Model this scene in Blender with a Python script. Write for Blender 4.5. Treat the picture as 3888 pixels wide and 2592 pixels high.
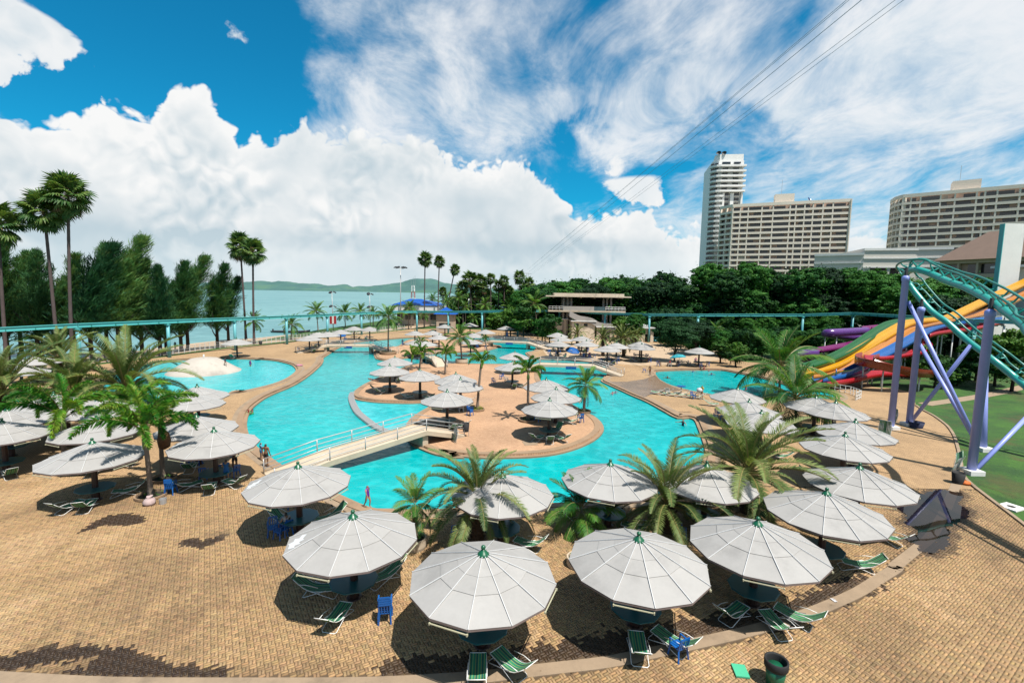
import bpy, bmesh, math, random
import numpy as np
from mathutils import Vector, Matrix
from mathutils.geometry import tessellate_polygon

for o in list(bpy.data.objects): bpy.data.objects.remove(o)
scene = bpy.context.scene
col = scene.collection
R = math.radians
TAU = 2 * math.pi

# ------------------------------------------------------------------ camera
cam_data = bpy.data.cameras.new('camera')
cam = bpy.data.objects.new('camera', cam_data); col.objects.link(cam)
PITCH, ROLL, CAM_H = R(5.86), 0.0165, 12.0
_f = Vector((0, math.cos(PITCH), -math.sin(PITCH))); _r0 = Vector((1, 0, 0)); _u0 = _r0.cross(_f)
_r = _r0 * math.cos(ROLL) + _u0 * math.sin(ROLL); _u = -_r0 * math.sin(ROLL) + _u0 * math.cos(ROLL)
cam.matrix_world = Matrix(((_r.x, _u.x, -_f.x, 0), (_r.y, _u.y, -_f.y, 0), (_r.z, _u.z, -_f.z, CAM_H), (0, 0, 0, 1)))
cam_data.sensor_width = 36.0; cam_data.lens = 16.5
cam_data.clip_start = 0.1; cam_data.clip_end = 60000
scene.camera = cam
scene.render.resolution_x, scene.render.resolution_y = 1024, 682

# ------------------------------------------------------------------ light
SUN_DIR = Vector((0.88, -0.88, 2.5)).normalized()          # towards the sun
SUN_EL = math.asin(SUN_DIR.z); SUN_AZ = math.atan2(SUN_DIR.x, SUN_DIR.y)
sd = bpy.data.lights.new('sun', 'SUN'); sd.energy = 5.0; sd.angle = R(0.53); sd.color = (1.0, 0.95, 0.87)
sun = bpy.data.objects.new('sun', sd); col.objects.link(sun)
sun.rotation_euler = SUN_DIR.to_track_quat('Z', 'Y').to_euler()
sun.location = (30, -20, 60)

class NT:
    """small wrapper for building node graphs"""
    def __init__(s, tree): s.t = tree; s.n = tree.nodes; s.l = tree.links
    def set(s, sock, v):
        if v is None: return
        if hasattr(v, 'is_linked') or isinstance(v, bpy.types.NodeSocket): s.l.new(v, sock)
        elif isinstance(v, (tuple, list)):
            v = tuple(v)
            if len(sock.default_value) == 4 and len(v) == 3: v = v + (1,)
            sock.default_value = v
        else: sock.default_value = v
    def node(s, typ, props=None, **ins):
        n = s.n.new(typ)
        for k, v in (props or {}).items(): setattr(n, k, v)
        for k, v in ins.items(): s.set(n.inputs[k.replace('_', ' ')], v)
        return n
    def m(s, op, a, b=None, c=None, clamp=False):
        n = s.n.new('ShaderNodeMath'); n.operation = op; n.use_clamp = clamp
        for i, v in enumerate((a, b, c)): s.set(n.inputs[i], v)
        return n.outputs[0]
    def vm(s, op, a, b=None, scale=None):
        n = s.n.new('ShaderNodeVectorMath'); n.operation = op
        s.set(n.inputs[0], a); s.set(n.inputs[1], b)
        if scale is not None: s.set(n.inputs['Scale'], scale)
        return n.outputs['Value'] if op in ('DOT_PRODUCT', 'LENGTH', 'DISTANCE') else n.outputs[0]
    def mix(s, fac, a, b, mode='MIX'):
        n = s.n.new('ShaderNodeMixRGB'); n.blend_type = mode
        s.set(n.inputs[0], fac); s.set(n.inputs[1], a); s.set(n.inputs[2], b)
        return n.outputs[0]
    def noise(s, vec, scale, detail=4, rough=.5, dist=0., out='Fac'):
        n = s.n.new('ShaderNodeTexNoise')
        if vec is not None: s.l.new(vec, n.inputs['Vector'])
        s.set(n.inputs['Scale'], scale); n.inputs['Detail'].default_value = detail
        n.inputs['Roughness'].default_value = rough; n.inputs['Distortion'].default_value = dist
        return n.outputs[out]
    def voro(s, vec, scale, feature='F1', smooth=.5, rnd=1., out='Distance'):
        n = s.n.new('ShaderNodeTexVoronoi'); n.feature = feature
        if vec is not None: s.l.new(vec, n.inputs['Vector'])
        s.set(n.inputs['Scale'], scale)
        if feature == 'SMOOTH_F1': n.inputs['Smoothness'].default_value = smooth
        n.inputs['Randomness'].default_value = rnd
        return n.outputs[out]
    def ss(s, v, lo, hi, a=0., b=1.):
        n = s.n.new('ShaderNodeMapRange'); n.interpolation_type = 'SMOOTHSTEP'
        s.set(n.inputs[0], v); s.set(n.inputs[1], lo); s.set(n.inputs[2], hi); s.set(n.inputs[3], a); s.set(n.inputs[4], b)
        return n.outputs[0]
    def curve(s, v, pts):
        n = s.n.new('ShaderNodeFloatCurve'); s.set(n.inputs['Value'], v)
        c = n.mapping.curves[0]
        while len(c.points) > 2: c.points.remove(c.points[1])
        c.points[0].location = pts[0]; c.points[-1].location = pts[-1]
        for p in pts[1:-1]: c.points.new(*p)
        for p in c.points: p.handle_type = 'AUTO_CLAMPED'
        n.mapping.update()
        return n.outputs[0]
    def xyz(s, v):
        n = s.n.new('ShaderNodeSeparateXYZ'); s.l.new(v, n.inputs[0]); return n.outputs
    def comb(s, x, y, z):
        n = s.n.new('ShaderNodeCombineXYZ')
        for i, v in enumerate((x, y, z)): s.set(n.inputs[i], v)
        return n.outputs[0]

# ------------------------------------------------------------------ world: daylight sky with cumulus and cirrus
world = bpy.data.worlds.new('World'); scene.world = world; world.use_nodes = True
def build_world():
    g = NT(world.node_tree); g.n.clear()
    d = g.node('ShaderNodeTexCoord').outputs['Generated']
    x, y, z = g.xyz(d)
    az = g.m('MULTIPLY', g.m('ARCTAN2', x, y), 180 / math.pi)
    el = g.m('MULTIPLY', g.m('ARCSINE', z), 180 / math.pi)
    sky = g.node('ShaderNodeTexSky', dict(sky_type='NISHITA', sun_disc=False, sun_elevation=SUN_EL, sun_rotation=SUN_AZ, altitude=10, air_density=1.0, dust_density=0.4, ozone_density=2.0)).outputs[0]
    blue = g.mix(1.0, sky, (0.07, 1.10, 1.36), 'MULTIPLY')
    # heap clouds: a bank whose top follows the compass direction
    azn = g.m('DIVIDE', g.m('ADD', az, 180.), 360.)
    P = lambda a, e: ((a + 180) / 360, e / 40)
    top = g.curve(azn, [P(-180, 13), P(-150, 16), P(-120, 12), P(-95, 17), P(-70, 13), P(-52, 15.5), P(-46.5, 14.3), P(-43.4, 14.1), P(-39.7, 16.2), P(-37.6, 15.6), P(-35.4, 17.6), P(-34, 19.3), P(-32.2, 19.3), P(-30.9, 17.0), P(-30.2, 15.6), P(-27, 16.2), P(-22, 17.2), P(-14, 17.2), P(-9.4, 17.6), P(-8.0, 15.4), P(-0.4, 15.3), P(4, 14.0), P(6, 11.5), P(9, 8.8), P(13, 10.2), P(16, 9.0), P(20, 7.6), P(30, 6.5), P(46, 6), P(70, 12), P(95, 16), P(120, 11), P(150, 15), P(180, 13)])
    top = g.m('MULTIPLY', top, 40.)
    warp = g.vm('SCALE', g.vm('SUBTRACT', g.noise(d, 9, 2, .55, out='Color'), (.5, .5, .5)), scale=.05)
    dw = g.vm('ADD', d, warp)
    n1 = g.noise(dw, 11, 6, .56)
    bil = g.m('ABSOLUTE', g.m('SUBTRACT', g.noise(dw, 27, 1, .5), .5))            # puffs: folded noise
    bil2 = g.m('ABSOLUTE', g.m('SUBTRACT', g.noise(dw, 62, 1, .5), .5))
    edge = g.m('ADD', g.m('MULTIPLY', g.m('SUBTRACT', n1, .5), 6.2), g.m('MULTIPLY', g.m('SUBTRACT', .10, bil), -6.))
    edge = g.m('SUBTRACT', edge, g.m('MULTIPLY', g.m('SUBTRACT', .10, bil2), 2.4))
    h = g.m('ADD', top, edge)
    depth = g.m('SUBTRACT', h, el)
    bank = g.ss(depth, 0., .8)
    # relief: difference of the same field sampled towards the sun
    up = g.vm('ADD', dw, (0.010, -0.004, 0.022))
    nb = g.noise(up, 11, 6, .56)
    vb = g.m('ABSOLUTE', g.m('SUBTRACT', g.noise(up, 27, 1, .5), .5))
    emb = g.m('ADD', g.m('SUBTRACT', n1, nb), g.m('MULTIPLY', g.m('SUBTRACT', bil, vb), 1.1))
    big = g.noise(d, 3.6, 3, .55)
    rel = g.ss(g.noise(d, 5.5, 1, .5), .38, .66, .25, 1.5)                      # some parts soft, some crisp
    lit = g.m('ADD', g.m('MULTIPLY', g.m('MULTIPLY', emb, rel), 1.1), g.m('MULTIPLY', g.m('SUBTRACT', big, .5), 3.0))
    lit = g.m('ADD', lit, .52)
    lit = g.m('ADD', lit, g.ss(depth, 3.5, 0., 0., .35))
    base = g.ss(g.m('ABSOLUTE', g.m('SUBTRACT', el, g.m('ADD', 3.2, g.m('MULTIPLY', big, 4.)))), 1.9, 0., 0., .32)   # flat grey bases
    lit = g.m('SUBTRACT', lit, base)
    lit = g.m('SUBTRACT', lit, g.ss(el, 9., 3., 0., .15), clamp=True)
    white = g.mix(lit, (5.4, 6.6, 7.3), (9.8, 9.85, 9.8))
    # pale air low down
    low = g.ss(el, 7., .5)
    white = g.mix(g.m('MULTIPLY', low, .55), white, (7.0, 8.4, 8.9))
    # high thin clouds, seen on a flat layer
    den = g.m('ADD', g.m('MAXIMUM', z, 0.), .16)
    p = g.comb(g.m('DIVIDE', x, den), g.m('DIVIDE', y, den), 0.)
    mp = g.node('ShaderNodeMapping', None, Vector=p); mp.inputs['Rotation'].default_value = (0, 0, R(-32)); mp.inputs['Scale'].default_value = (1.0, .58, 1.)
    q = mp.outputs[0]
    wq = g.vm('ADD', q, g.vm('SCALE', g.vm('SUBTRACT', g.noise(q, 1.3, 2, .5, out='Color'), (.5, .5, .5)), scale=.8))
    c1 = g.noise(wq, 1.05, 6, .60); c2 = g.noise(wq, 4.4, 6, .68)
    cov = g.m('ADD', g.m('MULTIPLY', c1, .72), g.m('MULTIPLY', c2, .28))
    bias = g.curve(azn, [P(-180, 20), P(-120, 16), P(-75, 12), P(-50, 17), P(-43, 10), P(-34, 5), P(-25, 12), P(-20, 20), P(-10, 23), P(0, 22), P(10, 21.5), P(20, 25), P(35, 26), P(46, 27), P(70, 22), P(120, 24), P(180, 20)])
    bias = g.m('SUBTRACT', g.m('MULTIPLY', bias, 1.0), .5)
    jx = g.m('MULTIPLY', g.m('SUBTRACT', c1, .5), 3.5); jy = g.m('MULTIPLY', g.m('SUBTRACT', n1, .5), 2.5)
    def gap(a0, e0, ra, re):
        u = g.m('ADD', g.m('DIVIDE', g.m('SUBTRACT', az, a0), ra), jx); v = g.m('ADD', g.m('DIVIDE', g.m('SUBTRACT', el, e0), re), jy)
        return g.ss(g.m('ADD', g.m('MULTIPLY', u, u), g.m('MULTIPLY', v, v)), 1.0, 0.0)
    gaps = g.m('ADD', g.m('ADD', gap(8, 14.5, 12, 5), gap(25, 16, 8, 5)), gap(-24, 18.5, 6, 2.0))
    thick = g.m('ADD', cov, g.m('MULTIPLY', bias, .55))
    thick = g.m('SUBTRACT', thick, g.m('MULTIPLY', gaps, .12))
    wisp = g.m('MULTIPLY', g.ss(g.m('ADD', thick, g.m('MULTIPLY', g.m('SUBTRACT', n1, .5), .25)), .41, .68), .93)
    wcol = g.mix(g.ss(c2, .35, .65), (7.6, 8.4, 9.0), (9.3, 9.5, 9.7))
    c = g.mix(wisp, blue, wcol)
    # scattered small heaps in the clear parts
    sm = n1
    smk = g.m('MULTIPLY', g.ss(g.m('ADD', sm, g.m('MULTIPLY', g.m('ADD', gap(-47, 19, 7, 5), g.m('MULTIPLY', gap(13.5, 12.3, 5, 2.2), .6)), .34)), .66, .74), .95)
    c = g.mix(smk, c, g.mix(lit, (6.6, 7.6, 8.2), (9.5, 9.6, 9.6)))
    c = g.mix(bank, c, white)
    # below the horizon: the sea's far tone
    c = g.mix(g.ss(el, .1, -.6), c, (3.2, 4.6, 4.8))
    bg = g.node('ShaderNodeBackground', None, Color=c, Strength=.056)
    out = g.node('ShaderNodeOutputWorld'); g.l.new(bg.outputs[0], out.inputs[0])
build_world()
world.cycles.sampling_method = 'MANUAL'; world.cycles.sample_map_resolution = 256

vs = scene.view_settings
vs.view_transform = 'Standard'; vs.look = 'None'; vs.gamma = 1.0; vs.exposure = 0.78
vs.use_curve_mapping = False

# ------------------------------------------------------------------ plan of the place, metres (x right, y away, z up)
LAY = {
 'main_pool': [(-15.92,31.21),(-17.01,32.24),(-18.38,33.61),(-19.93,35.2),(-21.2,36.77),(-22.59,38.78),(-24.05,41.18),(-25.46,43.89),(-26.52,46.39),(-27.18,48.52),(-27.82,51.62),(-28.0,54.31),(-27.96,56.68),(-28.08,59.59),(-28.66,63.53),(-29.43,67.57),(-30.46,72.12),(-31.64,76.75),(-33.12,81.11),(-34.19,83.65),(-34.99,87.92),(-36.06,93.36),(-36.97,98.72),(-37.61,104.78),(-36.79,110.82),(-33.0,116.23),(-30.21,120.22),(-27.0,123.52),(-20.37,124.12),(-15.43,126.28),(-10.31,128.53),(-4.93,128.82),(0.47,127.79),(4.18,124.0),(5.99,112.85),(5.28,101.32),(4.54,98.23),(3.04,95.39),(3.72,89.31),(4.05,87.07),(8.21,86.65),(13.38,86.37),(15.94,83.38),(16.07,75.29),(14.08,68.89),(12.99,65.77),(13.36,63.3),(14.19,59.58),(14.93,56.26),(15.65,53.76),(16.1,51.13),(16.45,48.4),(16.84,46.16),(17.93,46.36),(18.4,45.41),(17.75,42.81),(16.75,39.32),(15.91,36.62),(15.28,35.12),(12.94,30.78),(10.24,28.1),(7.26,26.68),(4.68,26.16),(2.29,25.97),(-1.25,25.43),(-4.58,24.92),(-6.62,24.92),(-8.0,25.09),(-10.52,26.87),(-13.07,28.58)],
 'right_pool': [(22.74,74.2),(24.41,75.66),(27.91,76.73),(31.08,77.16),(34.84,77.34),(36.0,75.52),(36.99,73.21),(38.09,70.18),(38.63,65.8),(39.54,62.64),(40.9,60.76),(41.53,59.73),(40.84,57.69),(39.54,55.9),(38.24,55.42),(36.47,55.67),(32.18,54.55),(28.47,54.28),(26.15,54.91),(24.64,57.03),(23.11,58.89),(21.65,62.18),(21.3,65.8),(21.51,69.06)],
 'left_pool': [(-58.12,69.64),(-58.26,73.43),(-57.39,76.79),(-55.13,79.17),(-50.38,81.21),(-43.21,80.88),(-44.44,81.16),(-42.41,80.64),(-40.12,79.54),(-37.88,77.77),(-35.35,75.24),(-32.91,71.37),(-31.68,68.23),(-30.65,63.35),(-30.53,59.04),(-31.31,55.8),(-32.08,53.99),(-31.84,55.11),(-32.57,53.07),(-33.94,50.24),(-35.99,47.79),(-37.52,44.75),(-38.63,43.77),(-41.69,41.96),(-44.85,40.89),(-47.32,39.67),(-53.77,43.31),(-56.41,47.5),(-54.7,49.27),(-51.96,50.29),(-49.16,50.86),(-48.85,53.41),(-51.4,58.24),(-55.21,63.94)],
 'island': [(-18.38,53.94),(-18.85,56.81),(-18.94,60.73),(-18.44,66.08),(-17.57,71.98),(-16.82,75.63),(-14.92,78.62),(-14.46,77.32),(-12.36,78.18),(-10.02,79.08),(-7.73,79.01),(-5.82,78.9),(-2.96,78.9),(0.84,79.0),(3.98,75.13),(3.99,70.04),(3.85,64.52),(4.75,58.81),(5.72,54.32),(6.6,50.72),(7.36,48.27),(8.0,46.47),(8.34,44.58),(8.33,42.63),(8.04,41.16),(7.33,39.44),(6.31,37.84),(5.01,36.34),(3.38,35.06),(1.63,34.39),(-0.48,34.06),(-2.57,34.01),(-4.73,34.48),(-3.82,33.82),(-5.42,34.47),(-6.79,35.68),(-7.74,36.83),(-8.45,38.42),(-9.03,40.46),(-9.35,42.74),(-9.29,44.74),(-8.92,46.95),(-8.44,48.93),(-8.6,49.84),(-9.66,50.86),(-11.27,50.59),(-13.51,50.68),(-15.28,51.04),(-16.98,51.82),(-17.91,52.89)],
 'islet': [(-24.94,85.66),(-23.53,83.14),(-22.21,82.27),(-21.01,83.18),(-19.97,84.89),(-13.85,94.07),(-11.54,94.56),(-8.23,95.75),(-6.06,97.76),(-4.99,99.89),(-3.57,103.77),(-2.66,107.28),(-3.73,108.29),(-6.37,113.49),(-9.18,119.94),(-17.82,120.67),(-21.19,120.09),(-25.83,118.13),(-25.41,108.57),(-25.11,103.02),(-26.57,101.06),(-28.21,99.98),(-28.54,97.48)],
 'weir': [(-18.87,55.03),(-18.31,52.86),(-17.27,50.16),(-15.57,46.5),(-14.45,44.6),(-13.52,43.19),(-12.51,41.7),(-11.53,40.47),(-10.45,39.4)],
 'ramp': [(13.37,64.11),(16.06,64.35),(19.02,66.58),(21.68,70.06),(21.14,65.64),(21.35,62.02),(21.68,59.13),(18.7,57.86),(16.55,55.76),(15.69,54.35),(14.98,57.57),(14.29,60.68)],
 'fence': [(-70.49,52.72),(-68.29,61.78),(-65.37,71.4),(-62.36,79.15),(-60.61,86.11),(-59.1,93.85),(-56.14,100.09),(-51.31,110.46),(-48.13,121.19),(-39.91,136.91),(-34.33,149.22)],
 'deck_right': [(25.64,19.78),(27.84,24.28),(30.71,30.49),(33.27,33.56),(35.14,35.67),(37.2,38.06),(39.49,40.77),(41.5,43.45),(42.68,45.35),(44.1,47.99),(45.12,50.43),(46.27,52.68),(48.27,55.18),(52.15,60.82),(52.15,62.74),(49.73,63.74),(54.54,71.96)],
 'deck_far': [(53.13,80.99),(43.13,87.16),(40.04,94.18),(42.98,109.35),(44.55,128.37),(37.28,145.4),(21.3,148.13),(3.05,144.51),(-4.74,151.15),(-21.41,155.44)],
 'waterline': [(-86.88,62.42),(-84.91,76.97),(-80.71,86.67),(-78.68,96.32),(-78.2,108.04),(-75.78,119.02),(-70.69,124.9),(-67.09,136.11),(-62.35,146.5),(-57.37,165.84),(-55.92,193.13),(-58.66,234.58),(-68.84,318.27)],
 'strip': [(-17.68,13.34),(-15.56,13.26),(-12.21,13.13),(-8.22,13.18),(-4.24,13.29),(-1.26,13.55),(-0.02,13.73),(1.5,13.99),(3.26,14.28),(4.95,14.73),(6.76,15.24),(8.71,15.82),(10.88,16.58),(12.56,17.3),(14.49,18.24),(16.2,19.26),(17.38,19.95),(17.59,20.18),(19.33,21.35),(21.11,22.54),(22.64,23.78),(25.08,25.91),(28.68,29.17),(29.76,30.16)],
 'puddle': [(22.57,26.19),(23.37,26.45),(24.64,27.28),(25.61,28.16),(26.53,28.45),(27.56,28.85),(28.0,28.6),(28.35,28.35),(27.48,27.39),(26.66,26.72),(26.49,26.11),(25.94,25.36),(25.02,24.78),(24.29,24.35),(23.22,23.8),(22.89,23.18),(22.08,22.57),(21.77,22.01),(20.71,21.45),(20.05,21.27),(19.76,21.52),(20.17,22.07),(19.88,22.28),(20.15,22.74),(21.07,23.12),(21.46,23.87),(21.41,24.25),(22.29,25.23),(22.31,25.66)],
 'path': [(46.38,52.97),(48.03,54.25),(55.92,59.38),(66.71,66.52),(69.94,69.99),(57.97,62.12),(48.27,55.18)],
 'umbrellas': {'strip':[(-6.05,17.37),(-0.85,14.97),(4.66,16.08),(9.62,17.35),(14.23,20.29),(18.12,23.52)],'right':[(21.39,29.27),(24.5,32.63),(27.28,38.77),(26.83,40.62)],'shore':[(-10.48,22.44),(-0.36,21.68),(5.18,23.49),(10.16,23.47)],'step':[(21.49,43.88),(19.93,38.55),(18.96,34.78)],'left':[(-18.18,28.04),(-21.38,31.22),(-26.33,37.85),(-27.84,40.91),(-23.39,25.48),(-27.27,30.15),(-32.42,29.17),(-31.52,35.33),(-35.23,32.12),(-36.62,36.86),(-33.45,34.59)],'fence':[(-53.96,50.93),(-59.21,57.77),(-48.45,82.07),(-39.2,90.27),(-40.44,97.47),(-38.98,98.98),(-38.53,105.01),(-39.01,115.4),(-34.95,114.76)],'island':[(-15.7,62.5),(-14.55,55.4),(-10.36,52.49),(-6.06,50.5),(-5.19,47.29),(-5.71,41.19),(0.46,70.17),(0.13,59.96),(3.61,47.87),(4.21,43.15),(3.23,38.46)],'islet':[(-15.32,98.02),(-8.41,103.14),(-7.98,90.08),(-15.98,85.49),(-18.38,108.05),(-22.14,106.46),(-17.76,87.35)],'lawn':[(-6.32,111.97),(-1.69,125.41),(-12.2,135.46),(-18.43,128.17)],'sand':[(10.32,106.66),(10.31,97.87),(8.69,87.88),(14.77,98.71),(14.16,88.82),(16.63,81.17),(23.53,84.54),(24.44,89.02),(19.3,86.06),(32.32,80.4)]},
 'date': [(-1.51,21.49,-0.02,2.27,2.61),(8.13,22.95,-0.16,1.52,2.99),(13.32,25.23,-0.12,2.3,3.89),(-40.7,42.86,-0.05,2.12,4.44),(-46.44,42.07,-0.01,2.2,5.1),(-37.79,45.29,-0.15,2.12,5.61),(-62.44,64.19,-0.01,1.81,4.7),(15.61,111.92,-0.08,2.56,2.54),(17.98,91.96,-0.13,3.55,2.37),(22.0,91.63,-0.26,3.54,2.91),(30.43,114.16,-0.23,2.2,2.32)],
 'coconut': [(-4.4,21.02,-0.02,2.1,1.3),(3.76,22.89,-0.07,1.1,1.91),(33.15,57.15,-0.12,3.58,5.56),(27.27,43.88,-0.25,2.56,4.35),(7.47,47.11,0.14,2.8,2.21),(-8.54,79.53,-0.31,4.42,2.58),(-23.74,89.41,0.12,6.97,3.06),(-57.69,104.5,0.09,4.82,2.51),(-53.65,113.42,0.22,3.6,2.89),(-57.53,138.64,-0.38,5.7,3.54),(-55.57,155.96,-0.21,4.47,3.72),(-52.01,161.13,-0.22,4.92,3.33),(-48.75,164.19,0.06,4.24,2.88),(-33.01,149.13,0.18,6.56,3.0),(6.83,123.66,-1.08,9.21,3.82),(-9.61,166.65,-0.45,4.37,4.22),(-23.58,204.78,-0.04,8.28,4.34),(-30.93,211.56,1.0,8.57,4.2),(-5.63,210.01,-0.62,8.98,4.13),(-0.86,168.69,-0.5,6.43,3.79),(48.43,187.8,-0.95,15.93,4.63),(-33.83,201.8,-0.48,8.63,3.44),(-78.44,77.81,-0.13,2.97,4.03),(46.84,106.65,-0.51,4.61,1.96),(-18.46,160.65,-0.05,9.99,2.72),(-22.15,159.81,-0.19,8.4,2.17),(-16.1,161.19,-0.04,7.1,2.36),(-29.74,158.09,-0.16,3.91,2.08),(-19.81,160.35,0.16,3.63,2.54),(-13.37,161.81,-0.03,3.31,2.73),(-9.59,162.67,-0.08,7.86,2.83),(-33.96,157.13,0.04,6.25,1.98)],
 'foxtail': [(-20.69,26.01,-0.15,3.96,3.17),(-21.82,28.46,0.02,3.52,2.31),(-30.47,31.05,0.16,3.21,3.54),(-31.67,38.46,0.26,2.42,2.8),(-3.44,47.22,0.36,5.02,1.66),(1.62,43.57,-0.04,4.68,1.93),(-9.79,68.43,0.1,2.88,2.04),(-15.44,71.52,0.09,2.31,1.85),(-14.38,72.6,0.29,2.42,1.97),(-15.14,78.02,-0.16,3.57,1.34),(-4.46,87.52,-0.67,3.38,1.11),(8.14,114.57,-0.1,3.99,1.29)],
 'fan': [(-66.43,70.23,1.25,25.02,4.83),(-68.35,70.02,-0.29,22.63,4.12),(-74.89,68.81,0.61,20.71,4.28),(-62.94,110.41,-0.44,21.78,3.57),(-57.02,103.14,0.51,20.06,3.31),(-30.42,161.98,0.33,23.13,3.01),(-26.34,165.56,0.54,22.55,2.45),(-23.28,163.65,3.15,19.82,2.32),(-14.34,165.73,-0.87,16.63,3.73),(-7.71,167.28,-0.2,16.98,2.35),(-2.93,168.39,-0.24,16.34,2.6),(2.53,165.71,-0.14,17.65,2.88),(-10.39,166.65,0.04,13.97,2.58),(-24.95,170.01,-0.3,12.26,2.02),(-17.62,167.63,-0.45,13.67,3.12),(-13.74,168.55,0.47,12.08,3.32),(-9.43,169.57,-0.12,11.2,2.86),(-5.27,170.55,0.19,14.58,2.97),(-1.44,171.46,-0.2,12.46,3.08),(4.38,172.84,0.13,13.33,3.2),(6.53,173.35,-0.7,15.76,2.82),(-11.87,168.99,0.03,16.22,3.14)],
 'casuarina': [(-83.59,74.65,2.35,19.99),(-82.77,76.32,1.73,18.51),(-78.24,76.86,1.74,17.57),(-77.84,80.27,0.4,14.71),(-78.7,83.83,2.32,17.49),(-67.76,74.96,0.87,18.7),(-74.99,86.28,0.92,19.64),(-67.37,79.83,1.63,20.34),(-71.17,86.79,0.96,16.25),(-66.35,83.53,1.68,16.95),(-62.74,83.06,0.24,15.79),(-65.0,87.62,0.84,14.31),(-63.12,88.9,0.8,16.76),(-63.3,91.03,3.55,17.96),(-59.96,94.93,2.67,16.57),(-68.04,111.97,5.12,14.63),(-89.0,84.41,2.09,17.83)],
 'broad': [(5.23,150,14.43),(7.69,135,14.98),(13.52,150,17.05),(16.52,140,16.39),(22.59,155,17.27),(23.47,135,15.61),(30.18,150,17.73),(37.51,160,18.64),(39.67,145,17.31),(40.7,135,16.64),(49.7,150,19.54),(47.16,130,16.24),(54.73,140,15.85),(55.17,130,21.37),(57.88,124,19.33),(64.29,126,21.19),(71.86,132,19.96),(74.12,127,19.05),(76.38,124,20.31),(83.78,128,21.01),(91.67,132,19.56),(93.75,129,20.88),(94.97,124,20.07),(103.08,128,19.57),(111.65,132,17.71),(93.12,106,17.23),(90.26,98,13.65),(108.47,112,16.45),(115.69,115,17.91),(110.72,105,14.0),(119.43,110,15.98),(120.7,108,17.15),(58.84,130,14.63),(64.5,124,13.27),(75.06,129,12.74),(85.76,132,11.44),(49.24,127,10.2),(42.88,125,10.14)],
 'bush': [(-0.44,128,8.29),(2.97,122,9.55),(7.58,118,6.07),(9.06,112,7.35),(31.36,118,7.46),(28.35,122,6.55),(62.3,72,5.48),(58.42,64,4.8),(63.48,66,2.37),(69.98,70,6.21),(68.85,66,7.34),(67.03,62,8.36),(37.67,84,4.29),(38.61,80,4.25),(52.3,88,4.63),(59.86,86,4.46)],
 'grove': [(-23.87,182,8.89),(-21.43,190,11.45),(-17.17,184,13.06),(-12.63,178,12.6),(-10.31,190,13.74),(-5.75,180,13.22),(-1.81,186,14.87),(1.74,176,13.31),(5.33,182,14.93),(-17.93,172,7.22),(-11.87,168,6.95),(-6.31,170,7.93),(0.33,165,8.62),(6.94,150,12.37),(-4.01,156,6.12),(3.69,150,7.31)],
 'understorey': [(10.4,138,5.48),(39.2,126,5.83),(38.65,112,5.82),(39.43,104,5.56),(42.39,100,6.17),(43.04,94,6.04),(44.73,90,6.61),(49.32,92,6.8),(54.67,96,6.9),(59.72,98,6.03),(60.43,94,6.59),(68.19,100,6.59),(75.02,104,6.15),(77.61,102,6.04),(78.47,98,5.79),(78.96,94,6.1),(43.66,119,6.95),(49.42,120,6.66),(55.21,121,7.38),(60.15,120,7.17),(66.05,121,7.56),(70.26,119,8.06),(76.25,120,7.78),(79.55,117,8.29),(84.01,116,9.06),(81.07,92,9.39),(88.95,96,8.81),(90.45,92,8.52),(99.69,96,8.99),(99.65,92,9.18)],
 'round_tree': [(29.95,85.6,4.3),(38.13,93.53,4.2)],
 'mono': [(-75.78,56.26,5.65),(-63.69,68.5,6.25),(-59.05,80.21,6.2),(-54.0,91.04,6.14),(-49.51,102.67,6.04),(-46.04,116.56,5.85),(-41.19,127.92,5.91),(-28.16,138.31,6.15),(-18.64,136.5,6.3),(-8.47,131.52,6.74),(1.5,128.51,7.23),(13.23,132.19,7.29),(25.55,129.64,6.86),(35.23,120.62,7.07),(46.13,116.64,7.36),(71.55,115.7,7.82),(81.17,112.07,8.52),(77.77,91.83,8.66),(75.34,76.43,8.79),(77.55,69.71,8.86)],
 'bridge_front': {'near':[(-13.7,29.81,0.05),(-11.77,30.43,0.55),(-6.35,35.64,1.15),(-4.72,35.54,0.75)],'far':[(-15.82,30.07,0.05),(-13.91,31.98,0.55),(-8.37,37.14,1.15),(-4.27,38.17,0.45)]},
 'bridge_left': [(-39.95,89.98,0.0),(-36.49,92.25,1.2),(-28.18,93.5,1.2),(-22.85,90.15,0.0)],
 'bridge_back': [(-8.35,105.86,0.0),(-4.65,105.34,1.2),(3.51,103.6,1.2),(8.16,100.7,0.0)],
 'bridge_right': [(3.3,80.85,-0.0),(4.49,71.76,1.2),(12.45,71.26,1.2),(16.33,69.27,0.0)],
 'bridge_small': [(-11.44,75.24,0.0),(-12.89,79.15,1.0),(-14.88,83.36,1.0),(-18.33,98.03,0.0)],
 'coaster_track': [(28.93,25.5,9.95),(30.52,28.0,10.61),(31.63,30.0,11.25),(33.38,33.0,12.06),(35.0,36.5,12.98),(35.86,39.0,13.54),(36.57,41.5,14.28),(36.57,43.0,14.72),(37.21,44.7,14.66),(38.25,46.3,14.35),(39.43,47.4,13.83),(39.74,47.2,13.26),(39.86,46.5,12.43),(40.03,45.0,10.98),(40.22,43.5,10.02),(40.5,42.3,8.95),(40.49,41.0,8.14),(40.5,40.0,7.57),(40.55,39.0,6.94),(41.09,38.0,5.92),(40.94,37.0,5.41),(41.32,35.5,4.28)],
 'coaster_col': [((35.56,42.92,0.0),(35.56,42.92,14.17)),((38.29,44.14,0.0),(38.29,44.14,11.36)),((32.37,31.88,0.0),(32.37,31.88,11.46)),((38.29,36.99,0.0),(38.29,36.99,7.8))],
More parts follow.
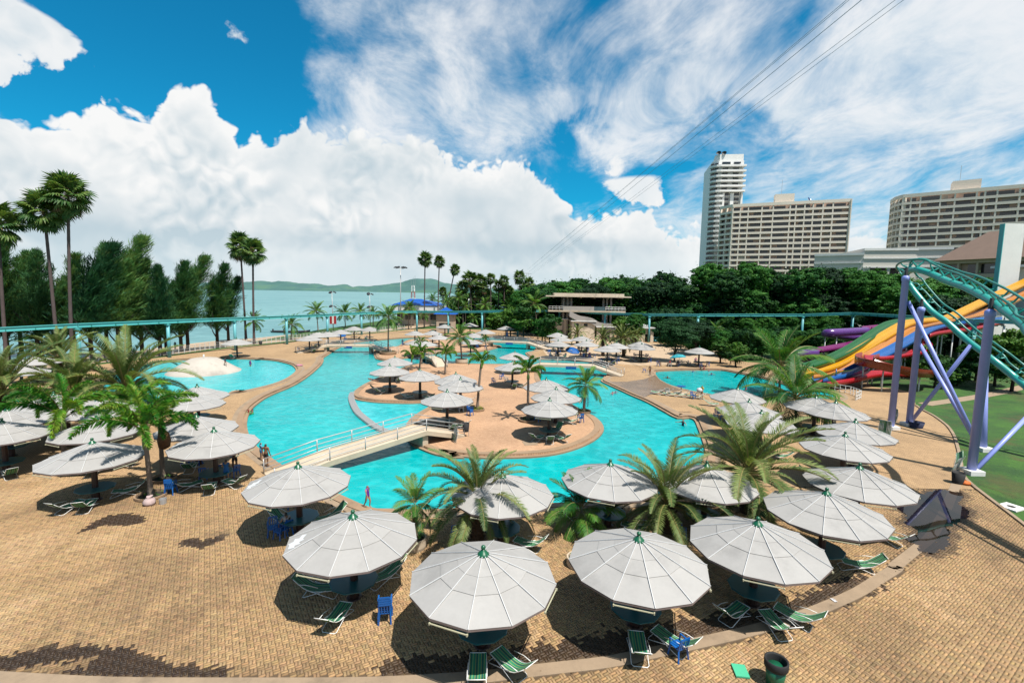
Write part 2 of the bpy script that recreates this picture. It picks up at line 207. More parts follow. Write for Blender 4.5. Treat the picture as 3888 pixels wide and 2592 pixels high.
 'coaster_brace': [((35.98,42.92,11.84),(38.56,37.53,0.0)),((38.52,44.14,7.82),(38.260000000000005,37.230000000000004,0.1)),((39.28,45.15,0.0),(40.29,41.0,8.14)),((33.1,32.35,0.0),(41.24,35.8,4.41))],
 'slides': {'yellow':[(109.4,97.0,18.08),(100.31,93.0,15.47),(88.99,88.0,12.25),(78.08,83.0,9.14),(73.39,80.5,8.54),(68.07,78.5,8.26),(64.87,77.0,7.95),(61.82,75.5,7.07),(55.93,72.5,5.01),(50.32,69.5,3.13),(46.08,67.0,2.09),(42.63,65.5,1.6),(40.05,64.5,1.34)],'orange':[(107.46,95.0,15.63),(98.45,91.0,13.11),(87.23,86.0,10.11),(80.1,82.5,9.05),(72.45,79.0,8.26),(65.18,75.5,7.48),(62.13,74.0,6.63),(56.63,71.0,4.52),(50.99,68.0,2.88),(47.1,66.0,1.91),(43.64,64.5,1.37),(40.58,63.5,1.15)],'blue':[(85.39,83.0,8.74),(79.85,80.5,8.45),(71.63,77.0,7.94),(66.58,74.5,7.36),(62.74,72.5,6.28),(57.18,69.5,4.71),(52.72,67.0,3.57),(48.81,65.0,2.45),(45.45,63.6,1.5),(42.34,62.5,1.08),(40.92,62.0,0.95)],'green':[(80.93,86.0,8.82),(74.44,83.5,8.53),(69.83,81.5,8.34),(65.56,79.5,8.07),(62.43,78.0,7.53),(58.12,75.5,6.11),(53.25,72.5,4.47),(48.89,70.0,3.26),(45.01,68.0,2.43),(42.7,67.0,2.03)],'red':[(74.23,77.0,7.15),(68.96,75.0,6.85),(65.32,73.6,6.48),(64.21,73.2,5.81),(64.27,72.6,4.68),(62.05,71.0,4.02),(59.28,69.8,3.77),(56.89,69.0,3.53),(52.91,67.0,3.43),(50.4,65.5,3.6),(48.34,63.8,3.56),(47.14,62.0,3.41),(47.65,61.0,3.18),(49.6,60.3,2.75),(52.5,60.6,2.24),(55.15,62.2,1.92),(56.61,64.4,1.56),(55.68,65.6,1.33),(53.02,65.0,1.47),(49.79,64.0,1.51),(45.44,62.4,1.05),(43.02,61.6,0.84),(40.84,61.0,0.61)],'purple':[(70.66,88.0,6.87),(65.01,86.0,6.51),(60.29,84.5,6.33),(56.66,83.5,6.2),(56.94,85.0,6.02),(59.06,87.0,5.68),(66.29,89.0,4.84),(67.81,88.0,4.41),(63.42,85.0,3.98),(59.53,82.5,3.71),(55.09,80.5,3.31),(51.52,79.0,3.03),(48.0,77.5,3.15),(47.85,78.5,2.83),(49.4,80.0,2.26),(51.37,80.5,1.71),(51.85,79.0,1.42),(51.93,77.0,1.32)]},
 'slide_end': (43.49,68.01),
 'dome': [(-45.35,68.44)],
 'bin_fg': (8.37,13.59),
 'green_sheet': (7.52,13.95),
 'planter_palm': (-4.31,20.57),
 'planter2': (3.09,19.48),
 'planter3': (14.67,24.72),
 'sack': (-19.96,24.97),
 'strip_chair': (5.73,14.57),
 'bin_isl': (-3.75,38.39),
 'stack_isl': (-4.37,36.24),
 'bin_right': (29.61,29.96),
 'heap1': (31.42,32.1),
 'heap2': (33.67,40.11),
 'heap3': (38.28,44.88),
 'tub': (38.4,43.47),
 'fox_planter': (-20.19,25.48),
 'manhole': (1.59,36.86),
 'white_slab': (29.43,26.44),
 'orange_bag': (29.96,29.88),
 'tray': (21.08,57.34),
 'blue_chairs': [(-4.48,16.07),(-19.79,26.36),(-3.99,45.05),(2.51,43.23),(6.58,43.28),(20.8,72.7),(21.41,54.3),(20.76,46.1),(19.96,44.92),(20.77,44.97),(-11.59,21.96),(-11.09,21.69),(-12.11,24.86),(-2.57,21.76),(-2.33,61.16),(-1.39,64.91),(-41.78,91.14),(-36.72,117.44),(-40.48,113.41),(-7.52,101.6),(-5.64,100.82),(7.52,94.07),(8.56,22.34),(-21.92,30.67),(-21.29,30.92)],
 'white_chairs': [(19.13,56.59),(21.77,84.99),(-5.03,46.52),(-0.65,62.88)],
 'people': {'man_pool':(-16.51,30.75,0.0),'child_pool':(-17.53,32.01,-0.0),'woman_dress':(-17.51,27.99,0.0),'man_towel':(-18.12,29.89,0.0),'girl':(-7.89,25.05,0.0),'woman_ball':(22.56,54.64,0.0),'walker':(38.43,81.67,0.0),'man_edge':(20.89,69.99,0.0),'seated':(-10.94,21.84,0.0),'islet_stand':(-24.19,103.16,0.0),'beach1':(-68.36,78.04,0.0),'beach2':(-74.85,90.53,0.0),'beach3':(-65.57,90.71,0.0),'beach4':(-75.89,88.22,0.0),'sit1':(8.8,90.82,0.0),'sit2':(13.01,88.14,0.0),'sit3':(14.61,87.57,0.0),'sit4':(27.02,79.32,0.0),'sit5':(28.45,79.47,0.0),'sit6':(33.01,83.45,-0.0),'sit7':(25.15,79.68,0.0),'kid_float':(-25.81,45.2,-0.25),'dad':(-25.54,45.42,-0.25),'swim1':(16.38,43.6,-0.25),'swim2':(12.48,56.9,-0.25),'swim3':(13.04,57.59,-0.25),'swim4':(23.2,68.92,-0.25),'swim5':(29.29,74.87,-0.25),'swim6':(32.35,76.15,-0.25),'swim7':(31.39,77.07,-0.25),'swim8':(31.95,77.12,-0.25),'swim9':(31.36,72.72,-0.25),'swim10':(31.03,61.16,-0.25),'left1':(-41.54,73.8,-0.25),'left2':(-41.87,70.31,-0.25)},
 'sunbather': (-16.89,59.54,0.0),
 'lamps': [(-39.66,166.39,0.13,20.47,0.48),(-53.94,141.09,-0.2,11.69,0.42),(-47.82,157.76,-0.07,11.11,0.46)],
 'boat': (-67.93,143.16,-1.0),
 'blue_building': [(-41.98,165.0,6.98),(-26.58,165.0,7.24)],
 'blue_small': [(-23.81,140.0,5.34),(-16.46,140.0,5.46)],
 'mast': [(-63.29,300.0,15.86),(-63.33,300.0,7.36)],
 'mast2': [(-63.4,300.0,15.89),(-63.45,300.0,7.45)],
 'cables': [((10.87,420.0,31.48),(38.0,58.0,46.3)),((10.87,420.0,31.48),(38.3,58.0,46.31)),((12.77,420.0,30.12),(39.73,58.0,46.33)),((14.43,420.0,28.53),(43.62,58.0,46.39)),((15.38,420.0,27.85),(44.59,58.0,46.41))],
 'pavilion': {'Y':130,'roof':[(9.08,130.0,11.27),(32.09,130.0,11.18)],'roof_in':[(11.23,130.0,11.86),(30.06,130.0,11.86)],'plat':[(9.48,130.0,7.57),(30.85,130.0,7.62)]},
 'hotel1': [(132.55,296.0,65.53),(131.79,290.0,67.44),(187.22,268.0,67.03)],
 'hotel1_pent': [(153.84,284.0,73.06),(163.35,281.0,72.6)],
 'hotel2': [(204.7,262.0,65.0),(200.68,254.0,65.07),(199.89,248.0,65.7),(233.97,222.0,63.66)],
 'hotel2_pent': [(217.51,240.0,70.54),(225.87,234.0,69.86)],
 'tower': [(127.52,330.0,26.1),(129.81,330.0,100.85),(133.8,318.0,100.95),(149.73,318.0,104.39)],
 'lowwhite': [(136.06,215.0,31.37),(150.86,205.0,31.81),(169.65,200.0,33.64),(179.74,195.0,33.8),(181.05,195.0,22.16)],
 'brownroof': [(156.63,170.0,27.91),(162.82,160.0,33.43),(160.79,150.0,28.95),(156.79,165.0,28.52),(159.38,158.0,28.74)],
 'slab': [(100.91,97.0,12.75),(100.14,97.0,27.59)],
 'pav': {'roof':((8.99,130.0,11.33),(32.06,130.0,11.19)),'roof2':((11.26,130.0,11.76),(30.15,130.0,11.63)),'plat':((9.71,130.0,7.41),(30.79,130.0,7.52)),'cols':[(14.19,130.0,10.87),(15.33,130.0,10.89),(16.32,130.0,10.9),(25.29,130.0,11.05),(26.24,130.0,11.06),(27.42,130.0,11.08)],'chute':[(15.38,129.0,6.76),(16.97,129.0,5.92),(18.56,129.0,5.32),(20.13,129.0,5.11),(21.72,129.0,4.74),(23.32,129.0,3.83),(24.9,129.0,3.46),(27.27,129.0,3.34),(29.65,129.0,2.75)],'blocks':[((10.88,131.0,5.01),(15.25,131.0,2.76)),((16.12,127.0,4.77),(22.42,127.0,1.62)),((22.98,127.0,3.33),(27.69,127.0,1.7)),((28.76,124.0,4.07),(35.82,124.0,1.79)),((32.81,121.0,3.63),(36.6,121.0,1.62))]},
 'boats': [(37.18,120.22)],
 'blue_main': {'eL':(-42.74,168.0,7.18),'eR':(-27.08,168.0,7.17),'rL':(-37.92,174.0,9.34),'rR':(-33.82,174.0,9.41),'wall':(-25.46,168.0,6.03)},
 'blue_side': {'eL':(-23.79,141.0,5.36),'eR':(-16.98,141.0,5.47),'top':(-20.42,145.0,7.49)},
 'poles': [((-11.22,164.74,0.0),(-11.64,172.0,10.53)),((-15.13,163.84,0.0),(-16.14,174.0,9.7))],
 'hut': [(101.63,96.0,19.13),(106.33,96.0,15.77)],
 'logo': [(90.45,88.0,8.73),(92.52,88.0,8.77)],
 'parasols': [(11.13,87.73),(28.63,79.49),(-40.45,109.2)],
 'folded_parasol': [(-1.33,124.29),(43.66,62.43)],
 'float_ring': (-25.76,45.01,-0.25),
 'steps': [(17.61,47.55),(19.16,47.65),(18.49,45.63),(16.91,45.74)],
 'wet_a': [(-16.99,13.85),(-16.46,14.09),(-15.71,14.35),(-15.28,14.63),(-14.85,14.52),(-14.16,14.69),(-13.27,14.62),(-12.7,14.7),(-12.19,14.37),(-11.2,14.1),(-10.44,13.88),(-10.03,13.92),(-9.55,13.68),(-9.08,13.87),(-8.68,13.67),(-8.54,13.31),(-8.91,13.05),(-12.99,12.97),(-16.28,13.23)],
 'wet_dry': [(-15.23,13.39),(-15.28,13.73),(-14.26,13.91),(-13.79,14.1),(-13.36,13.98),(-13.29,13.68),(-13.88,13.52),(-14.36,13.22)],
 'wet_b': [(-21.05,21.72),(-21.2,22.08),(-21.29,23.16),(-21.05,23.79),(-20.08,23.9),(-18.99,23.51),(-18.72,22.92),(-19.33,22.58),(-20.47,22.66),(-20.72,22.09)],
 'wet_c': [(-15.59,21.03),(-15.57,21.43),(-14.94,21.56),(-14.64,21.28),(-14.19,21.9),(-13.8,21.92),(-13.72,21.43),(-14.21,20.64),(-14.96,20.72)],
 'damp_line': [(-3.55,13.79),(-2.57,13.93),(-1.41,13.99),(-0.54,14.04),(10.71,16.8),(12.43,17.59),(13.89,18.33),(15.33,19.01)],
}

# ------------------------------------------------------------------ helpers
rng = random.Random(7)
def tag(o, label=None, cat=None, group=None, kind=None):
    if label: o['label'] = label
    if cat: o['category'] = cat
    if group: o['group'] = group
    if kind: o['kind'] = kind
    return o
def link(name, me, m=None, parent=None, loc=None, rot=None, scl=None):
    o = bpy.data.objects.new(name, me); col.objects.link(o)
    if m is not None and me is not None and not me.materials: me.materials.append(m)
    if parent is not None: o.parent = parent
    if loc is not None: o.location = loc
    if rot is not None: o.rotation_euler = rot
    if scl is not None: o.scale = (scl,) * 3 if isinstance(scl, (int, float)) else scl
    return o
def thing(name, label, cat, loc=(0, 0, 0), rz=0., group=None, scl=None):
    o = link(name, None, None, None, loc, (0, 0, rz), scl); o.empty_display_size = .2
    return tag(o, label, cat, group)
def copy_tree(root, loc=None, rz=None, scl=None, label=None, group=None):
    def rec(o, par):
        c = o.copy(); col.objects.link(c); c.parent = par
        for ch in kids.get(o.name, ()): rec(ch, c)
        return c
    kids = {}
    for ch in root.children_recursive: kids.setdefault(ch.parent.name, []).append(ch)
    r = rec(root, None)
    if loc is not None: r.location = loc
    if rz is not None: r.rotation_euler = (0, 0, rz)
    if scl is not None: r.scale = (scl,) * 3 if isinstance(scl, (int, float)) else scl
    if label: r['label'] = label
    if group: r['group'] = group
    return r

class MB:
    def __init__(s): s.v = []; s.f = []; s.mi = []
    def add(s, vs, fs, mi=0):
        b = len(s.v); s.v.extend([tuple(v) for v in vs]); s.f.extend([tuple(i + b for i in f) for f in fs]); s.mi.extend([mi] * len(fs)); return s
    def box(s, c, size, rz=0., mi=0, taper=1., mat=None):
        hx, hy, hz = size[0] / 2, size[1] / 2, size[2] / 2; vs = []
        ca, sa = math.cos(rz), math.sin(rz)
        for z in (-1, 1):
            t = taper if z > 0 else 1.
            for x, y in ((-1, -1), (1, -1), (1, 1), (-1, 1)):
                px, py, pz = x * hx * t, y * hy * t, z * hz
                p = Vector((px * ca - py * sa, px * sa + py * ca, pz))
                if mat is not None: p = mat @ p
                vs.append((p.x + c[0], p.y + c[1], p.z + c[2]))
        return s.add(vs, [(3, 2, 1, 0), (4, 5, 6, 7), (0, 1, 5, 4), (1, 2, 6, 5), (2, 3, 7, 6), (3, 0, 4, 7)], mi)
    def bar(s, a, b, w, h=None, mi=0, up=(0, 0, 1)):
        a, b = Vector(a), Vector(b); d = (b - a).normalized(); h = h or w
        sd_ = d.cross(Vector(up))
        if sd_.length < 1e-4: sd_ = d.cross(Vector((1, 0, 0)))
        sd_.normalize(); u = sd_.cross(d)
        vs = [p + sd_ * sx * w / 2 + u * sy * h / 2 for p in (a, b) for sx, sy in ((-1, -1), (1, -1), (1, 1), (-1, 1))]
        return s.add(vs, [(3, 2, 1, 0), (4, 5, 6, 7), (0, 1, 5, 4), (1, 2, 6, 5), (2, 3, 7, 6), (3, 0, 4, 7)], mi)
    def tube(s, pts, r, n=8, mi=0, cap=True, closed=False):
        pts = [Vector(p) for p in pts]; k = len(pts); rs = r if isinstance(r, (list, tuple)) else [r] * k
        vs = []; prev = None
        for i, p in enumerate(pts):
            d = (pts[min(i + 1, k - 1)] - pts[max(i - 1, 0)]) if not closed else (pts[(i + 1) % k] - pts[i - 1])
            d.normalize()
            if prev is None:
                a = d.cross(Vector((0, 0, 1)))
                if a.length < 1e-3: a = d.cross(Vector((1, 0, 0)))
            else: a = prev - d * prev.dot(d)
            a.normalize(); b = d.cross(a); prev = a
            for j in range(n):
                t = TAU * j / n; vs.append(p + (a * math.cos(t) + b * math.sin(t)) * rs[i])
        fs = []
        for i in range(k if closed else k - 1):
            i2 = (i + 1) % k
            for j in range(n):
                j2 = (j + 1) % n; fs.append((i * n + j, i2 * n + j, i2 * n + j2, i * n + j2))
        if cap and not closed:
            fs.append(tuple(range(n))); fs.append(tuple((k - 1) * n + j for j in reversed(range(n))))
        return s.add(vs, fs, mi)
    def lathe(s, prof, n=16, c=(0, 0, 0), mi=0, cap=True):
        vs = [(c[0] + r * math.cos(TAU * j / n), c[1] + r * math.sin(TAU * j / n), c[2] + z) for r, z in prof for j in range(n)]
        fs = [(i * n + j, i * n + (j + 1) % n, (i + 1) * n + (j + 1) % n, (i + 1) * n + j) for i in range(len(prof) - 1) for j in range(n)]
        if cap: fs.append(tuple(reversed(range(n)))); fs.append(tuple((len(prof) - 1) * n + j for j in range(n)))
        return s.add(vs, fs, mi)
    def prism(s, poly, z0, z1, mi=0):
        n = len(poly)
        if sum(poly[i][0] * poly[(i + 1) % n][1] - poly[(i + 1) % n][0] * poly[i][1] for i in range(n)) < 0: poly = list(reversed(poly))
        vs = [(x, y, z0) for x, y in poly] + [(x, y, z1) for x, y in poly]
        tris = tessellate_polygon([[Vector((x, y, 0)) for x, y in poly]])
        fs = []
        for t in tris:
            a, b, c = [Vector((poly[i][0], poly[i][1], 0)) for i in t]
            t = tuple(t) if (b - a).cross(c - a).z > 0 else tuple(reversed(t))
            fs.append(tuple(i + n for i in t)); fs.append(tuple(reversed(t)))
        fs += [(i, (i + 1) % n, (i + 1) % n + n, i + n) for i in range(n)]
        return s.add(vs, fs, mi)
    def sheet(s, outer, holes=(), z=0., mi=0):
        loops = [outer] + list(holes); flat = [p for l in loops for p in l]
        tris = tessellate_polygon([[Vector((x, y, 0)) for x, y in l] for l in loops])
        fs = []
        for t in tris:
            a, b, c = [Vector((flat[i][0], flat[i][1], 0)) for i in t]
            fs.append(tuple(t) if (b - a).cross(c - a).z > 0 else tuple(reversed(t)))
        return s.add([(x, y, z) for x, y in flat], fs, mi)
    def sweep(s, path, prof, closed=False, mi=0, flip=False):
        """prof: list of (offset to the left, z) swept along a path of (x, y[, z])"""
        k = len(path); vs = []; m = len(prof)
        P2 = [Vector((p[0], p[1])) for p in path]
        for i in range(k):
            if closed: d0 = (P2[i] - P2[i - 1]); d1 = (P2[(i + 1) % k] - P2[i])
            else: d0 = P2[i] - P2[max(i - 1, 0)] if i else P2[1] - P2[0]; d1 = P2[min(i + 1, k - 1)] - P2[i] if i < k - 1 else d0
            d0.normalize(); d1.normalize(); d = (d0 + d1)
            if d.length < 1e-3: d = d0.copy()
            d.normalize(); nrm = Vector((-d.y, d.x)); sc = 1 / max(.6, nrm.dot(Vector((-d0.y, d0.x))))
            z0 = path[i][2] if len(path[i]) > 2 else 0.
            for o, z in prof: vs.append((P2[i].x + nrm.x * o * sc, P2[i].y + nrm.y * o * sc, z0 + z))
        fs = []
        for i in range(k if closed else k - 1):
            i2 = (i + 1) % k
            for j in range(m - 1):
                q = (i * m + j, i2 * m + j, i2 * m + j + 1, i * m + j + 1); fs.append(tuple(reversed(q)) if flip else q)
        return s.add(vs, fs, mi)
    def mesh(s, name, smooth=False, mats=None):
        me = bpy.data.meshes.new(name); me.from_pydata(s.v, [], s.f)
        if mats:
            for m in mats: me.materials.append(m)
            me.polygons.foreach_set('material_index', s.mi)
        if smooth: me.polygons.foreach_set('use_smooth', [True] * len(me.polygons))
        me.update(); return me
    def build(s, name, m=None, parent=None, smooth=False, loc=None, rot=None, scl=None):
        me = s.mesh(name, smooth, m if isinstance(m, (list, tuple)) else None)
        if me.polygons and not isinstance(m, (list, tuple)) and m is not None: me.materials.append(m)
        return link(name, me, None, parent, loc, rot, scl)

def smooth_pts(pts, n=5, closed=False):
    """Catmull-Rom through the points"""
    P = [Vector(p) for p in pts]; k = len(P); out = []
    rngk = range(k) if closed else range(k - 1)
    for i in rngk:
        if closed: a, b, c, d = P[i - 1], P[i], P[(i + 1) % k], P[(i + 2) % k]
        else: a, b, c, d = P[max(i - 1, 0)], P[i], P[i + 1], P[min(i + 2, k - 1)]
        for j in range(n):
            t = j / n
            out.append(tuple(.5 * ((2 * b) + (c - a) * t + (2 * a - 5 * b + 4 * c - d) * t * t + (3 * b - a - 3 * c + d) * t ** 3)))
    if not closed: out.append(tuple(P[-1]))
    return out
def area(poly): return .5 * sum(poly[i][0] * poly[(i + 1) % len(poly)][1] - poly[(i + 1) % len(poly)][0] * poly[i][1] for i in range(len(poly)))
def ccw(poly): return list(poly) if area(poly) > 0 else list(reversed(poly))
def inside(X, Y, poly):
    X = np.asarray(X); Y = np.asarray(Y); c = np.zeros(X.shape, bool); n = len(poly)
    for i in range(n):
        x1, y1 = poly[i][:2]; x2, y2 = poly[(i + 1) % n][:2]
        if y1 == y2: continue
        k = ((y1 > Y) != (y2 > Y)) & (X < (x2 - x1) * (Y - y1) / (y2 - y1) + x1); c ^= k
    return c
def dist_line(X, Y, pts, closed=False):
    X = np.asarray(X, float); Y = np.asarray(Y, float); best = np.full(X.shape, 1e9); n = len(pts)
    for i in range(n if closed else n - 1):
        x1, y1 = pts[i][:2]; x2, y2 = pts[(i + 1) % n][:2]; dx, dy = x2 - x1, y2 - y1; L2 = dx * dx + dy * dy + 1e-9
        t = np.clip(((X - x1) * dx + (Y - y1) * dy) / L2, 0, 1)
        best = np.minimum(best, np.hypot(X - x1 - t * dx, Y - y1 - t * dy))
    return best

# ------------------------------------------------------------------ materials
ALB = .56          # the picture is exposed bright, so paints and stone sit a little darker
def new_mat(name):
    m = bpy.data.materials.new(name); m.use_nodes = True; g = NT(m.node_tree); g.n.clear()
    out = g.node('ShaderNodeOutputMaterial'); b = g.n.new('ShaderNodeBsdfPrincipled'); g.l.new(b.outputs[0], out.inputs[0])
    return m, g, b, out
def bump(g, b, h, strength=.3, dist=.02):
    n = g.node('ShaderNodeBump', None, Strength=strength, Distance=dist, Height=h); g.l.new(n.outputs[0], b.inputs['Normal'])
def pm(name, c, rough=.6, var=.18, scale=2.5, bmp=0., bscale=None, metal=0., spec=.5, tint=None, obj_var=0., dirt=0., space='pos', bdist=.01):
    """painted / mineral surface: base colour with two scales of mottling and optional grime"""
    c = tuple(x * ALB for x in c[:3]); tint = tuple(x * ALB for x in tint) if tint else None
    m, g, b, out = new_mat(name)
    v = g.node('ShaderNodeNewGeometry').outputs['Position'] if space == 'pos' else g.node('ShaderNodeTexCoord').outputs['Object']
    n = g.noise(v, scale, 6, .6); f = g.noise(v, scale * 9, 4, .6)
    k = g.m('ADD', g.m('MULTIPLY', g.m('SUBTRACT', n, .5), var * 2.6), g.m('ADD', 1., g.m('MULTIPLY', g.m('SUBTRACT', f, .5), var * 1.3)))
    if obj_var:
        r = g.node('ShaderNodeObjectInfo').outputs['Random']; k = g.m('ADD', k, g.m('MULTIPLY', g.m('SUBTRACT', r, .5), obj_var))
    cc = g.vm('SCALE', tuple(c[:3]), scale=k)
    if tint: cc = g.mix(g.ss(n, .45, .7), cc, tint)
    if dirt: cc = g.mix(g.m('MULTIPLY', g.ss(g.noise(v, scale * .6, 8, .68), .5, .72), dirt), cc, tuple(x * .38 for x in c[:3]))
    g.l.new(cc, b.inputs['Base Color'])
    g.set(b.inputs['Roughness'], g.m('ADD', rough - .08, g.m('MULTIPLY', f, .16)))
    b.inputs['Metallic'].default_value = metal; b.inputs['Specular IOR Level'].default_value = spec
    if bmp: bump(g, b, g.noise(v, bscale or scale * 12, 5, .6), bmp, bdist)
    return m
def leaf_mat(name, c1, c2, c3=None, trans=.3, rough=.5, scale=.6, c3amt=.3, each=.35):
    c1, c2, c3 = [tuple(x * .66 for x in q) if q else q for q in (c1, c2, c3)]
    m, g, b, out = new_mat(name)
    v = g.node('ShaderNodeNewGeometry').outputs['Position']
    rnd = g.node('ShaderNodeObjectInfo').outputs['Random']
    n = g.noise(v, scale, 4, .6); n2 = g.noise(v, scale * 14, 3, .6)
    t = g.m('ADD', g.m('MULTIPLY', n, .55), g.m('ADD', g.m('MULTIPLY', n2, .6), g.m('MULTIPLY', g.m('SUBTRACT', rnd, .5), each)))
    cc = g.mix(g.ss(t, .32, .85), c1, c2)
    if c3: cc = g.mix(g.m('MULTIPLY', g.ss(g.m('ADD', g.noise(v, scale * 5, 2, .5), g.m('MULTIPLY', rnd, .25)), .58, .8), c3amt), cc, c3)
    g.l.new(cc, b.inputs['Base Color']); b.inputs['Roughness'].default_value = rough; b.inputs['Specular IOR Level'].default_value = .22
    tr = g.node('ShaderNodeBsdfTranslucent'); g.l.new(g.mix(1., cc, (1.25, 1.25, .6), 'MULTIPLY'), tr.inputs[0])
    ms = g.node('ShaderNodeMixShader'); ms.inputs[0].default_value = trans
    g.l.new(b.outputs[0], ms.inputs[1]); g.l.new(tr.outputs[0], ms.inputs[2]); g.l.new(ms.outputs[0], out.inputs[0])
    return m

MAT = {}
MAT['concrete'] = pm('concrete', (.40, .29, .19), .85, .2, .8, .3, 30, dirt=.55)
MAT['coping'] = pm('coping', (.40, .265, .16), .8, .22, .5, .3, 25, dirt=.6)
MAT['bridge'] = pm('bridge_paint', (.70, .57, .42), .7, .12, .6, .15, 20, dirt=.35)
MAT['rail'] = pm('rail_paint', (.56, .555, .55), .35, .1, 2., metal=.2)
MAT['white'] = pm('white_paint', (1.05, 1.04, 1.01), .5, .08, .4, dirt=.2)
MAT['tube_white'] = pm('white_tube', (1.1, 1.09, 1.06), .35, .06, 2.)
MAT['canopy'] = pm('canopy_sheet', (.465, .45, .432), .6, .10, .9, .06, 26, spec=.3, obj_var=.11, dirt=.28)
MAT['ridge'] = pm('ridge_strip', (.86, .86, .86), .3, .05, 2., spec=.7)
MAT['fascia'] = pm('fascia', (.26, .20, .19), .6, .15, 2.)
MAT['cap_green'] = pm('cap_green', (.005, .13, .055), .35, .3, 6., spec=.6)
MAT['pole'] = pm('pole_brown', (.060, .022, .016), .5, .3, 3.)
MAT['table'] = pm('table_teal', (.012, .15, .17), .35, .2, 2., spec=.6)
MAT['lamp_tube'] = pm('lamp_tube', (.62, .60, .42), .3, .05, 3.)
MAT['sign_yellow'] = pm('sign_yellow', (.55, .42, .06), .5, .1, 3.)
MAT['worn_white'] = pm('worn_white', (.82, .84, .85), .5, .05, 3.)  # white of the flare painted on some canopies
MAT['blue_plastic'] = pm('blue_plastic', (.003, .14, .52), .35, .15, 2., spec=.6)
MAT['white_plastic'] = pm('white_plastic', (.72, .74, .75), .35, .06, 2.)
MAT['teal_plastic'] = pm('teal_plastic', (.03, .35, .42), .4, .1, 2.)
MAT['trunk'] = pm('palm_trunk', (.26, .20, .155), .9, .35, 3., .6, 18, bdist=.03)
MAT['trunk_dark'] = pm('date_trunk', (.085, .050, .028), .95, .4, 4., .8, 20, bdist=.04)
MAT['trunk_fan'] = pm('fan_trunk', (.12, .085, .08), .9, .3, 1.2, .5, 12, bdist=.03)
MAT['bark'] = pm('bark', (.05, .036, .026), .95, .3, 2., .6, 12, bdist=.03)
MAT['date_leaf'] = leaf_mat('date_leaf', (.045, .10, .026), (.235, .325, .10), (.34, .30, .09), .28, c3amt=.22)
MAT['coco_leaf'] = leaf_mat('coconut_leaf', (.014, .10, .018), (.12, .32, .04), (.28, .30, .05), .3)
MAT['fox_leaf'] = leaf_mat('foxtail_leaf', (.016, .15, .014), (.15, .44, .035), (.42, .42, .06), .35, c3amt=.5)
MAT['fan_leaf'] = leaf_mat('fan_leaf', (.014, .075, .022), (.13, .26, .055), (.28, .24, .07), .28, c3amt=.3)
MAT['dry_leaf'] = leaf_mat('dry_leaf', (.12, .075, .035), (.27, .18, .08), None, .15)
MAT['casuarina'] = leaf_mat('casuarina_needles', (.014, .080, .032), (.12, .30, .085), (.34, .32, .05), .25, .75, scale=.25, c3amt=.25)
MAT['broad'] = leaf_mat('broad_leaf', (.004, .040, .012), (.024, .150, .022), (.10, .26, .03), .24, .7, scale=.16, c3amt=.5, each=.75)
MAT['hedge'] = leaf_mat('shrub_leaf', (.012, .075, .014), (.08, .24, .03), (.20, .30, .03), .25, scale=.5, c3amt=.4)
MAT['dark_tree'] = leaf_mat('dark_tree_leaf', (.004, .030, .010), (.022, .095, .022), None, .12, .7, scale=.4)
MAT['rachis'] = pm('frond_rib', (.30, .25, .08), .6, .2, 4.)
MAT['fibre'] = pm('fibre', (.16, .07, .022), .95, .4, 8., .6, 30)
MAT['soil'] = pm('soil', (.035, .028, .020), .95, .4, 6.)
MAT['teal_beam'] = pm('teal_beam', (.12, .60, .60), .5, .10, .8, dirt=.15)
MAT['teal_track'] = pm('teal_track', (.030, .44, .385), .35, .12, 1.2, spec=.6)
MAT['teal_dark'] = pm('teal_dark', (.018, .27, .22), .4, .15, 1.5)
MAT['lavender'] = pm('lavender_paint', (.38, .46, 1.05), .4, .08, .8, dirt=.08)
MAT['cable'] = pm('cable', (.16, .36, .46), .5, .1, 1.)
MAT['steel_dark'] = pm('steel_dark', (.045, .045, .05), .6, .3, 2.)
MAT['glass'] = pm('window_glass', (.030, .032, .036), .12, .5, .25, spec=.7, obj_var=.6)
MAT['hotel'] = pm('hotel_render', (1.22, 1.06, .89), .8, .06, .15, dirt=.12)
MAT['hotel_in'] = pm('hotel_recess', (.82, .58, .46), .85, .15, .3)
MAT['tower'] = pm('tower_render', (1.16, 1.14, 1.11), .75, .05, .12, dirt=.10)
MAT['curtain'] = pm('curtain', (.50, .45, .38), .8, .15, .4, obj_var=.3)
MAT['brown_roof'] = pm('brown_tiles', (.28, .185, .14), .85, .12, .5, .4, 10)
MAT['beige_wall'] = pm('beige_wall', (.66, .52, .40), .85, .08, .2, dirt=.15)
MAT['blue_roof'] = pm('blue_roof', (.0, .10, .50), .45, .12, .4)
MAT['sand'] = pm('sand', (.60, .44, .29), .95, .12, .25, .4, 6, bdist=.05)
MAT['skin'] = pm('skin', (.42, .24, .15), .55, .08, 6.)
MAT['skin_dark'] = pm('skin_tan', (.26, .13, .075), .55, .08, 6.)
MAT['hair'] = pm('hair', (.012, .010, .009), .5, .2, 8.)
for nm, c in dict(black=(.012, .012, .014), purple=(.15, .02, .38), blue=(.01, .14, .42), lblue=(.12, .35, .55), red=(.50, .025, .03), white_=(.72, .72, .74), navy=(.02, .03, .09), pink=(.62, .25, .35), yellow=(.62, .45, .05), green=(.06, .42, .12), orange=(.75, .17, .02), cyan=(.03, .42, .50)).items():
    MAT['cloth_' + nm] = pm('cloth_' + nm, c, .8, .15, 5.)
def slide_mat(name, c): return pm(name, c, .28, .10, .5, spec=.6, dirt=.25)
MAT['slide_yellow'] = slide_mat('slide_yellow', (.74, .36, .008)); MAT['slide_orange'] = slide_mat('slide_orange', (.60, .235, .045))
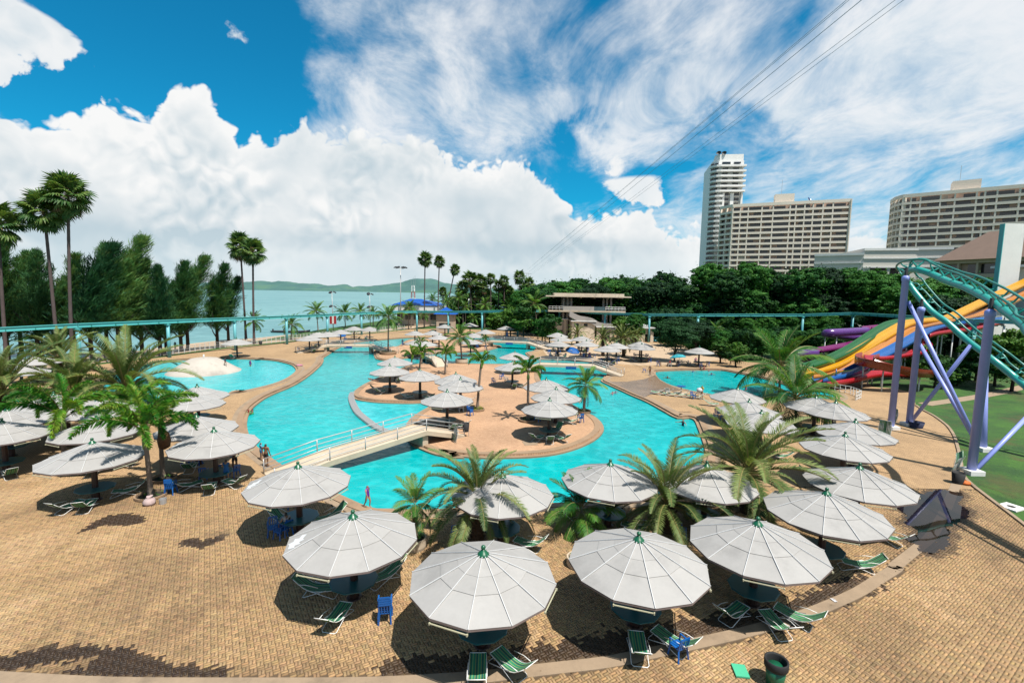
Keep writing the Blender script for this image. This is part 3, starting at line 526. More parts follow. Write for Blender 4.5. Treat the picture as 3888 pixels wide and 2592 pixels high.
MAT['slide_blue'] = slide_mat('slide_blue', (.012, .125, .42)); MAT['slide_green'] = slide_mat('slide_green', (.010, .125, .022))
MAT['slide_red'] = slide_mat('slide_red', (.46, .008, .018)); MAT['slide_rust'] = slide_mat('slide_rust', (.30, .030, .012)); MAT['slide_purple'] = slide_mat('slide_purple', (.13, .04, .25)); MAT['slide_magenta'] = slide_mat('slide_magenta', (.20, .008, .13))

# ------------------------------------------------------------------ ground, pools, sea
def deck_material(name, ca, cb, mortar, rot=35):
    m, g, b, out = new_mat(name)
    v = g.node('ShaderNodeNewGeometry').outputs['Position']
    mp = g.node('ShaderNodeMapping', None, Vector=v); mp.inputs['Rotation'].default_value = (0, 0, R(rot))
    br = g.n.new('ShaderNodeTexBrick'); g.l.new(mp.outputs[0], br.inputs['Vector'])
    br.inputs['Scale'].default_value = 1.; br.inputs['Brick Width'].default_value = .225; br.inputs['Row Height'].default_value = .1125
    br.inputs['Mortar Size'].default_value = .009; br.inputs['Mortar Smooth'].default_value = .3
    g.set(br.inputs['Color1'], ca); g.set(br.inputs['Color2'], cb); g.set(br.inputs['Mortar'], mortar)
    n = g.noise(v, .22, 8, .62); f = g.noise(v, 2.4, 6, .65)
    c = g.mix(1., br.outputs[0], g.mix(g.ss(n, .3, .7), (.86, .84, .80), (1.10, 1.07, 1.02)), 'MULTIPLY')
    c = g.mix(g.m('MULTIPLY', g.ss(f, .52, .78), .45), c, (.15, .10, .06))
    g.l.new(c, b.inputs['Base Color'])
    wet = g.ss(g.noise(v, .13, 6, .6), .60, .68)
    g.set(b.inputs['Roughness'], g.m('SUBTRACT', .85, g.m('MULTIPLY', wet, .35))); b.inputs['Specular IOR Level'].default_value = .35
    bump(g, b, br.outputs['Fac'], -.35, .006)
    return m
MAT['deck'] = deck_material('terrace_pavers', (.345, .232, .128), (.268, .178, .100), (.12, .078, .044))
MAT['island_deck'] = deck_material('island_pavers', (.325, .195, .118), (.40, .255, .16), (.20, .125, .078), 20)

def paver_material():
    m, g, b, out = new_mat('paver')
    v = g.node('ShaderNodeNewGeometry').outputs['Position']
    at = g.node('ShaderNodeAttribute', dict(attribute_name='tint'))
    n = g.noise(v, .35, 7, .62); f = g.noise(v, 9, 6, .7); s = g.noise(v, 55, 3, .6)
    k = g.m('ADD', g.m('ADD', .78, g.m('MULTIPLY', n, .36)), g.m('ADD', g.m('MULTIPLY', g.m('SUBTRACT', f, .5), .34), g.m('MULTIPLY', g.m('SUBTRACT', s, .5), .34)))
    c = g.vm('SCALE', at.outputs['Color'], scale=k)
    c = g.mix(g.m('MULTIPLY', g.ss(g.noise(v, .9, 8, .68), .55, .72), .45), c, (.12, .085, .05))
    g.l.new(c, b.inputs['Base Color'])
    wet = at.outputs['Alpha']
    g.set(b.inputs['Roughness'], g.m('SUBTRACT', .88, g.m('MULTIPLY', wet, .25))); b.inputs['Specular IOR Level'].default_value = .4
    bump(g, b, g.m('ADD', f, s), .35, .004)
    return m
MAT['paver'] = paver_material()
MAT['bed'] = pm('paving_bed', (.135, .088, .048), .95, .35, 1.2)

def water_material(name, ca, cb, wave=1., rough=.05, mixs=.18):
    m, g, b, out = new_mat(name)
    v = g.node('ShaderNodeNewGeometry').outputs['Position']
    n = g.noise(v, mixs * .5, 4, .55)
    rip = g.noise(v, 1.4 / wave, 3, .6, .8)
    c = g.mix(g.ss(n, .35, .65), ca, cb)
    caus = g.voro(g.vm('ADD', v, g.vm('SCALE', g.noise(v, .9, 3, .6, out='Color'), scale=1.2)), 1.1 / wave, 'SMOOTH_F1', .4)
    c = g.mix(g.m('MULTIPLY', g.ss(caus, .42, .76), .26), c, tuple(min(1, x * 1.45 + .03) for x in cb))  # pale caustic glints put into the water colour
    g.l.new(c, b.inputs['Base Color']); b.inputs['Roughness'].default_value = rough; b.inputs['IOR'].default_value = 1.33; b.inputs['Specular IOR Level'].default_value = .22 if rough < .2 else .2
    mp = g.node('ShaderNodeMapping', None, Vector=v); mp.inputs['Scale'].default_value = (1., 1.7, 1.)
    hgt = g.m('ADD', g.noise(mp.outputs[0], 2.2 / wave, 4, .55, .5), g.m('MULTIPLY', g.noise(mp.outputs[0], .6 / wave, 3, .5), 1.3))
    bump(g, b, hgt, .75, .06 * wave)
    return m
MAT['water'] = water_material('pool_water', (.0, .225, .24), (.0, .28, .285))
MAT['water_shallow'] = water_material('shallow_water', (.010, .29, .32), (.025, .34, .36))
MAT['sea'] = water_material('sea_water', (.070, .175, .185), (.105, .225, .23), 4.5, .35, .02)

deck_poly = ccw([(-78, -12)] + [(-76, 20)] + LAY['fence'] + list(reversed(LAY['deck_far'])) + list(reversed(LAY['deck_right'])) + [(24, 10), (24, -12)])
main_pool = ccw([p[:2] for p in smooth_pts(LAY['main_pool'], 3, True)])
right_pool = ccw([p[:2] for p in smooth_pts(LAY['right_pool'], 3, True)])
left_pool = ccw([p[:2] for p in smooth_pts(LAY['left_pool'], 3, True)])
island = ccw([p[:2] for p in smooth_pts(LAY['island'], 3, True)])
islet = ccw([p[:2] for p in smooth_pts(LAY['islet'], 3, True)])
POOLS = (main_pool, right_pool, left_pool)
WZ = -.25
NEAR_Y = 29.0

def split_sheet(name, sheet, mnear, mfar):
    """the near part carries real pavers, so its sheet is their bed"""
    me = sheet.mesh(name)
    for side, nm, m, z in ((1, name, mfar, 0.), (-1, 'paving_bed', mnear, -.022)):
        bm = bmesh.new(); bm.from_mesh(me)
        bmesh.ops.bisect_plane(bm, geom=bm.verts[:] + bm.edges[:] + bm.faces[:], plane_co=(0, NEAR_Y, 0), plane_no=(0, side, 0), clear_inner=True, clear_outer=False)
        for v in bm.verts: v.co.z += z
        m2 = bpy.data.meshes.new(nm); bm.to_mesh(m2); bm.free(); m2.materials.append(m)
        o = link(nm, m2); tag(o, kind='structure')
        if side < 0: bed = o
    bpy.data.meshes.remove(me)
    return bed
paving_bed = split_sheet('terrace', MB().sheet(deck_poly, POOLS, 0.), MAT['bed'], MAT['deck'])
# edge faces of the terrace
tag(MB().sweep(deck_poly, [(0, -.5), (0, -.03)], True).build('terrace_edge', MAT['concrete']), kind='structure')

# pools
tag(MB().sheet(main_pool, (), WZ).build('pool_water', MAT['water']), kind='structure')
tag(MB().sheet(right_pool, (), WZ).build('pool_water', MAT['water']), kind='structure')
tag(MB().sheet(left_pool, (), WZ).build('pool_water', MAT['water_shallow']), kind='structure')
lag = ccw([p[:2] for p in LAY['weir']] + [(-7.9, 36.9), (-5.2, 39.5), (-3.5, 45.5), (-8, 50), (-16, 53)])
tag(MB().sheet(lag, (), WZ + .02).build('lagoon_water', MAT['water_shallow']), kind='structure')
for nm, pl in (('main', main_pool), ('right', right_pool), ('left', left_pool)):
    mb = MB()
    mb.sweep(pl, [(.30, -.8), (.30, -.10), (-.02, -.10), (-.02, .045), (-.52, .045), (-.52, -.03)], True)
    tag(mb.build('pool_coping', MAT['coping']), kind='structure')
    tag(MB().sweep(pl, [(-.54, .012), (-.95, .012)], True).build('coping_border', MAT['concrete']), kind='structure')
for nm, pl, m in (('island_deck', island, MAT['island_deck']), ('islet_deck', islet, MAT['island_deck'])):
    mb = MB().prism(pl, -.7, 0.); tag(mb.build(nm, m), kind='structure')
    mb = MB().sweep(pl, [(-.30, -.8), (-.30, -.12), (.02, -.12), (.02, .045), (.55, .045), (.55, -.03)], True, flip=True)
    tag(mb.build('island_coping', MAT['coping']), kind='structure')
# sloping wet ramp between the pools
MAT['wet_ramp'] = pm('wet_ramp', (.30, .20, .125), .25, .3, .35, .2, 14, dirt=.6)
tag(MB().sheet(ccw(LAY['ramp']), (), .052).build('wading_ramp', MAT['wet_ramp']), kind='structure')
# kerb band set flush into the paving
strip = [p[:2] for p in smooth_pts(LAY['strip'], 4)]
band = thing('kerb_band', None, None); tag(band, kind='structure')
step_n = 6
for i in range(0, len(strip) - 1, step_n):
    seg = strip[i:i + step_n + 1]
    if len(seg) < 2: break
    MB().sweep(seg, [(-.24, -.05), (-.24, .014), (.24, .014), (.24, -.05)], flip=True).build('kerb_slab', MAT['concrete'], band)
# puddle over the paving
def puddle_material():
    m, g, b, out = new_mat('puddle_water')
    v = g.node('ShaderNodeNewGeometry').outputs['Position']
    nb = g.node('ShaderNodeBump', None, Strength=.03, Distance=.01, Height=g.noise(v, 2., 2, .5)).outputs[0]
    fr = g.node('ShaderNodeFresnel', None, IOR=1.5, Normal=nb).outputs[0]
    gl = g.node('ShaderNodeBsdfGlossy', None, Roughness=.02, Normal=nb); tr = g.node('ShaderNodeBsdfTransparent', None, Color=(.30, .27, .27))
    ms = g.node('ShaderNodeMixShader'); g.l.new(g.m('ADD', g.m('MULTIPLY', fr, .75), .02, clamp=True), ms.inputs[0]); g.l.new(tr.outputs[0], ms.inputs[1]); g.l.new(gl.outputs[0], ms.inputs[2]); g.l.new(ms.outputs[0], out.inputs[0])
    return m
MAT['puddle'] = puddle_material()
pud = [p[:2] for p in smooth_pts(LAY['puddle'], 3, True)]
_r = random.Random(5); pud = [(x + _r.uniform(-.10, .10), y + _r.uniform(-.13, .13)) for x, y in [q[:2] for q in smooth_pts([(p[0], p[1], 0) for p in pud], 3, True)]]
tag(MB().sheet(ccw(pud), (), .0185).build('puddle', MAT['puddle'], None), kind='structure')

# ---- pavers: zig-zag concrete blocks laid in basket weave
def pavers():
    S = .205; ang = R(33); ca, sa = math.cos(ang), math.sin(ang)
    n = 215; I, J = np.meshgrid(np.arange(-n, n), np.arange(-n, n), indexing='ij')
    I = I.ravel(); J = J.ravel()
    cx0 = (I + .5) * S; cy0 = (J + .5) * S; ox, oy = 0., 20.
    CX = ox + cx0 * ca - cy0 * sa; CY = oy + cx0 * sa + cy0 * ca
    keep = (CY < NEAR_Y - .12) & (CY > 7.5) & (np.abs(CX) < 1.17 * CY + 6.5)
    I, J, CX, CY = I[keep], J[keep], CX[keep], CY[keep]
    H = ((I + J) % 2 == 0)
    xs, ys, rot, orient = [], [], [], []
    for s in (-1, 1):
        off = s * S / 4
        lx = np.where(H, 0., off); ly = np.where(H, off, 0.)
        xs.append(CX + lx * ca - ly * sa); ys.append(CY + lx * sa + ly * ca); rot.append(np.where(H, ang, ang + math.pi / 2)); orient.append(H)
    X = np.concatenate(xs); Y = np.concatenate(ys); A = np.concatenate(rot); H = np.concatenate(orient)
    ok = inside(X, Y, deck_poly)
    for pl in POOLS: ok &= ~inside(X, Y, pl) & (dist_line(X, Y, pl, True) > 1.0)
    ok &= dist_line(X, Y, strip) > .30
    X, Y, A, H = X[ok], Y[ok], A[ok], H[ok]
    N = len(X); rs = np.random.RandomState(4)
    # colour of each block; wet ones darker
    base = np.where(H[:, None], np.array([[.300, .188, .088]]), np.array([[.268, .174, .088]]))
    tint = base * (1 + rs.normal(0, .09, (N, 1))) * (1 + rs.normal(0, .025, (N, 3)))
    old = rs.rand(N) < .06; tint[old] *= .72
    # grime of many years: broad darker and greyer patches, some washed paler
    def field2(sc, sd):
        q = np.random.RandomState(sd); G = q.rand(64, 64); u = (X / sc) % 64; v = (Y / sc) % 64; i0 = u.astype(int); j0 = v.astype(int); fu = u - i0; fv = v - j0; fu = fu * fu * (3 - 2 * fu); fv = fv * fv * (3 - 2 * fv)
        i1 = (i0 + 1) % 64; j1 = (j0 + 1) % 64; return (G[i0, j0] * (1 - fu) + G[i1, j0] * fu) * (1 - fv) + (G[i0, j1] * (1 - fu) + G[i1, j1] * fu) * fv
    gr = .5 * field2(3.1, 1) + .3 * field2(1.3, 2) + .2 * field2(.5, 3)
    dark = np.clip((gr - .52) / .16, 0, 1); pale = np.clip((.40 - gr) / .14, 0, 1)
    tint *= (1 - .28 * dark[:, None] * np.array([[.9, .92, .85]])) * (1 + .20 * pale[:, None] * np.array([[1., 1.15, 1.5]]))
    wetpolys = [LAY['wet_a'], LAY['wet_b'], LAY['wet_c']]
    wet = np.zeros(N)
    for w in wetpolys:
        w = [p[:2] for p in w]; jx = X + rs.normal(0, .06, N); jy = Y + rs.normal(0, .06, N)
        d = dist_line(X, Y, w, True); ins = inside(jx, jy, w)
        wet = np.maximum(wet, np.where(ins, np.clip(.75 + d * 1.1, 0, 1), 0))
    dry = [p[:2] for p in LAY['wet_dry']]; wet = np.where(inside(X + rs.normal(0, .12, N), Y + rs.normal(0, .1, N), dry), wet * .35, wet)
    damp = (dist_line(X, Y, LAY['damp_line']) < .55 + rs.normal(0, .16, N)); wet = np.where(damp, np.maximum(wet, .85), wet)
    dp = (dist_line(X, Y, pud, True) < .30 + rs.normal(0, .1, N)) | inside(X, Y, pud); wet = np.where(dp, np.maximum(wet, .6), wet)
    wet = np.where(wet > .5, np.clip(wet + .1, 0, 1), wet); wetc = np.array([[.24, .185, .14]])
    tint = tint * (1 - wet[:, None]) + tint * wetc * .42 * wet[:, None]
    # wavy outline
    l, w, a = S / 2 - .006, S / 4 - .005, .010
    out = np.array([(-l, -w + a), (-l * .35, -w + a), (l * .0, -w - a * .6), (l * .6, -w - a * .6), (l, -w + a * .2), (l, w + a * .2), (l * .6, w - a * .8), (0, w - a * .8), (-l * .35, w + a * .8), (-l, w + a * .8)])
    out[:, 1] *= .93
    K = len(out)
    # the ones that show largest: nearest to the camera inside the frame
    infr = (np.abs(X) < 1.08 * Y + .2) & (Y > 9.6)
    order = np.argsort(np.where(infr, Y + .12 * np.abs(X) , 1e6)); near = np.zeros(N, bool); near[order[:300]] = True
    tilt = rs.normal(0, .0012, N)
    def field(idx, name):
        M = len(idx); c, s = np.cos(A[idx]), np.sin(A[idx])
        vx = X[idx][:, None] + c[:, None] * out[:, 0] - s[:, None] * out[:, 1]
        vy = Y[idx][:, None] + s[:, None] * out[:, 0] + c[:, None] * out[:, 1]
        top = np.repeat((.012 + tilt[idx])[:, None], K, 1) + rs.normal(0, .0007, (M, K))
        co = np.empty((M, 2 * K, 3)); co[:, :K, 0] = vx; co[:, :K, 1] = vy; co[:, :K, 2] = top
        co[:, K:, 0] = vx; co[:, K:, 1] = vy; co[:, K:, 2] = -.03
        me = bpy.data.meshes.new(name); me.vertices.add(M * 2 * K); me.vertices.foreach_set('co', co.ravel())
        b = np.arange(M)[:, None] * 2 * K
        topf = b + np.arange(K)[None]
        q = np.stack([np.arange(K) + K, (np.arange(K) + 1) % K + K, (np.arange(K) + 1) % K, np.arange(K)], 1)  # K,4
        sides = (b[:, :, None] + q[None]).reshape(M, K * 4)
        loops = np.concatenate([topf, sides], 1).ravel()
        tot = np.tile(np.concatenate([[K], np.full(K, 4)]), M); start = np.concatenate([[0], np.cumsum(tot)[:-1]])
        me.loops.add(len(loops)); me.loops.foreach_set('vertex_index', loops.astype(np.int32))
        me.polygons.add(len(tot)); me.polygons.foreach_set('loop_start', start.astype(np.int32)); me.polygons.foreach_set('loop_total', tot.astype(np.int32))
        at = me.attributes.new('tint', 'FLOAT_COLOR', 'POINT')
        cc = np.concatenate([tint[idx], wet[idx][:, None]], 1); at.data.foreach_set('color', np.repeat(cc, 2 * K, 0).ravel())
        me.update(calc_edges=True); me.validate(); me.materials.append(MAT['paver']); return me
    o = link('pavers', field(np.where(~near)[0], 'pavers'), None, paving_bed); tag(o, kind='stuff')
    bins = {}
    for i in np.where(near)[0]:
        key = (bool(H[i]), int(wet[i] * 3), int((tint[i, 0] / max(base[i, 0], 1e-3)) * 5))
        if key not in bins:
            mb = MB(); mb.add([(x, y, .012) for x, y in out] + [(x, y, -.03) for x, y in out], [tuple(range(K))] + [(j + K, (j + 1) % K + K, (j + 1) % K, j) for j in range(K)])
            me = mb.mesh('paver'); at = me.attributes.new('tint', 'FLOAT_COLOR', 'POINT')
            at.data.foreach_set('color', np.tile(np.concatenate([tint[i], [wet[i]]]), 2 * K)); me.materials.append(MAT['paver']); bins[key] = me
        link('paver', bins[key], None, paving_bed, (X[i], Y[i], tilt[i]), (0, 0, A[i]))
    return N
N_PAVERS = pavers()

# lawn, wood floor, beach, sea, hills
def grass_material():
    m, g, b, out = new_mat('lawn_grass')
    v = g.node('ShaderNodeNewGeometry').outputs['Position']
    n = g.noise(v, .3, 6, .6); f = g.noise(v, 6, 6, .7)
    c = g.mix(g.ss(g.m('ADD', g.m('MULTIPLY', n, .6), g.m('MULTIPLY', f, .4)), .35, .65), (.005, .038, .001), (.030, .095, .003))
    c = g.mix(g.m('MULTIPLY', g.ss(g.noise(v, .22, 8, .7), .50, .63), .6), c, (.055, .040, .009))
    c = g.mix(g.m('MULTIPLY', g.ss(g.noise(v, 1.6, 5, .7), .45, .70), .6), c, (.012, .040, .004))
    g.l.new(c, b.inputs['Base Color']); b.inputs['Roughness'].default_value = .9
    bump(g, b, f, .9, .06)
    return m
MAT['lawn'] = grass_material()
land = [(-62, 40), (-60, 150), (-50, 240), (-30, 330), (150, 520), (1500, 1500), (6000, 2600), (6000, -2500), (-300, -2500), (-300, -60), (-90, -20), (-84, 30)]
tag(MB().sheet(ccw(land), (), -.30).build('ground', MAT['lawn']), kind='structure')
dr = LAY['deck_right']
lawn = ccw(list(dr) + [(60, 76), (75, 70), (90, 60), (90, 0), (40, -12), (24, -12), (24, 10)])
tag(MB().sheet(lawn, (), -.04).build('lawn', MAT['lawn']), kind='structure')
lk = thing('lawn_kerb', None, None); tag(lk, kind='structure')
kp = smooth_pts([(24, 16.5)] + dr[:12], 4)
for i in range(len(kp) - 1):
    if i % 2 == 0:
        MB().sweep([kp[i][:2], kp[i + 1][:2], kp[min(i + 2, len(kp) - 1)][:2]] if i + 2 < len(kp) else [kp[i][:2], kp[i + 1][:2]], [(-.10, -.1), (-.10, .10), (.10, .10), (.10, -.1)], flip=True).build('kerb_stone', MAT['concrete'], lk)
tag(MB().sweep([p[:2] for p in smooth_pts([(48.0, 53.5), (56, 57), (66, 62), (80, 70)], 3)], [(-.7, -.02), (.7, -.02)], flip=True).build('path', MAT['concrete']), kind='structure')
tag(MB().sheet(ccw([(7, 88), (14, 84), (22, 80), (30, 82), (44, 92), (46, 104), (38, 116), (20, 128), (6, 120)]), (), .004).build('sand_court', MAT['sand']), kind='structure')
# beach between fence line and water
fl = LAY['fence']; wl = LAY['waterline']
fa = smooth_pts(fl, 4); wa = smooth_pts(wl[:len(fl)] if len(wl) >= len(fl) else wl, 4)
k = 40
def resamp(p, k):
    P = np.array([q[:2] for q in p]); s = np.concatenate([[0], np.cumsum(np.hypot(*np.diff(P, axis=0).T))]); t = np.linspace(0, s[-1], k)
    return np.stack([np.interp(t, s, P[:, 0]), np.interp(t, s, P[:, 1])], 1)
A_, B_ = resamp(fl + [(-30, 165), (-24, 210)], k), resamp(wl[:11], k)
mb = MB(); rows = 7
for i in range(rows):
    t = i / (rows - 1) * 1.25
    for j in range(k):
        q = A_[j] * (1 - t) + B_[j] * t; mb.v.append((q[0], q[1], -.06 - .2 * min(t, .5) - 1.15 * max(0., t - .12)))
for i in range(rows - 1):
    for j in range(k - 1): mb.f.append((i * k + j, i * k + j + 1, (i + 1) * k + j + 1, (i + 1) * k + j)); mb.mi.append(0)
tag(mb.build('beach', MAT['sand'], None, True), kind='structure')
tag(MB().sheet([(-9000, -3000), (9000, -3000), (9000, 40000), (-30000, 40000)], (), -1.1).build('sea', MAT['sea']), kind='structure')
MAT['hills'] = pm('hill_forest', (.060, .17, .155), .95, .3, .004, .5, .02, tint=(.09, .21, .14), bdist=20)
def hills():
    # a headland across the bay, about 6 km away
    prof = [(-3900, 0), (-3500, 70), (-3300, 88), (-2900, 84), (-2480, 104), (-2200, 118), (-2000, 112), (-1860, 124), (-1700, 100), (-1500, 96), (-1340, 92), (-1200, 74), (-1000, 96), (-900, 76), (-760, 84), (-690, 70), (-500, 96), (-240, 140), (-60, 176), (40, 186), (130, 176), (330, 140), (560, 110), (800, 88), (1040, 66), (1250, 72), (1600, 66), (2000, 76), (2500, 70), (3200, 60), (4200, 0)]
    xs = np.linspace(-3900, 4200, 240); hs = np.interp(xs, [p[0] for p in prof], [p[1] for p in prof])
    rs = np.random.RandomState(3); hs = hs + np.convolve(rs.normal(0, 9, 240), np.ones(4) / 4, 'same') * (hs > 20)
    rows = 17; mb = MB(); dep = 1500.
    for i in range(rows):
        t = i / (rows - 1); sh = math.sin(math.pi * t) ** .8
        bend = rs.normal(0, 1, 240); bend = np.convolve(bend, np.ones(9) / 9, 'same') * 60
        for j in range(240):
            hh = hs[j] * sh * (1 + .12 * math.sin(j * .35 + i) * (sh < .98)); y = 5600 + dep * t + 90 * math.sin(j * .13) + bend[j] * (0 < t < 1)
            mb.v.append((xs[j] * y / 6300 - 1250, y, -6 + hh * 1.02 * y / 6300))
    for i in range(rows - 1):
        for j in range(239): mb.f.append((i * 240 + j, i * 240 + j + 1, (i + 1) * 240 + j + 1, (i + 1) * 240 + j)); mb.mi.append(0)
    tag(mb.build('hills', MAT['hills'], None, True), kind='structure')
hills()

# ------------------------------------------------------------------ sunshades
def make_shade():
    NS, RO, RM, RI, ZR, ZA = 12, 2.55, 1.52, .20, 2.48, 3.40
    zr = lambda r: ZR + (ZA - ZR) * (1 - r / RO)
    t = thing('sunshade', 'x', 'sunshade')
    ha = math.pi / NS
    def panel(r0, r1, lift0, lift1, th=.02, droop=0.):
        mb = MB(); e = .997
        pts = []
        for r, lf in ((r0, lift0), (r1, lift1)):
            for s in (-1, 1): pts.append(Vector((r * math.cos(ha), s * r * math.sin(ha) * e, zr(r) + lf)))
        a, b, c, d = pts[0], pts[2], pts[3], pts[1]
        mid = (b + c) / 2 + Vector((0, 0, -droop))
        top = [a, b, mid, c, d]; vs = top + [p - Vector((0, 0, th)) for p in top]
        mb.add(vs, [(0, 1, 2, 3, 4), (9, 8, 7, 6, 5), (0, 5, 6, 1), (1, 6, 7, 2), (2, 7, 8, 3), (3, 8, 9, 4), (4, 9, 5, 0)])
        return mb
    lo = panel(RM - .12, RO, -.006, 0.).mesh('roof_panel'); lo.materials.append(MAT['canopy'])
    md = panel(.86, RM, .010, .017, .012, .0).mesh('roof_panel'); md.materials.append(MAT['canopy'])
    up = panel(RI, .90, .018, .022, .012).mesh('roof_panel'); up.materials.append(MAT['canopy'])
    rd = MB()
    e0, e1 = (RI * 1.0, 0, zr(RI) + .055), (RO + .005, 0, zr(RO) + .022); rd.bar(e0, e1, .018, .030)
    rdm = rd.mesh('ridge'); rdm.materials.append(MAT['ridge'])
    fm = MB(); a = (RO * math.cos(ha), -RO * math.sin(ha)); b = (a[0], -a[1])
    fm.add([(a[0], a[1], ZR - .075), (b[0], b[1], ZR - .075), (b[0], b[1], ZR + .004), (a[0], a[1], ZR + .004), (a[0] - .05, a[1] * .98, ZR - .075), (b[0] - .05, b[1] * .98, ZR - .075), (b[0] - .05, b[1] * .98, ZR - .01), (a[0] - .05, a[1] * .98, ZR - .01)], [(0, 1, 2, 3), (5, 4, 7, 6), (4, 5, 1, 0)])
    fmm = fm.mesh('fascia'); fmm.materials.append(MAT['fascia'])
    for i in range(NS):
        an = TAU * i / NS
        for me in (lo, md, up): link('roof_panel', me, None, t, None, (0, 0, an))
        link('ridge', rdm, None, t, None, (0, 0, an + ha)); link('fascia', fmm, None, t, None, (0, 0, an))
        if i in (1, 5, 9): pass
    cap = MB().lathe([(.22, ZA - .09), (.21, ZA - .02), (.16, ZA + .03), (.12, ZA + .08), (.07, ZA + .13), (.06, ZA + .15)], 14).build('cap', MAT['cap_green'], t, True)
    MB().lathe([(.02, ZA + .13), (.065, ZA + .15), (.085, ZA + .21), (.075, ZA + .26), (.035, ZA + .295), (.01, ZA + .30)], 12).build('knob', MAT['cap_green'], cap, True)
    fl = MB()
    fl.lathe([(.20, ZA - .085), (.27, ZA - .095), (.27, ZA - .08), (.20, ZA - .07)], 14, cap=False)
    fl.build('cap_flashing', MAT['ridge'], cap)
    pole = MB().lathe([(.155, 0), (.155, ZA - .1)], 8).build('pole', MAT['pole'], t)
    MB().box((0, -.165, 2.05), (.20, .02, .26)).build('notice', MAT['sign_yellow'], pole)
    for s in range(6):
        an = TAU * s / 6; MB().bar((.12 * math.cos(an), .12 * math.sin(an), 2.85), (1.9 * math.cos(an), 1.9 * math.sin(an), zr(1.9) - .13), .05, .06).build('rafter', MAT['pole'], t)
    tb = MB().lathe([(.93, .70), (.96, .72), (.96, .75), (.93, .765)], 10).build('table_top', MAT['table'], t)
    MB().lathe([(.34, 0.), (.30, .04), (.20, .06), (.20, .70)], 8).build('table_base', MAT['pole'], tb)
    lm = MB(); lm.bar((-.62, 0, 0), (.62, 0, 0), .035, .03); lm.bar((-.66, 0, .0), (-.62, 0, 0), .07, .07); lm.bar((.62, 0, 0), (.66, 0, 0), .07, .07)
    lmm = lm.mesh('lamp_tube'); lmm.materials.append(MAT['lamp_tube'])
    for i in (8, 11):
        an = TAU * i / NS; rr = RO * math.cos(ha) + .01
        link('lamp_tube', lmm, None, t, (rr * math.cos(an), rr * math.sin(an), ZR - .16), (0, 0, an + math.pi / 2))
    return t
def make_shade_far():
    """same sunshade for the ones far off, whose sheets cannot be told apart"""
    NS, RO, ZR, ZA = 12, 2.55, 2.48, 3.36
    t = thing('sunshade', 'x', 'sunshade'); mb = MB()
    ring = lambda r, z: [(r * math.cos(TAU * (i + .5) / NS), r * math.sin(TAU * (i + .5) / NS), z) for i in range(NS)]
    z = lambda r: ZR + (ZA - ZR) * (1 - r / RO)
    vs = ring(.28, z(.28) + .04) + ring(1.5, z(1.5) + .04) + ring(1.5, z(1.5)) + ring(RO, ZR) + ring(RO, ZR - .08) + ring(RO - .08, ZR - .08) + ring(.2, ZA - .12)
    fs = []
    for k in range(6):
        for i in range(NS): j = (i + 1) % NS; fs.append((k * NS + i, (k + 1) * NS + i, (k + 1) * NS + j, k * NS + j))
    fs.append(tuple(range(NS))); mb.add(vs, fs); mb.build('canopy', MAT['canopy'], t)
    MB().lathe([(.22, ZA - .1), (.18, ZA), (.07, ZA + .13), (.09, ZA + .22), (.02, ZA + .30)], 10).build('cap', MAT['cap_green'], t, True)
    MB().lathe([(.15, 0), (.15, ZA - .1)], 8).build('pole', MAT['pole'], t)
    MB().lathe([(.93, .70), (.96, .72), (.96, .75), (.93, .765)], 10).build('table_top', MAT['table'], t)
    return t
shade = make_shade(); shade_far = make_shade_far(); used_shade = {0: False, 1: False}
SHADES = []
ZONE = dict(strip=('grey twelve-sided metal sunshade with green cap standing along the curved kerb band', 'sunshades along the kerb band', 0),
 right=('grey twelve-sided metal sunshade with green cap between coconut palms and coaster columns', 'sunshades beside the coaster columns', 0),
 shore=('grey twelve-sided metal sunshade with green cap on the near edge of the pool behind date palms', 'sunshades on the near pool edge', 0),
 step=('grey twelve-sided metal sunshade with green cap beside the pool steps', 'sunshades beside the pool steps', 0),
 left=('grey metal sunshade with green cap among the palms by the round shallow pool', 'sunshades by the shallow pool', 0),
 fence=('pale grey metal sunshade standing before the beach fence', 'sunshades along the beach fence', 1),
 island=('pale grey twelve-sided metal sunshade with green cap on the brick pool island', 'sunshades on the pool island', 0),
 islet=('pale grey metal sunshade on the small islet behind the pool island', 'sunshades on the islet', 1),
 lawn=('pale grey metal sunshade beyond the far footbridge near the palm grove', 'sunshades by the palm grove', 1),
 sand=('pale grey metal sunshade on the sand court with date palms', 'sunshades on the sand court', 1))
patch_me = None
def painted_flare(parent, az):  # ragged white light flare, painted as a flat patch on one roof sheet
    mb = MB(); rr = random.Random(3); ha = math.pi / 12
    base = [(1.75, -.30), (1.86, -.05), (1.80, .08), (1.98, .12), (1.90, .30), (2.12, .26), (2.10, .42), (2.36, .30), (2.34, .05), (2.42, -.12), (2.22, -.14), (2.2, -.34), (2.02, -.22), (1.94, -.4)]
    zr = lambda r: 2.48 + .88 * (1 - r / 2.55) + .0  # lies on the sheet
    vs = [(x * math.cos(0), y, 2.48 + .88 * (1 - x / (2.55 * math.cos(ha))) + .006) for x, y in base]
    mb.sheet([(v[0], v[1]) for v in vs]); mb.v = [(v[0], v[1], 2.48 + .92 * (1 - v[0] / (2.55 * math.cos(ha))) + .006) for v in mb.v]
    mb.build('white_patch', MAT['worn_white'], parent, rot=(0, 0, az))
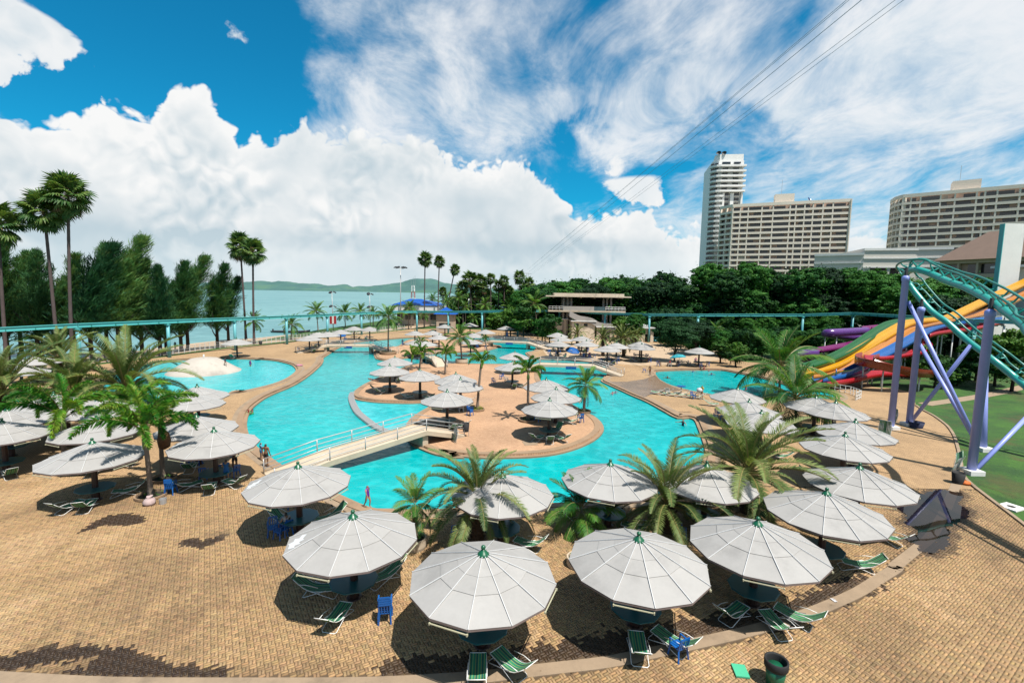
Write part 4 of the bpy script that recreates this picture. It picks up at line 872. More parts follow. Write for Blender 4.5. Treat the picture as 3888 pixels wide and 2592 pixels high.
for zone, pts in LAY['umbrellas'].items():
    lab, grp, far = ZONE[zone]
    for i, (x, y) in enumerate(pts):
        src = shade_far if far else shade
        if not used_shade[far]: o = src; used_shade[far] = True; o.location = (x, y, 0)
        else: o = copy_tree(src, (x, y, 0))
        o.rotation_euler = (0, 0, rng.choice((0, 1, 2, 3)) * 0 + R(rng.uniform(-4, 4)) + R(12))
        o.rotation_euler.x = R(rng.uniform(-.6, .6))
        s = .93 if zone in ('island', 'islet') else .97
        o.scale = (s, s, s); o['label'] = lab; o['group'] = grp
        SHADES.append((zone, i, x, y, o))
OWN = dict(
 strip=['grey metal sunshade with a ragged white patch, beside the planter palm on the kerb side', 'grey metal sunshade at the kerb band before the grey-green date palm', 'grey metal sunshade next to the lone blue chair on the kerb band', 'grey metal sunshade beside the crumpled paper and the damp stretch of kerb', 'grey metal sunshade overhung by the tallest date palm beside a round planter', 'grey metal sunshade closest to the puddle by the lawn'],
 right=['grey metal sunshade beside the paving crossed by coaster shadows', 'grey metal sunshade touching the folded loungers at the tall lavender column', 'grey metal sunshade striped by coconut frond shadow before the slide pool', 'grey metal sunshade mostly hidden behind coconut fronds'],
 shore=['grey metal sunshade with a ragged white patch at the foot of the long footbridge', 'grey metal sunshade seen through the grey-green date palm at the pool edge', 'grey metal sunshade behind the short bushy coconut palm at the pool edge', 'grey metal sunshade hidden between the two green date palms'],
 step=['grey metal sunshade at the rim of the right-hand pool, shaded by palm fronds', 'grey metal sunshade in the middle of the three beside the pool steps', 'grey metal sunshade over the blue chairs by the pool steps'],
 left=['grey metal sunshade with a ragged white patch, beside the bushy palm and pool wall', 'grey metal sunshade directly behind the patched one at the pool wall', 'grey metal sunshade third along the shallow pool wall', 'grey metal sunshade last along the shallow pool wall, overlapping its neighbour', 'grey metal sunshade with a narrow white patch at its rim in the paved yard', 'grey metal sunshade behind the bushy-tailed palms of the yard', 'grey metal sunshade over dark shrubs at the end of the yard'] + ['grey metal sunshade under the brownish date palms by the shallow pool'] * 4,
 island=['pale metal sunshade half hidden at the back of the island lobe by the weir', 'pale metal sunshade over the person lying on a lounger', 'pale metal sunshade before the palm clump on the island lobe', 'pale metal sunshade of the overlapping pair beside the slim island palm', 'pale metal sunshade of the overlapping pair beside the slim island palm', 'pale metal sunshade between the yellow flower bed and the long footbridge', 'pale metal sunshade at the back rim of the island before the channel', 'pale metal sunshade over the small table with blue chairs at the island back', 'pale metal sunshade hindmost of three by the leaning island palm', 'pale metal sunshade in the middle of three by the leaning island palm', 'pale metal sunshade in front of the island planter ring, foremost of three'])
for zone, i, x, y, o in SHADES:
    if zone in OWN: o['label'] = OWN[zone][i]
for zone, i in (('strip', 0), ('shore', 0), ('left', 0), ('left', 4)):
    painted_flare([q for q in SHADES if q[0] == zone and q[1] == i][0][4], R(180))

# ------------------------------------------------------------------ folding loungers
def stripe_mat():
    m, g, b, out = new_mat('lounger_fabric')
    v = g.node('ShaderNodeTexCoord').outputs['Object']; x, y, z = g.xyz(v)
    w = g.m('SINE', g.m('MULTIPLY', y, 70.)); w2 = g.m('SINE', g.m('MULTIPLY', y, 33.))
    c = g.mix(g.ss(w2, -.2, .2), (.004, .075, .055), (.010, .17, .085)); c = g.mix(g.m('MULTIPLY', g.ss(w, .80, .92), .8), c, (.32, .34, .10))
    g.l.new(c, b.inputs['Base Color']); b.inputs['Roughness'].default_value = .75
    bump(g, b, g.noise(v, 120, 2, .5), .2, .003); return m
MAT['fabric'] = stripe_mat()
def make_lounger():
    t = thing('folding_lounger', 'green striped folding lounger', 'lounger')
    prof = smooth_pts([(0, 0, .36), (.35, 0, .31), (.75, 0, .285), (1.05, 0, .36), (1.35, 0, .58), (1.62, 0, .84)], 3)
    W = .27; mb = MB(); n = len(prof)
    for p in prof:
        for y in (-W, 0, W): mb.v.append((p[0], y, p[2] - (.035 if y == 0 else 0)))
    for i in range(n - 1):
        for j in range(2): mb.f.append((i * 3 + j, i * 3 + j + 1, i * 3 + 4 + j, i * 3 + 3 + j)); mb.mi.append(0)
    mb.build('fabric', MAT['fabric'], t, True)
    fr = MB()
    for y in (-W, W): fr.tube([(p[0], y, p[2] - .012) for p in prof[::2]], .013, 6)
    fr.tube([(0, -W, .35), (0, W, .35)], .013, 6); fr.tube([(1.62, -W, .83), (1.62, W, .83)], .013, 6)
    fr.build('frame', MAT['tube_white'], t, True)
    for x0, x1, w in ((.95, -.02, W + .03), (.25, 1.15, W + .01)):
        MB().tube([(x0, -w, .34), (x1, -w, .03), (x1 + (.06 if x1 > x0 else -.06), -w * .8, .014), (x1 + (.06 if x1 > x0 else -.06), w * .8, .014), (x1, w, .03), (x0, w, .34)], .013, 6).build('leg', MAT['tube_white'], t, True)
    for s in (-1, 1):
        MB().tube([(.55, s * (W + .03), .46), (1.0, s * (W + .03), .56), (1.30, s * (W + .02), .56)], .012, 6).build('armrest', MAT['tube_white'], t, True)
    return t
lounger = make_lounger(); l_used = False
def place_lounger(x, y, rz, label, group, z=0., rot=None):
    global l_used
    if not l_used: o = lounger; l_used = True; o.location = (x, y, z); o.rotation_euler = (0, 0, rz)
    else: o = copy_tree(lounger, (x, y, z), rz)
    o['label'] = label; o['group'] = group
    if rot: o.rotation_euler = rot
    return o
SPEC = {('strip', 0): (172, -92, 48), ('strip', 1): (-96, -52), ('strip', 2): (-102, -48), ('strip', 3): (-140, -88, -42), ('strip', 4): (-22, 160), ('strip', 5): (-60,), ('shore', 0): (35, 150), ('shore', 1): (-25,), ('shore', 2): (-30, 200), ('shore', 3): (-45,),
        ('left', 0): (-140, -75, -20), ('left', 4): (-100, -60, 30), ('left', 5): (-60, 20), ('left', 6): (-40, 220), ('left', 1): (-80,), ('left', 2): (-40,), ('left', 3): (160,), ('island', 10): (-140, -95, -45, 60), ('island', 5): (-150, -60, -20), ('island', 2): (-150, -40, 200), ('island', 1): (-120, 180), ('island', 0): (-60,)}
for zone, i, x, y, o in SHADES:
    ang = SPEC.get((zone, i))
    if ang is None:
        if zone in ('right', 'step', 'island'): ang = [rng.uniform(0, 360) for _ in range(2)]
        elif zone in ('sand', 'fence'): ang = [rng.uniform(180, 360)]
        else: continue
    for a in ang:
        a = R(a); r0 = .72 if zone != 'strip' else .80
        place_lounger(x + r0 * math.cos(a), y + r0 * math.sin(a), a + R(rng.uniform(-10, 10)), 'green striped folding lounger at a table ' + dict(strip='under the sunshades along the kerb band', shore='under the sunshades on the near pool edge', left='under the sunshades by the shallow pool', island='on the pool island', right='under the sunshades by the coaster columns', step='under the sunshades by the pool steps', sand='on the sand court', fence='by the beach fence')[zone], 'loungers under the ' + zone + ' sunshades')
# loungers on the pool spit, laid out in a row
for k in range(6):
    place_lounger(17.2 + k * .85, 56.8 - k * .42, R(-28) + R(rng.uniform(-4, 4)), 'green and white folding lounger in the row on the paved spit beside the wading ramp', 'row of loungers on the spit')
place_lounger(22.8, 50.6, R(160), 'green and white folding lounger standing alone between the row and the sunshades', 'lone loungers')
# leaning bundles of folded loungers
def bundle(x, y, rz, n, what, lean=78):
    for k in range(n):
        o = place_lounger(x + .10 * k * math.cos(rz + 1.57), y + .10 * k * math.sin(rz + 1.57), 0, 'folded lounger leaning in the bundle ' + what, 'folded loungers ' + what)
        o.rotation_euler = (0, -R(lean) , rz); o.location.z = .05; o.scale = (.8, 1, .30)
bundle(LAY['heap1'][0], LAY['heap1'][1], R(-60), 9, 'at the foot of the lavender column beside the lawn')
bundle(LAY['stack_isl'][0], LAY['stack_isl'][1] + .4, R(20), 6, 'at the island end of the long footbridge')
bundle(LAY['heap2'][0] - .5, LAY['heap2'][1] + .3, R(40), 4, 'against the tall lavender column')
bundle(LAY['heap3'][0] - .6, LAY['heap3'][1] + .3, R(10), 4, 'beside the blue tub')

# ------------------------------------------------------------------ moulded plastic chairs
def make_chair(m):
    t = thing('plastic_chair', 'x', 'chair')
    s = MB(); s.box((0, 0, .42), (.42, .42, .03)); s.box((0, -.20, .39), (.42, .03, .06)); s.build('seat', m, t)
    for sx in (-1, 1):
        MB().bar((sx * .18, -.18, .42), (sx * .23, -.23, 0), .05, .045).build('leg', m, t)
        MB().bar((sx * .18, .19, .42), (sx * .22, .25, 0), .05, .045).build('leg', m, t)
        a = MB(); a.bar((sx * .23, -.17, .64), (sx * .22, .20, .66), .05, .025); a.bar((sx * .215, -.17, .42), (sx * .23, -.17, .64), .045, .03); a.build('armrest', m, t)
    b = MB()
    for sx in (-1, 1): b.bar((sx * .19, .20, .42), (sx * .19, .27, .80), .05, .03)
    b.bar((-.19, .275, .80), (.19, .275, .80), .07, .03, up=(0, 1, 0))
    for k in range(3): b.bar((-.10 + .10 * k, .205, .43), (-.10 + .10 * k, .27, .78), .045, .015)
    b.build('backrest', m, t)
    return t
CH = {k: [make_chair(MAT[k]), False] for k in ('blue_plastic', 'white_plastic')}
def place_chair(kind, x, y, rz, label, group, z=0.):
    c, used = CH[kind]
    if not used: CH[kind][1] = True; o = c; o.location = (x, y, z); o.rotation_euler = (0, 0, rz)
    else: o = copy_tree(c, (x, y, z), rz)
    o['label'] = label; o['group'] = group; return o
BC = LAY['blue_chairs']
clab = ['blue plastic chair in the stack beside the table with the ragged-patched sunshade', 'blue plastic chair in the stack at the foot of the bushy palm with sack', 'blue plastic chair on the island beside the yellow flower bed', 'blue plastic chair beside the island table with yellow notice', 'blue plastic chair beside the leaning palm at the island tip', 'blue plastic chair standing alone where the sand meets the pool wall', 'blue plastic chair on the paved spit beside the person with toys']
for i, (x, y) in enumerate(BC):
    if i < len(clab): lab, grp, n = clab[i], 'stack or lone chair %s' % ('one', 'two', 'three', 'four', 'five', 'six', 'seven')[i], (4, 3, 3, 2, 2, 1, 1)[i]
    elif i < 10: lab, grp, n = 'blue plastic chair in the shade beside the pool steps', 'blue chairs by the pool steps', 1
    elif i < 13: lab, grp, n = 'blue plastic chair around the table where someone in a white top sits', 'blue chairs at the occupied table', 1
    elif i < 14: lab, grp, n = 'blue plastic chair behind the stout date palm', 'blue chair behind date palm', 1
    elif i < 16: lab, grp, n = 'blue plastic chair on the island deck near the small table', 'blue chairs on the island deck', 1
    elif i < 22: lab, grp, n = 'blue plastic chair near the far footbridges', 'blue chairs near the far footbridges', 1
    else: lab, grp, n = 'blue plastic chair in shade under a sunshade', 'blue chairs in shade', 1
    rz = R(rng.uniform(0, 360)) if i not in (0, 1) else R(190)
    for k in range(n): place_chair('blue_plastic', x, y, rz, lab, grp, k * .085)
for i, (x, y) in enumerate(LAY['white_chairs']):
    place_chair('white_plastic', x, y, R((150, 30, 200, 80)[i]), ('pale blue and white plastic chair at the tip of the paved spit', 'white plastic chair beside the date palms on the sand court', 'white plastic chair under an island sunshade', 'white plastic chair on the island deck beside blue chairs')[i], 'white chair ' + ('spit', 'sand', 'shade', 'deck')[i])
place_chair('blue_plastic', LAY['strip_chair'][0], LAY['strip_chair'][1], R(205), 'bright blue plastic chair standing alone on the kerb band', 'chair on the kerb band')
for k, (dx, dy) in enumerate(((-.9, .5), (-.3, 1.0), (.4, .9))):
    x, y = [q for q in SHADES if q[0] == 'left' and q[1] == 0][0][2:4]
    place_chair('blue_plastic', x + dx * 1.3, y + dy * 1.2, R(200 + 20 * k), 'blue plastic chair behind the table under the patched sunshade by the pool wall', 'blue chairs by the pool wall')

# ------------------------------------------------------------------ palms
def frond_mesh(name, L, arc, nl, ll, lw, mats, droop=.5, plume=0, seed=1, base=.14, vee=35):
    """a pinnate leaf along +X; arc = total downward bend in degrees"""
    rr = random.Random(seed); mb = MB(); pts = []; p = Vector((0, 0, 0)); n = 14
    tw = rr.uniform(-.12, .12)
    for i in range(n + 1):
        t = i / n; a = -R(arc) * (t ** 1.5); pts.append(p.copy()); p = p + Vector((math.cos(a) * math.cos(tw * t), math.sin(tw * t), math.sin(a))) * (L / n)
    mb.tube(pts, [.032 * L / 3 * (1 - .85 * i / n) + .004 for i in range(n + 1)], 4, mi=1, cap=False)
    def at(t):
        f = t * n; i = min(int(f), n - 1); u = f - i; q = pts[i].lerp(pts[i + 1], u); d = (pts[i + 1] - pts[i]).normalized(); return q, d
    for k in range(nl):
        t = base + (1 - base) * (k + rr.random() * .5) / nl; q, d = at(min(t, .999)); side = Vector((-d.y, d.x, 0)).normalized(); up = side.cross(d) * -1
        if up.z < 0: up = -up
        env = (math.sin(math.pi * min(1, (t - base) / (1 - base) * .82 + .16)) ** .6)
        for s in (-1, 1):
            rings = (0,) if not plume else [rr.uniform(-1, 1) for _ in range(plume)]
            for rg in rings:
                l = ll * env * rr.uniform(.82, 1.12); fw = rr.uniform(.45, .75) + .35 * t
                lift = math.tan(R(vee)) * rr.uniform(.5, 1.2) if not plume else rg * 1.5
                v = (side * s + up * lift + d * fw).normalized(); w = d * lw * .5
                if plume:      # leaflets stand out all round the rib
                    ph = rr.uniform(0, TAU); rad_ = side * math.cos(ph) + up * math.sin(ph); v = (rad_ + d * .55).normalized(); w = (d * .8 + rad_.cross(d) * .6).normalized() * lw * .5
                m1 = q + v * l * .5 + Vector((0, 0, -droop * l * .10)); e = q + v * l + Vector((0, 0, -droop * l * .45))
                b = len(mb.v)
                mb.v += [tuple(q - w * .6), tuple(q + w * .6), tuple(m1 - w), tuple(m1 + w), tuple(e)]
                mb.f += [(b, b + 1, b + 3, b + 2), (b + 2, b + 3, b + 4)]; mb.mi += [0, 0]
    return mb.mesh(name, False, mats)
def trunk_mesh(name, h, r0, r1, m, rings=14, lean=(0, 0), rough=.06, boots=False, n=10):
    mb = MB(); pts = []; rs = []; rr = random.Random(int(h * 10))
    k = max(8, int(h * rings / 3)) if not boots else max(8, int(h * 9)); k = min(k, 46)
    for i in range(k + 1):
        t = i / k; c = math.sin(t * math.pi) * .0
        pts.append((lean[0] * t ** 1.4, lean[1] * t ** 1.4, h * t)); rr_ = r0 + (r1 - r0) * t ** .7
        rs.append(rr_ * (1 + (rough if i % 2 else -rough) + rr.uniform(-.02, .02)) * (1.25 - .25 * min(1, t * 6)))
    mb.tube(pts, rs, n)
    if boots:
        for i in range(int(h * 34)):
            t = (i + .5) / (h * 34); a = i * 2.399; rad = r0 + (r1 - r0) * t; p = Vector((rad * math.cos(a) * .95, rad * math.sin(a) * .95, h * t)); d = Vector((math.cos(a), math.sin(a), 1.1)).normalized()
            mb.bar(p, p + d * (.13 + .05 * t), .09, .035)
    me = mb.mesh(name, not boots); me.materials.append(m); return me
PLM = {}
def palm(name, label, cat, x, y, lean, zc, rad, kind, group, seed):
    rr = random.Random(seed); t = thing(name, label, cat, (x, y, 0), 0, group)
    h = max(zc - .1, .5)
    leafm, fr = PLM[kind]['mat'], PLM[kind]
    r0, r1, tm, boots = fr['trunk']
    sc = 1.
    tr = link('trunk', trunk_mesh('trunk', h, r0, r1, MAT[tm], lean=(lean, 0), boots=boots, rough=.05 if not boots else .02), None, t)
    L = rad * fr['lk']
    for k in range(fr['n']):
        u = (k + .5) / fr['n']; az = k * 2.39996 + rr.uniform(-.25, .25)
        el = fr['el'](u) + rr.uniform(-9, 9)
        arr = fr['up'] if u < .3 else (fr['mid'] if u < .75 else fr['low'])
        me = rr.choice(arr); s = L / fr['L'] * rr.uniform(.86, 1.1) * (1. if u > .12 else .8)
        o = link('frond', me, None, t, (lean + .05 * math.cos(az), .05 * math.sin(az), h + (1 - u) * fr['rise'] - .05), (rr.uniform(-.25, .25), -R(el), az), s)
    for k in range(fr.get('dry', 0)):
        az = rr.uniform(0, TAU); o = link('dry_frond', rr.choice(PLM['dry']), None, t, (lean, 0, h - .1), (rr.uniform(-.3, .3), R(rr.uniform(45, 75)), az), L / 3.0 * rr.uniform(.6, .85))
    if fr.get('shaft'):
        MB().lathe([(r1 * 1.15, h - 1.0 * rad / 3), (r1 * 1.3, h - .7 * rad / 3), (r1 * .9, h), (.03, h + .25)], 8).build('crownshaft', MAT['shaft'], t, True, loc=(lean, 0, 0))
    return t
MAT['shaft'] = pm('crownshaft', (.16, .26, .05), .5, .15, 3.)
dm = [MAT['date_leaf'], MAT['rachis']]; cm = [MAT['coco_leaf'], MAT['rachis']]; fm_ = [MAT['fox_leaf'], MAT['rachis']]; ddm = [MAT['dry_leaf'], MAT['dry_leaf']]
PLM['dry'] = [frond_mesh('dry_frond', 3., 60, 26, .4, .05, ddm, 1.2, seed=s) for s in (91, 92)]
PLM['date'] = dict(mat='date_leaf', L=3.0, lk=1.24, n=46, rise=.35, trunk=(.30, .34, 'trunk_dark', True), el=lambda u: 84 - 108 * u ** .95, dry=0,
   up=[frond_mesh('date_frond', 3., 55, 84, .36, .036, dm, .2, seed=s, vee=32) for s in (1, 2)], mid=[frond_mesh('date_frond', 3., 84, 84, .37, .036, dm, .3, seed=s, vee=28) for s in (3, 4, 5)], low=[frond_mesh('date_frond', 3., 88, 80, .34, .036, dm, .5, seed=s, vee=20) for s in (6, 7)])
PLM['coco'] = dict(mat='coco_leaf', L=3.2, lk=1.12, n=22, rise=.4, trunk=(.17, .11, 'trunk', False), el=lambda u: 82 - 105 * u, dry=1,
   up=[frond_mesh('coconut_frond', 3.2, 38, 42, .75, .075, cm, .45, seed=s, vee=22) for s in (11, 12)], mid=[frond_mesh('coconut_frond', 3.2, 72, 42, .85, .075, cm, 1.1, seed=s, vee=5) for s in (13, 14, 15)], low=[frond_mesh('coconut_frond', 3.2, 78, 40, .8, .075, cm, 1.5, seed=s, vee=-5) for s in (16, 17)])
PLM['fox'] = dict(mat='fox_leaf', L=2.6, lk=1.14, n=11, rise=.3, trunk=(.15, .11, 'trunk', False), el=lambda u: 80 - 50 * u, dry=0, shaft=True,
   up=[frond_mesh('foxtail_frond', 2.6, 80, 64, .33, .045, fm_, .5, 3, seed=s) for s in (21, 22)], mid=[frond_mesh('foxtail_frond', 2.6, 118, 64, .33, .045, fm_, .6, 3, seed=s) for s in (23, 24, 25)], low=[frond_mesh('foxtail_frond', 2.6, 120, 64, .33, .045, fm_, .8, 3, seed=s) for s in (26, 27)])
DL = ['stout grey-green date palm behind the second sunshade of the kerb band', 'stout green date palm with brown frond stubs beside the near pool edge', 'tallest stout date palm beside the planter near the pool steps', 'brownish date palm in the middle of the group by the shallow pool', 'brownish date palm leaning out over the shallow pool arm', 'wide grey-green date palm before the concrete cone fountain', 'low bushy palm beside the monorail pillar by the shallow pool'] + ['short date palm among the sunshades of the sand court'] * 4
for i, p in enumerate(LAY['date']):
    palm('date_palm', DL[i], 'palm', p[0], p[1], p[2], p[3], p[4], 'date', 'date palms on the sand court' if i > 6 else 'date palms', 100 + i)
CL = ['slim young coconut palm growing in a round concrete planter', 'short bushy coconut palm with deep green fronds at the near pool edge', 'tall coconut palm with long fronds behind the pool steps sunshades', 'dark green coconut palm hanging over the sunshades near the coaster', 'leaning coconut palm on the tip of the pool island', 'coconut palm in a concrete pot at the back of the pool island', 'coconut palm on the planted nose beside the arched footbridge'] + ['wind-blown coconut palm on the beach behind the fence'] * 7 + ['coconut palm in the grove before the dark trees'] * 6 + ['lone coconut palm rising before the dark wood behind the pavilion'] + ['coconut palm in the grove before the dark trees'] + ['drooping palm under the casuarinas by the monorail'] + ['small palm at the foot of the dark wood beside the round bushes'] + ['coconut palm in the grove before the dark trees'] * 8
for i, p in enumerate(LAY['coconut']):
    g_ = 'beach coconut palms' if 7 <= i < 14 else 'coconut palms of the grove' if 14 <= i < 20 or i == 21 or i > 23 else 'coconut palms'
    palm('coconut_palm', CL[i], 'palm', p[0], p[1], p[2], p[3], p[4], 'coco', g_, 200 + i)
FL = ['bright green bushy-tailed palm with a pink sack at its foot', 'bushy-tailed palm with a hanging brown fruit mass', 'bright green bushy-tailed palm before the yard sunshade', 'bright green bushy-tailed palm behind the pair with the sack', 'slim bushy-tailed palm in the yellow flower bed on the island', 'bushy-tailed palm in the planter beside the island table', 'small bushy-tailed palm beside the small footbridge'] + ['bushy-tailed palm in the clump on the back of the island'] * 3 + ['thin bushy-tailed palm beside the far footbridge', 'thin young palm by the palm grove fence']
for i, p in enumerate(LAY['foxtail']):
    palm('foxtail_palm', FL[i], 'palm', p[0], p[1], p[2], p[3], p[4], 'fox', 'palms in the island clump' if 7 <= i < 10 else 'bushy-tailed palms', 300 + i)
p = LAY['foxtail'][1]
tag(MB().lathe([(.05, 0), (.30, .15), (.36, .6), (.28, 1.0), (.08, 1.25)], 10).build('fruit_mass', MAT['fibre'], None, True, loc=(p[0] + p[2] + .35, p[1] - .2, p[3] - 1.5)), 'hanging brown mass of dried fruit stalks on the bushy-tailed palm', 'fruit')

# fan palms
def fan_leaf(seed, m):
    rr = random.Random(seed); mb = MB(); L = 1.15
    mb.tube([(0, 0, 0), (L * .5, 0, .02), (L, 0, -.05)], [.035, .028, .022], 4, mi=1, cap=False)
    n = 22; c = Vector((L, 0, -.05))
    for k in range(n):
        a = R(-135 + 270 * k / (n - 1)) + rr.uniform(-.03, .03); l = 1.15 * (1 - .28 * abs(a) / 2.4) * rr.uniform(.9, 1.08); w = .085
        d = Vector((math.cos(a), math.sin(a), .10 * math.sin(a * 2) - .12)); s = Vector((-math.sin(a), math.cos(a), (.35 if k % 2 else -.35))) * w
        b = len(mb.v); m1 = c + d * l * .62 + Vector((0, 0, -.05)); e = c + d * l + Vector((0, 0, -.32 * l + rr.uniform(-.1, .05)))
        mb.v += [tuple(c), tuple(m1 - s), tuple(m1 + s), tuple(e)]; mb.f += [(b, b + 1, b + 2), (b + 1, b + 3, b + 2)]; mb.mi += [0, 0]
    return mb.mesh('fan_leaf', False, [m, MAT['rachis']])
fans = [fan_leaf(s, MAT['fan_leaf']) for s in (31, 32, 33, 34)]; fans_dry = [fan_leaf(s, MAT['dry_leaf']) for s in (35, 36)]
FNL = ['tall fan palm with a full round crown beside the monorail at the beach wood', 'tall fan palm with a ragged crown crossing its taller neighbour', 'fan palm whose crown is cut by the picture edge, beside the beach wood', 'tall fan palm with bright stalks at the end of the casuarina row', 'tall fan palm with drooping dark crown beside its bright twin', 'tall thin fan palm by the blue-roofed building, fullest crown of three', 'tall thin fan palm by the blue-roofed building, straight and slim', 'leaning thin fan palm right of the two straight ones'] + ['fan palm in the palm grove before the dark trees'] * 14
for i, p in enumerate(LAY['fan']):
    rr = random.Random(400 + i); h = p[3] - .2
    t = thing('fan_palm', FNL[i] if i != 7 else 'leaning thin fan palm beside the palm grove', 'palm', (p[0], p[1], 0), 0, 'fan palms of the grove' if i > 7 else 'tall fan palms')
    r = min(p[4], 3.6); link('trunk', trunk_mesh('trunk', h, .26 if i < 5 else .22, .18, MAT['trunk_fan'], lean=(p[2], 0), rough=.03), None, t)
    n = 46 if i < 8 else 34
    for k in range(n):
        u = (k + .5) / n; az = k * 2.39996 + rr.uniform(-.3, .3); el = 86 - 150 * u + rr.uniform(-10, 10)
        dry = u > .88 and rr.random() < .5
        link('fan_leaf', rr.choice(fans_dry if dry else fans), None, t, (p[2], 0, h + .25 * (1 - u)), (rr.uniform(-.6, .6), -R(el), az), r / 2.25 * rr.uniform(.82, 1.08))

# ------------------------------------------------------------------ broadleaf and casuarina crowns
def leaf_cloud(C, D, size, asp, rs, name, m, jitter=.5, T=None):
    """quads at centres C facing roughly D"""
    M = len(C); nrm = D + rs.normal(0, jitter, (M, 3)); nrm /= np.linalg.norm(nrm, axis=1)[:, None] + 1e-9
    t = np.cross(nrm, rs.normal(0, 1, (M, 3))) if T is None else T; t /= np.linalg.norm(t, axis=1)[:, None] + 1e-9; b = np.cross(nrm, t); b /= np.linalg.norm(b, axis=1)[:, None] + 1e-9
    s = size * rs.uniform(.6, 1.25, M)[:, None]
    co = np.stack([C - t * s, C + b * s * asp, C + t * s, C - b * s * asp], 1).reshape(-1, 3)
    me = bpy.data.meshes.new(name); me.vertices.add(M * 4); me.vertices.foreach_set('co', co.ravel())
    me.loops.add(M * 4); me.loops.foreach_set('vertex_index', np.arange(M * 4, dtype=np.int32))
    me.polygons.add(M); me.polygons.foreach_set('loop_start', np.arange(0, M * 4, 4, dtype=np.int32)); me.polygons.foreach_set('loop_total', np.full(M, 4, np.int32))
    me.update(calc_edges=True); me.materials.append(m); return me
def broad_crown(seed, m, n_cl=120, per=120, size=.25, flat=.8, name='crown'):
    rs = np.random.RandomState(seed); C = []; D = []
    lobes = rs.normal(0, 1, (7, 3)); lobes /= np.linalg.norm(lobes, axis=1)[:, None]; lobes *= .42; lobes[:, 2] = np.abs(lobes[:, 2]) * .9 - .08
    for k in range(n_cl):
        lb = lobes[rs.randint(7)]; v = rs.normal(0, 1, 3); v /= np.linalg.norm(v); v[2] = v[2] * .9 + .12
        rad = .58 * rs.uniform(.72, 1.02); c = lb + v * rad; c[2] *= flat
        cr = rs.uniform(.09, .17)
        q = rs.normal(0, 1, (per, 3)); q /= np.linalg.norm(q, axis=1)[:, None]; rr_ = cr * rs.uniform(.5, 1., per)[:, None] ** .5
        off = q * rr_ * np.array([1.15, 1.15, .62]); C.append(c + off); D.append(q * .6 + v * .5 + np.array([0, 0, .45]))
    # sparser leaves inside
    inn = rs.normal(0, .30, (n_cl * per // 6, 3)); inn[:, 2] *= flat; C.append(inn); D.append(rs.normal(0, 1, inn.shape))
    return leaf_cloud(np.concatenate(C), np.concatenate(D), size / 6., .55, rs, name, m)
BCM = [broad_crown(s, MAT['broad']) for s in (1, 2, 3, 4, 5)]
HCM = [broad_crown(s, MAT['hedge'], 60, 110, .38) for s in (11, 12)]
DCM = broad_crown(21, MAT['dark_tree'], 150, 150, .19, .95)
def limb_mesh(h, r, seed, spread=2.2):
    rr = random.Random(seed); mb = MB(); mb.tube([(0, 0, 0), (rr.uniform(-.2, .2), rr.uniform(-.2, .2), h * .35), (rr.uniform(-.5, .5), rr.uniform(-.5, .5), h * .72)], [r, r * .8, r * .45], 8)
    for k in range(5):
        a = rr.uniform(0, TAU); z0 = h * rr.uniform(.3, .55); mb.tube([(0, 0, z0), (math.cos(a) * spread * .5, math.sin(a) * spread * .5, z0 + h * .2), (math.cos(a) * spread, math.sin(a) * spread, z0 + h * .33)], [r * .5, r * .35, r * .12], 6)
    me = mb.mesh('trunk', True); me.materials.append(MAT['bark']); return me
LM = [limb_mesh(10, .35, s) for s in (1, 2, 3)]
def broad_tree(x, y, top, rad, label, group, crown, seed, name='broadleaf_tree', low=.42):
    rr = random.Random(seed); t = thing(name, label, 'tree', (x, y, -.3), rr.uniform(0, TAU), group)
    cz = top * (1 - low) ; zc = top - rad * .75
    link('trunk', LM[seed % 3], None, t, None, None, (max(.5, rad / 5.5), max(.5, rad / 5.5), top / 14.))
    link('crown', crown, None, t, (0, 0, zc), (0, 0, rr.uniform(0, TAU)), (rad, rad, rad * rr.uniform(.85, 1.1)))
    # lower skirt of foliage so that the crown reaches down
    link('crown', crown, None, t, (rr.uniform(-1, 1), rr.uniform(-1, 1), max(zc - rad * .85, rad * .5)), (0, 0, rr.uniform(0, TAU)), (rad * 1.02, rad * 1.02, rad * .8))
    return t
for i, (x, y, top) in enumerate(LAY['broad']):
    rr = random.Random(500 + i); rad = rr.uniform(6.2, 8.2) if y > 105 else rr.uniform(5.0, 6.2)
    broad_tree(x, y + 2, top + .6, rad, 'dense dark green tree of the wood behind the pools', 'trees of the wood', BCM[i % 5], 500 + i)
for i, (x, y, top) in enumerate(LAY['grove']):
    broad_tree(x, y, top, 4.2 + (i % 3) * .7, 'leafy tree filling the palm grove between the beach hall and the lookout', 'grove trees', (HCM[i % 2], BCM[i % 5])[i % 2], 650 + i)
for i, (x, y, top) in enumerate(LAY['understorey']):
    broad_tree(x, y, top, 2.6 + (i % 3) * .4, 'dark shrub of the thicket at the edge of the wood', 'thicket at the wood edge', BCM[i % 5], 680 + i, 'thicket_shrub')
for i, (x, y, top) in enumerate(LAY['bush']):
    rr = random.Random(600 + i); top = max(top, 2.5)
    broad_tree(x, y, top + .4, min(3.4, max(1.8, top * .42)), 'leafy green shrub at the foot of the dark wood' if i not in (6, 7, 8, 9, 10, 11) else 'leafy shrub on the lawn behind the coaster columns', 'shrubs before the wood' if i not in (6, 7, 8, 9, 10, 11) else 'shrubs behind the coaster', HCM[i % 2] if i not in (2, 4, 9, 10) else BCM[i % 5], 600 + i, 'shrub')
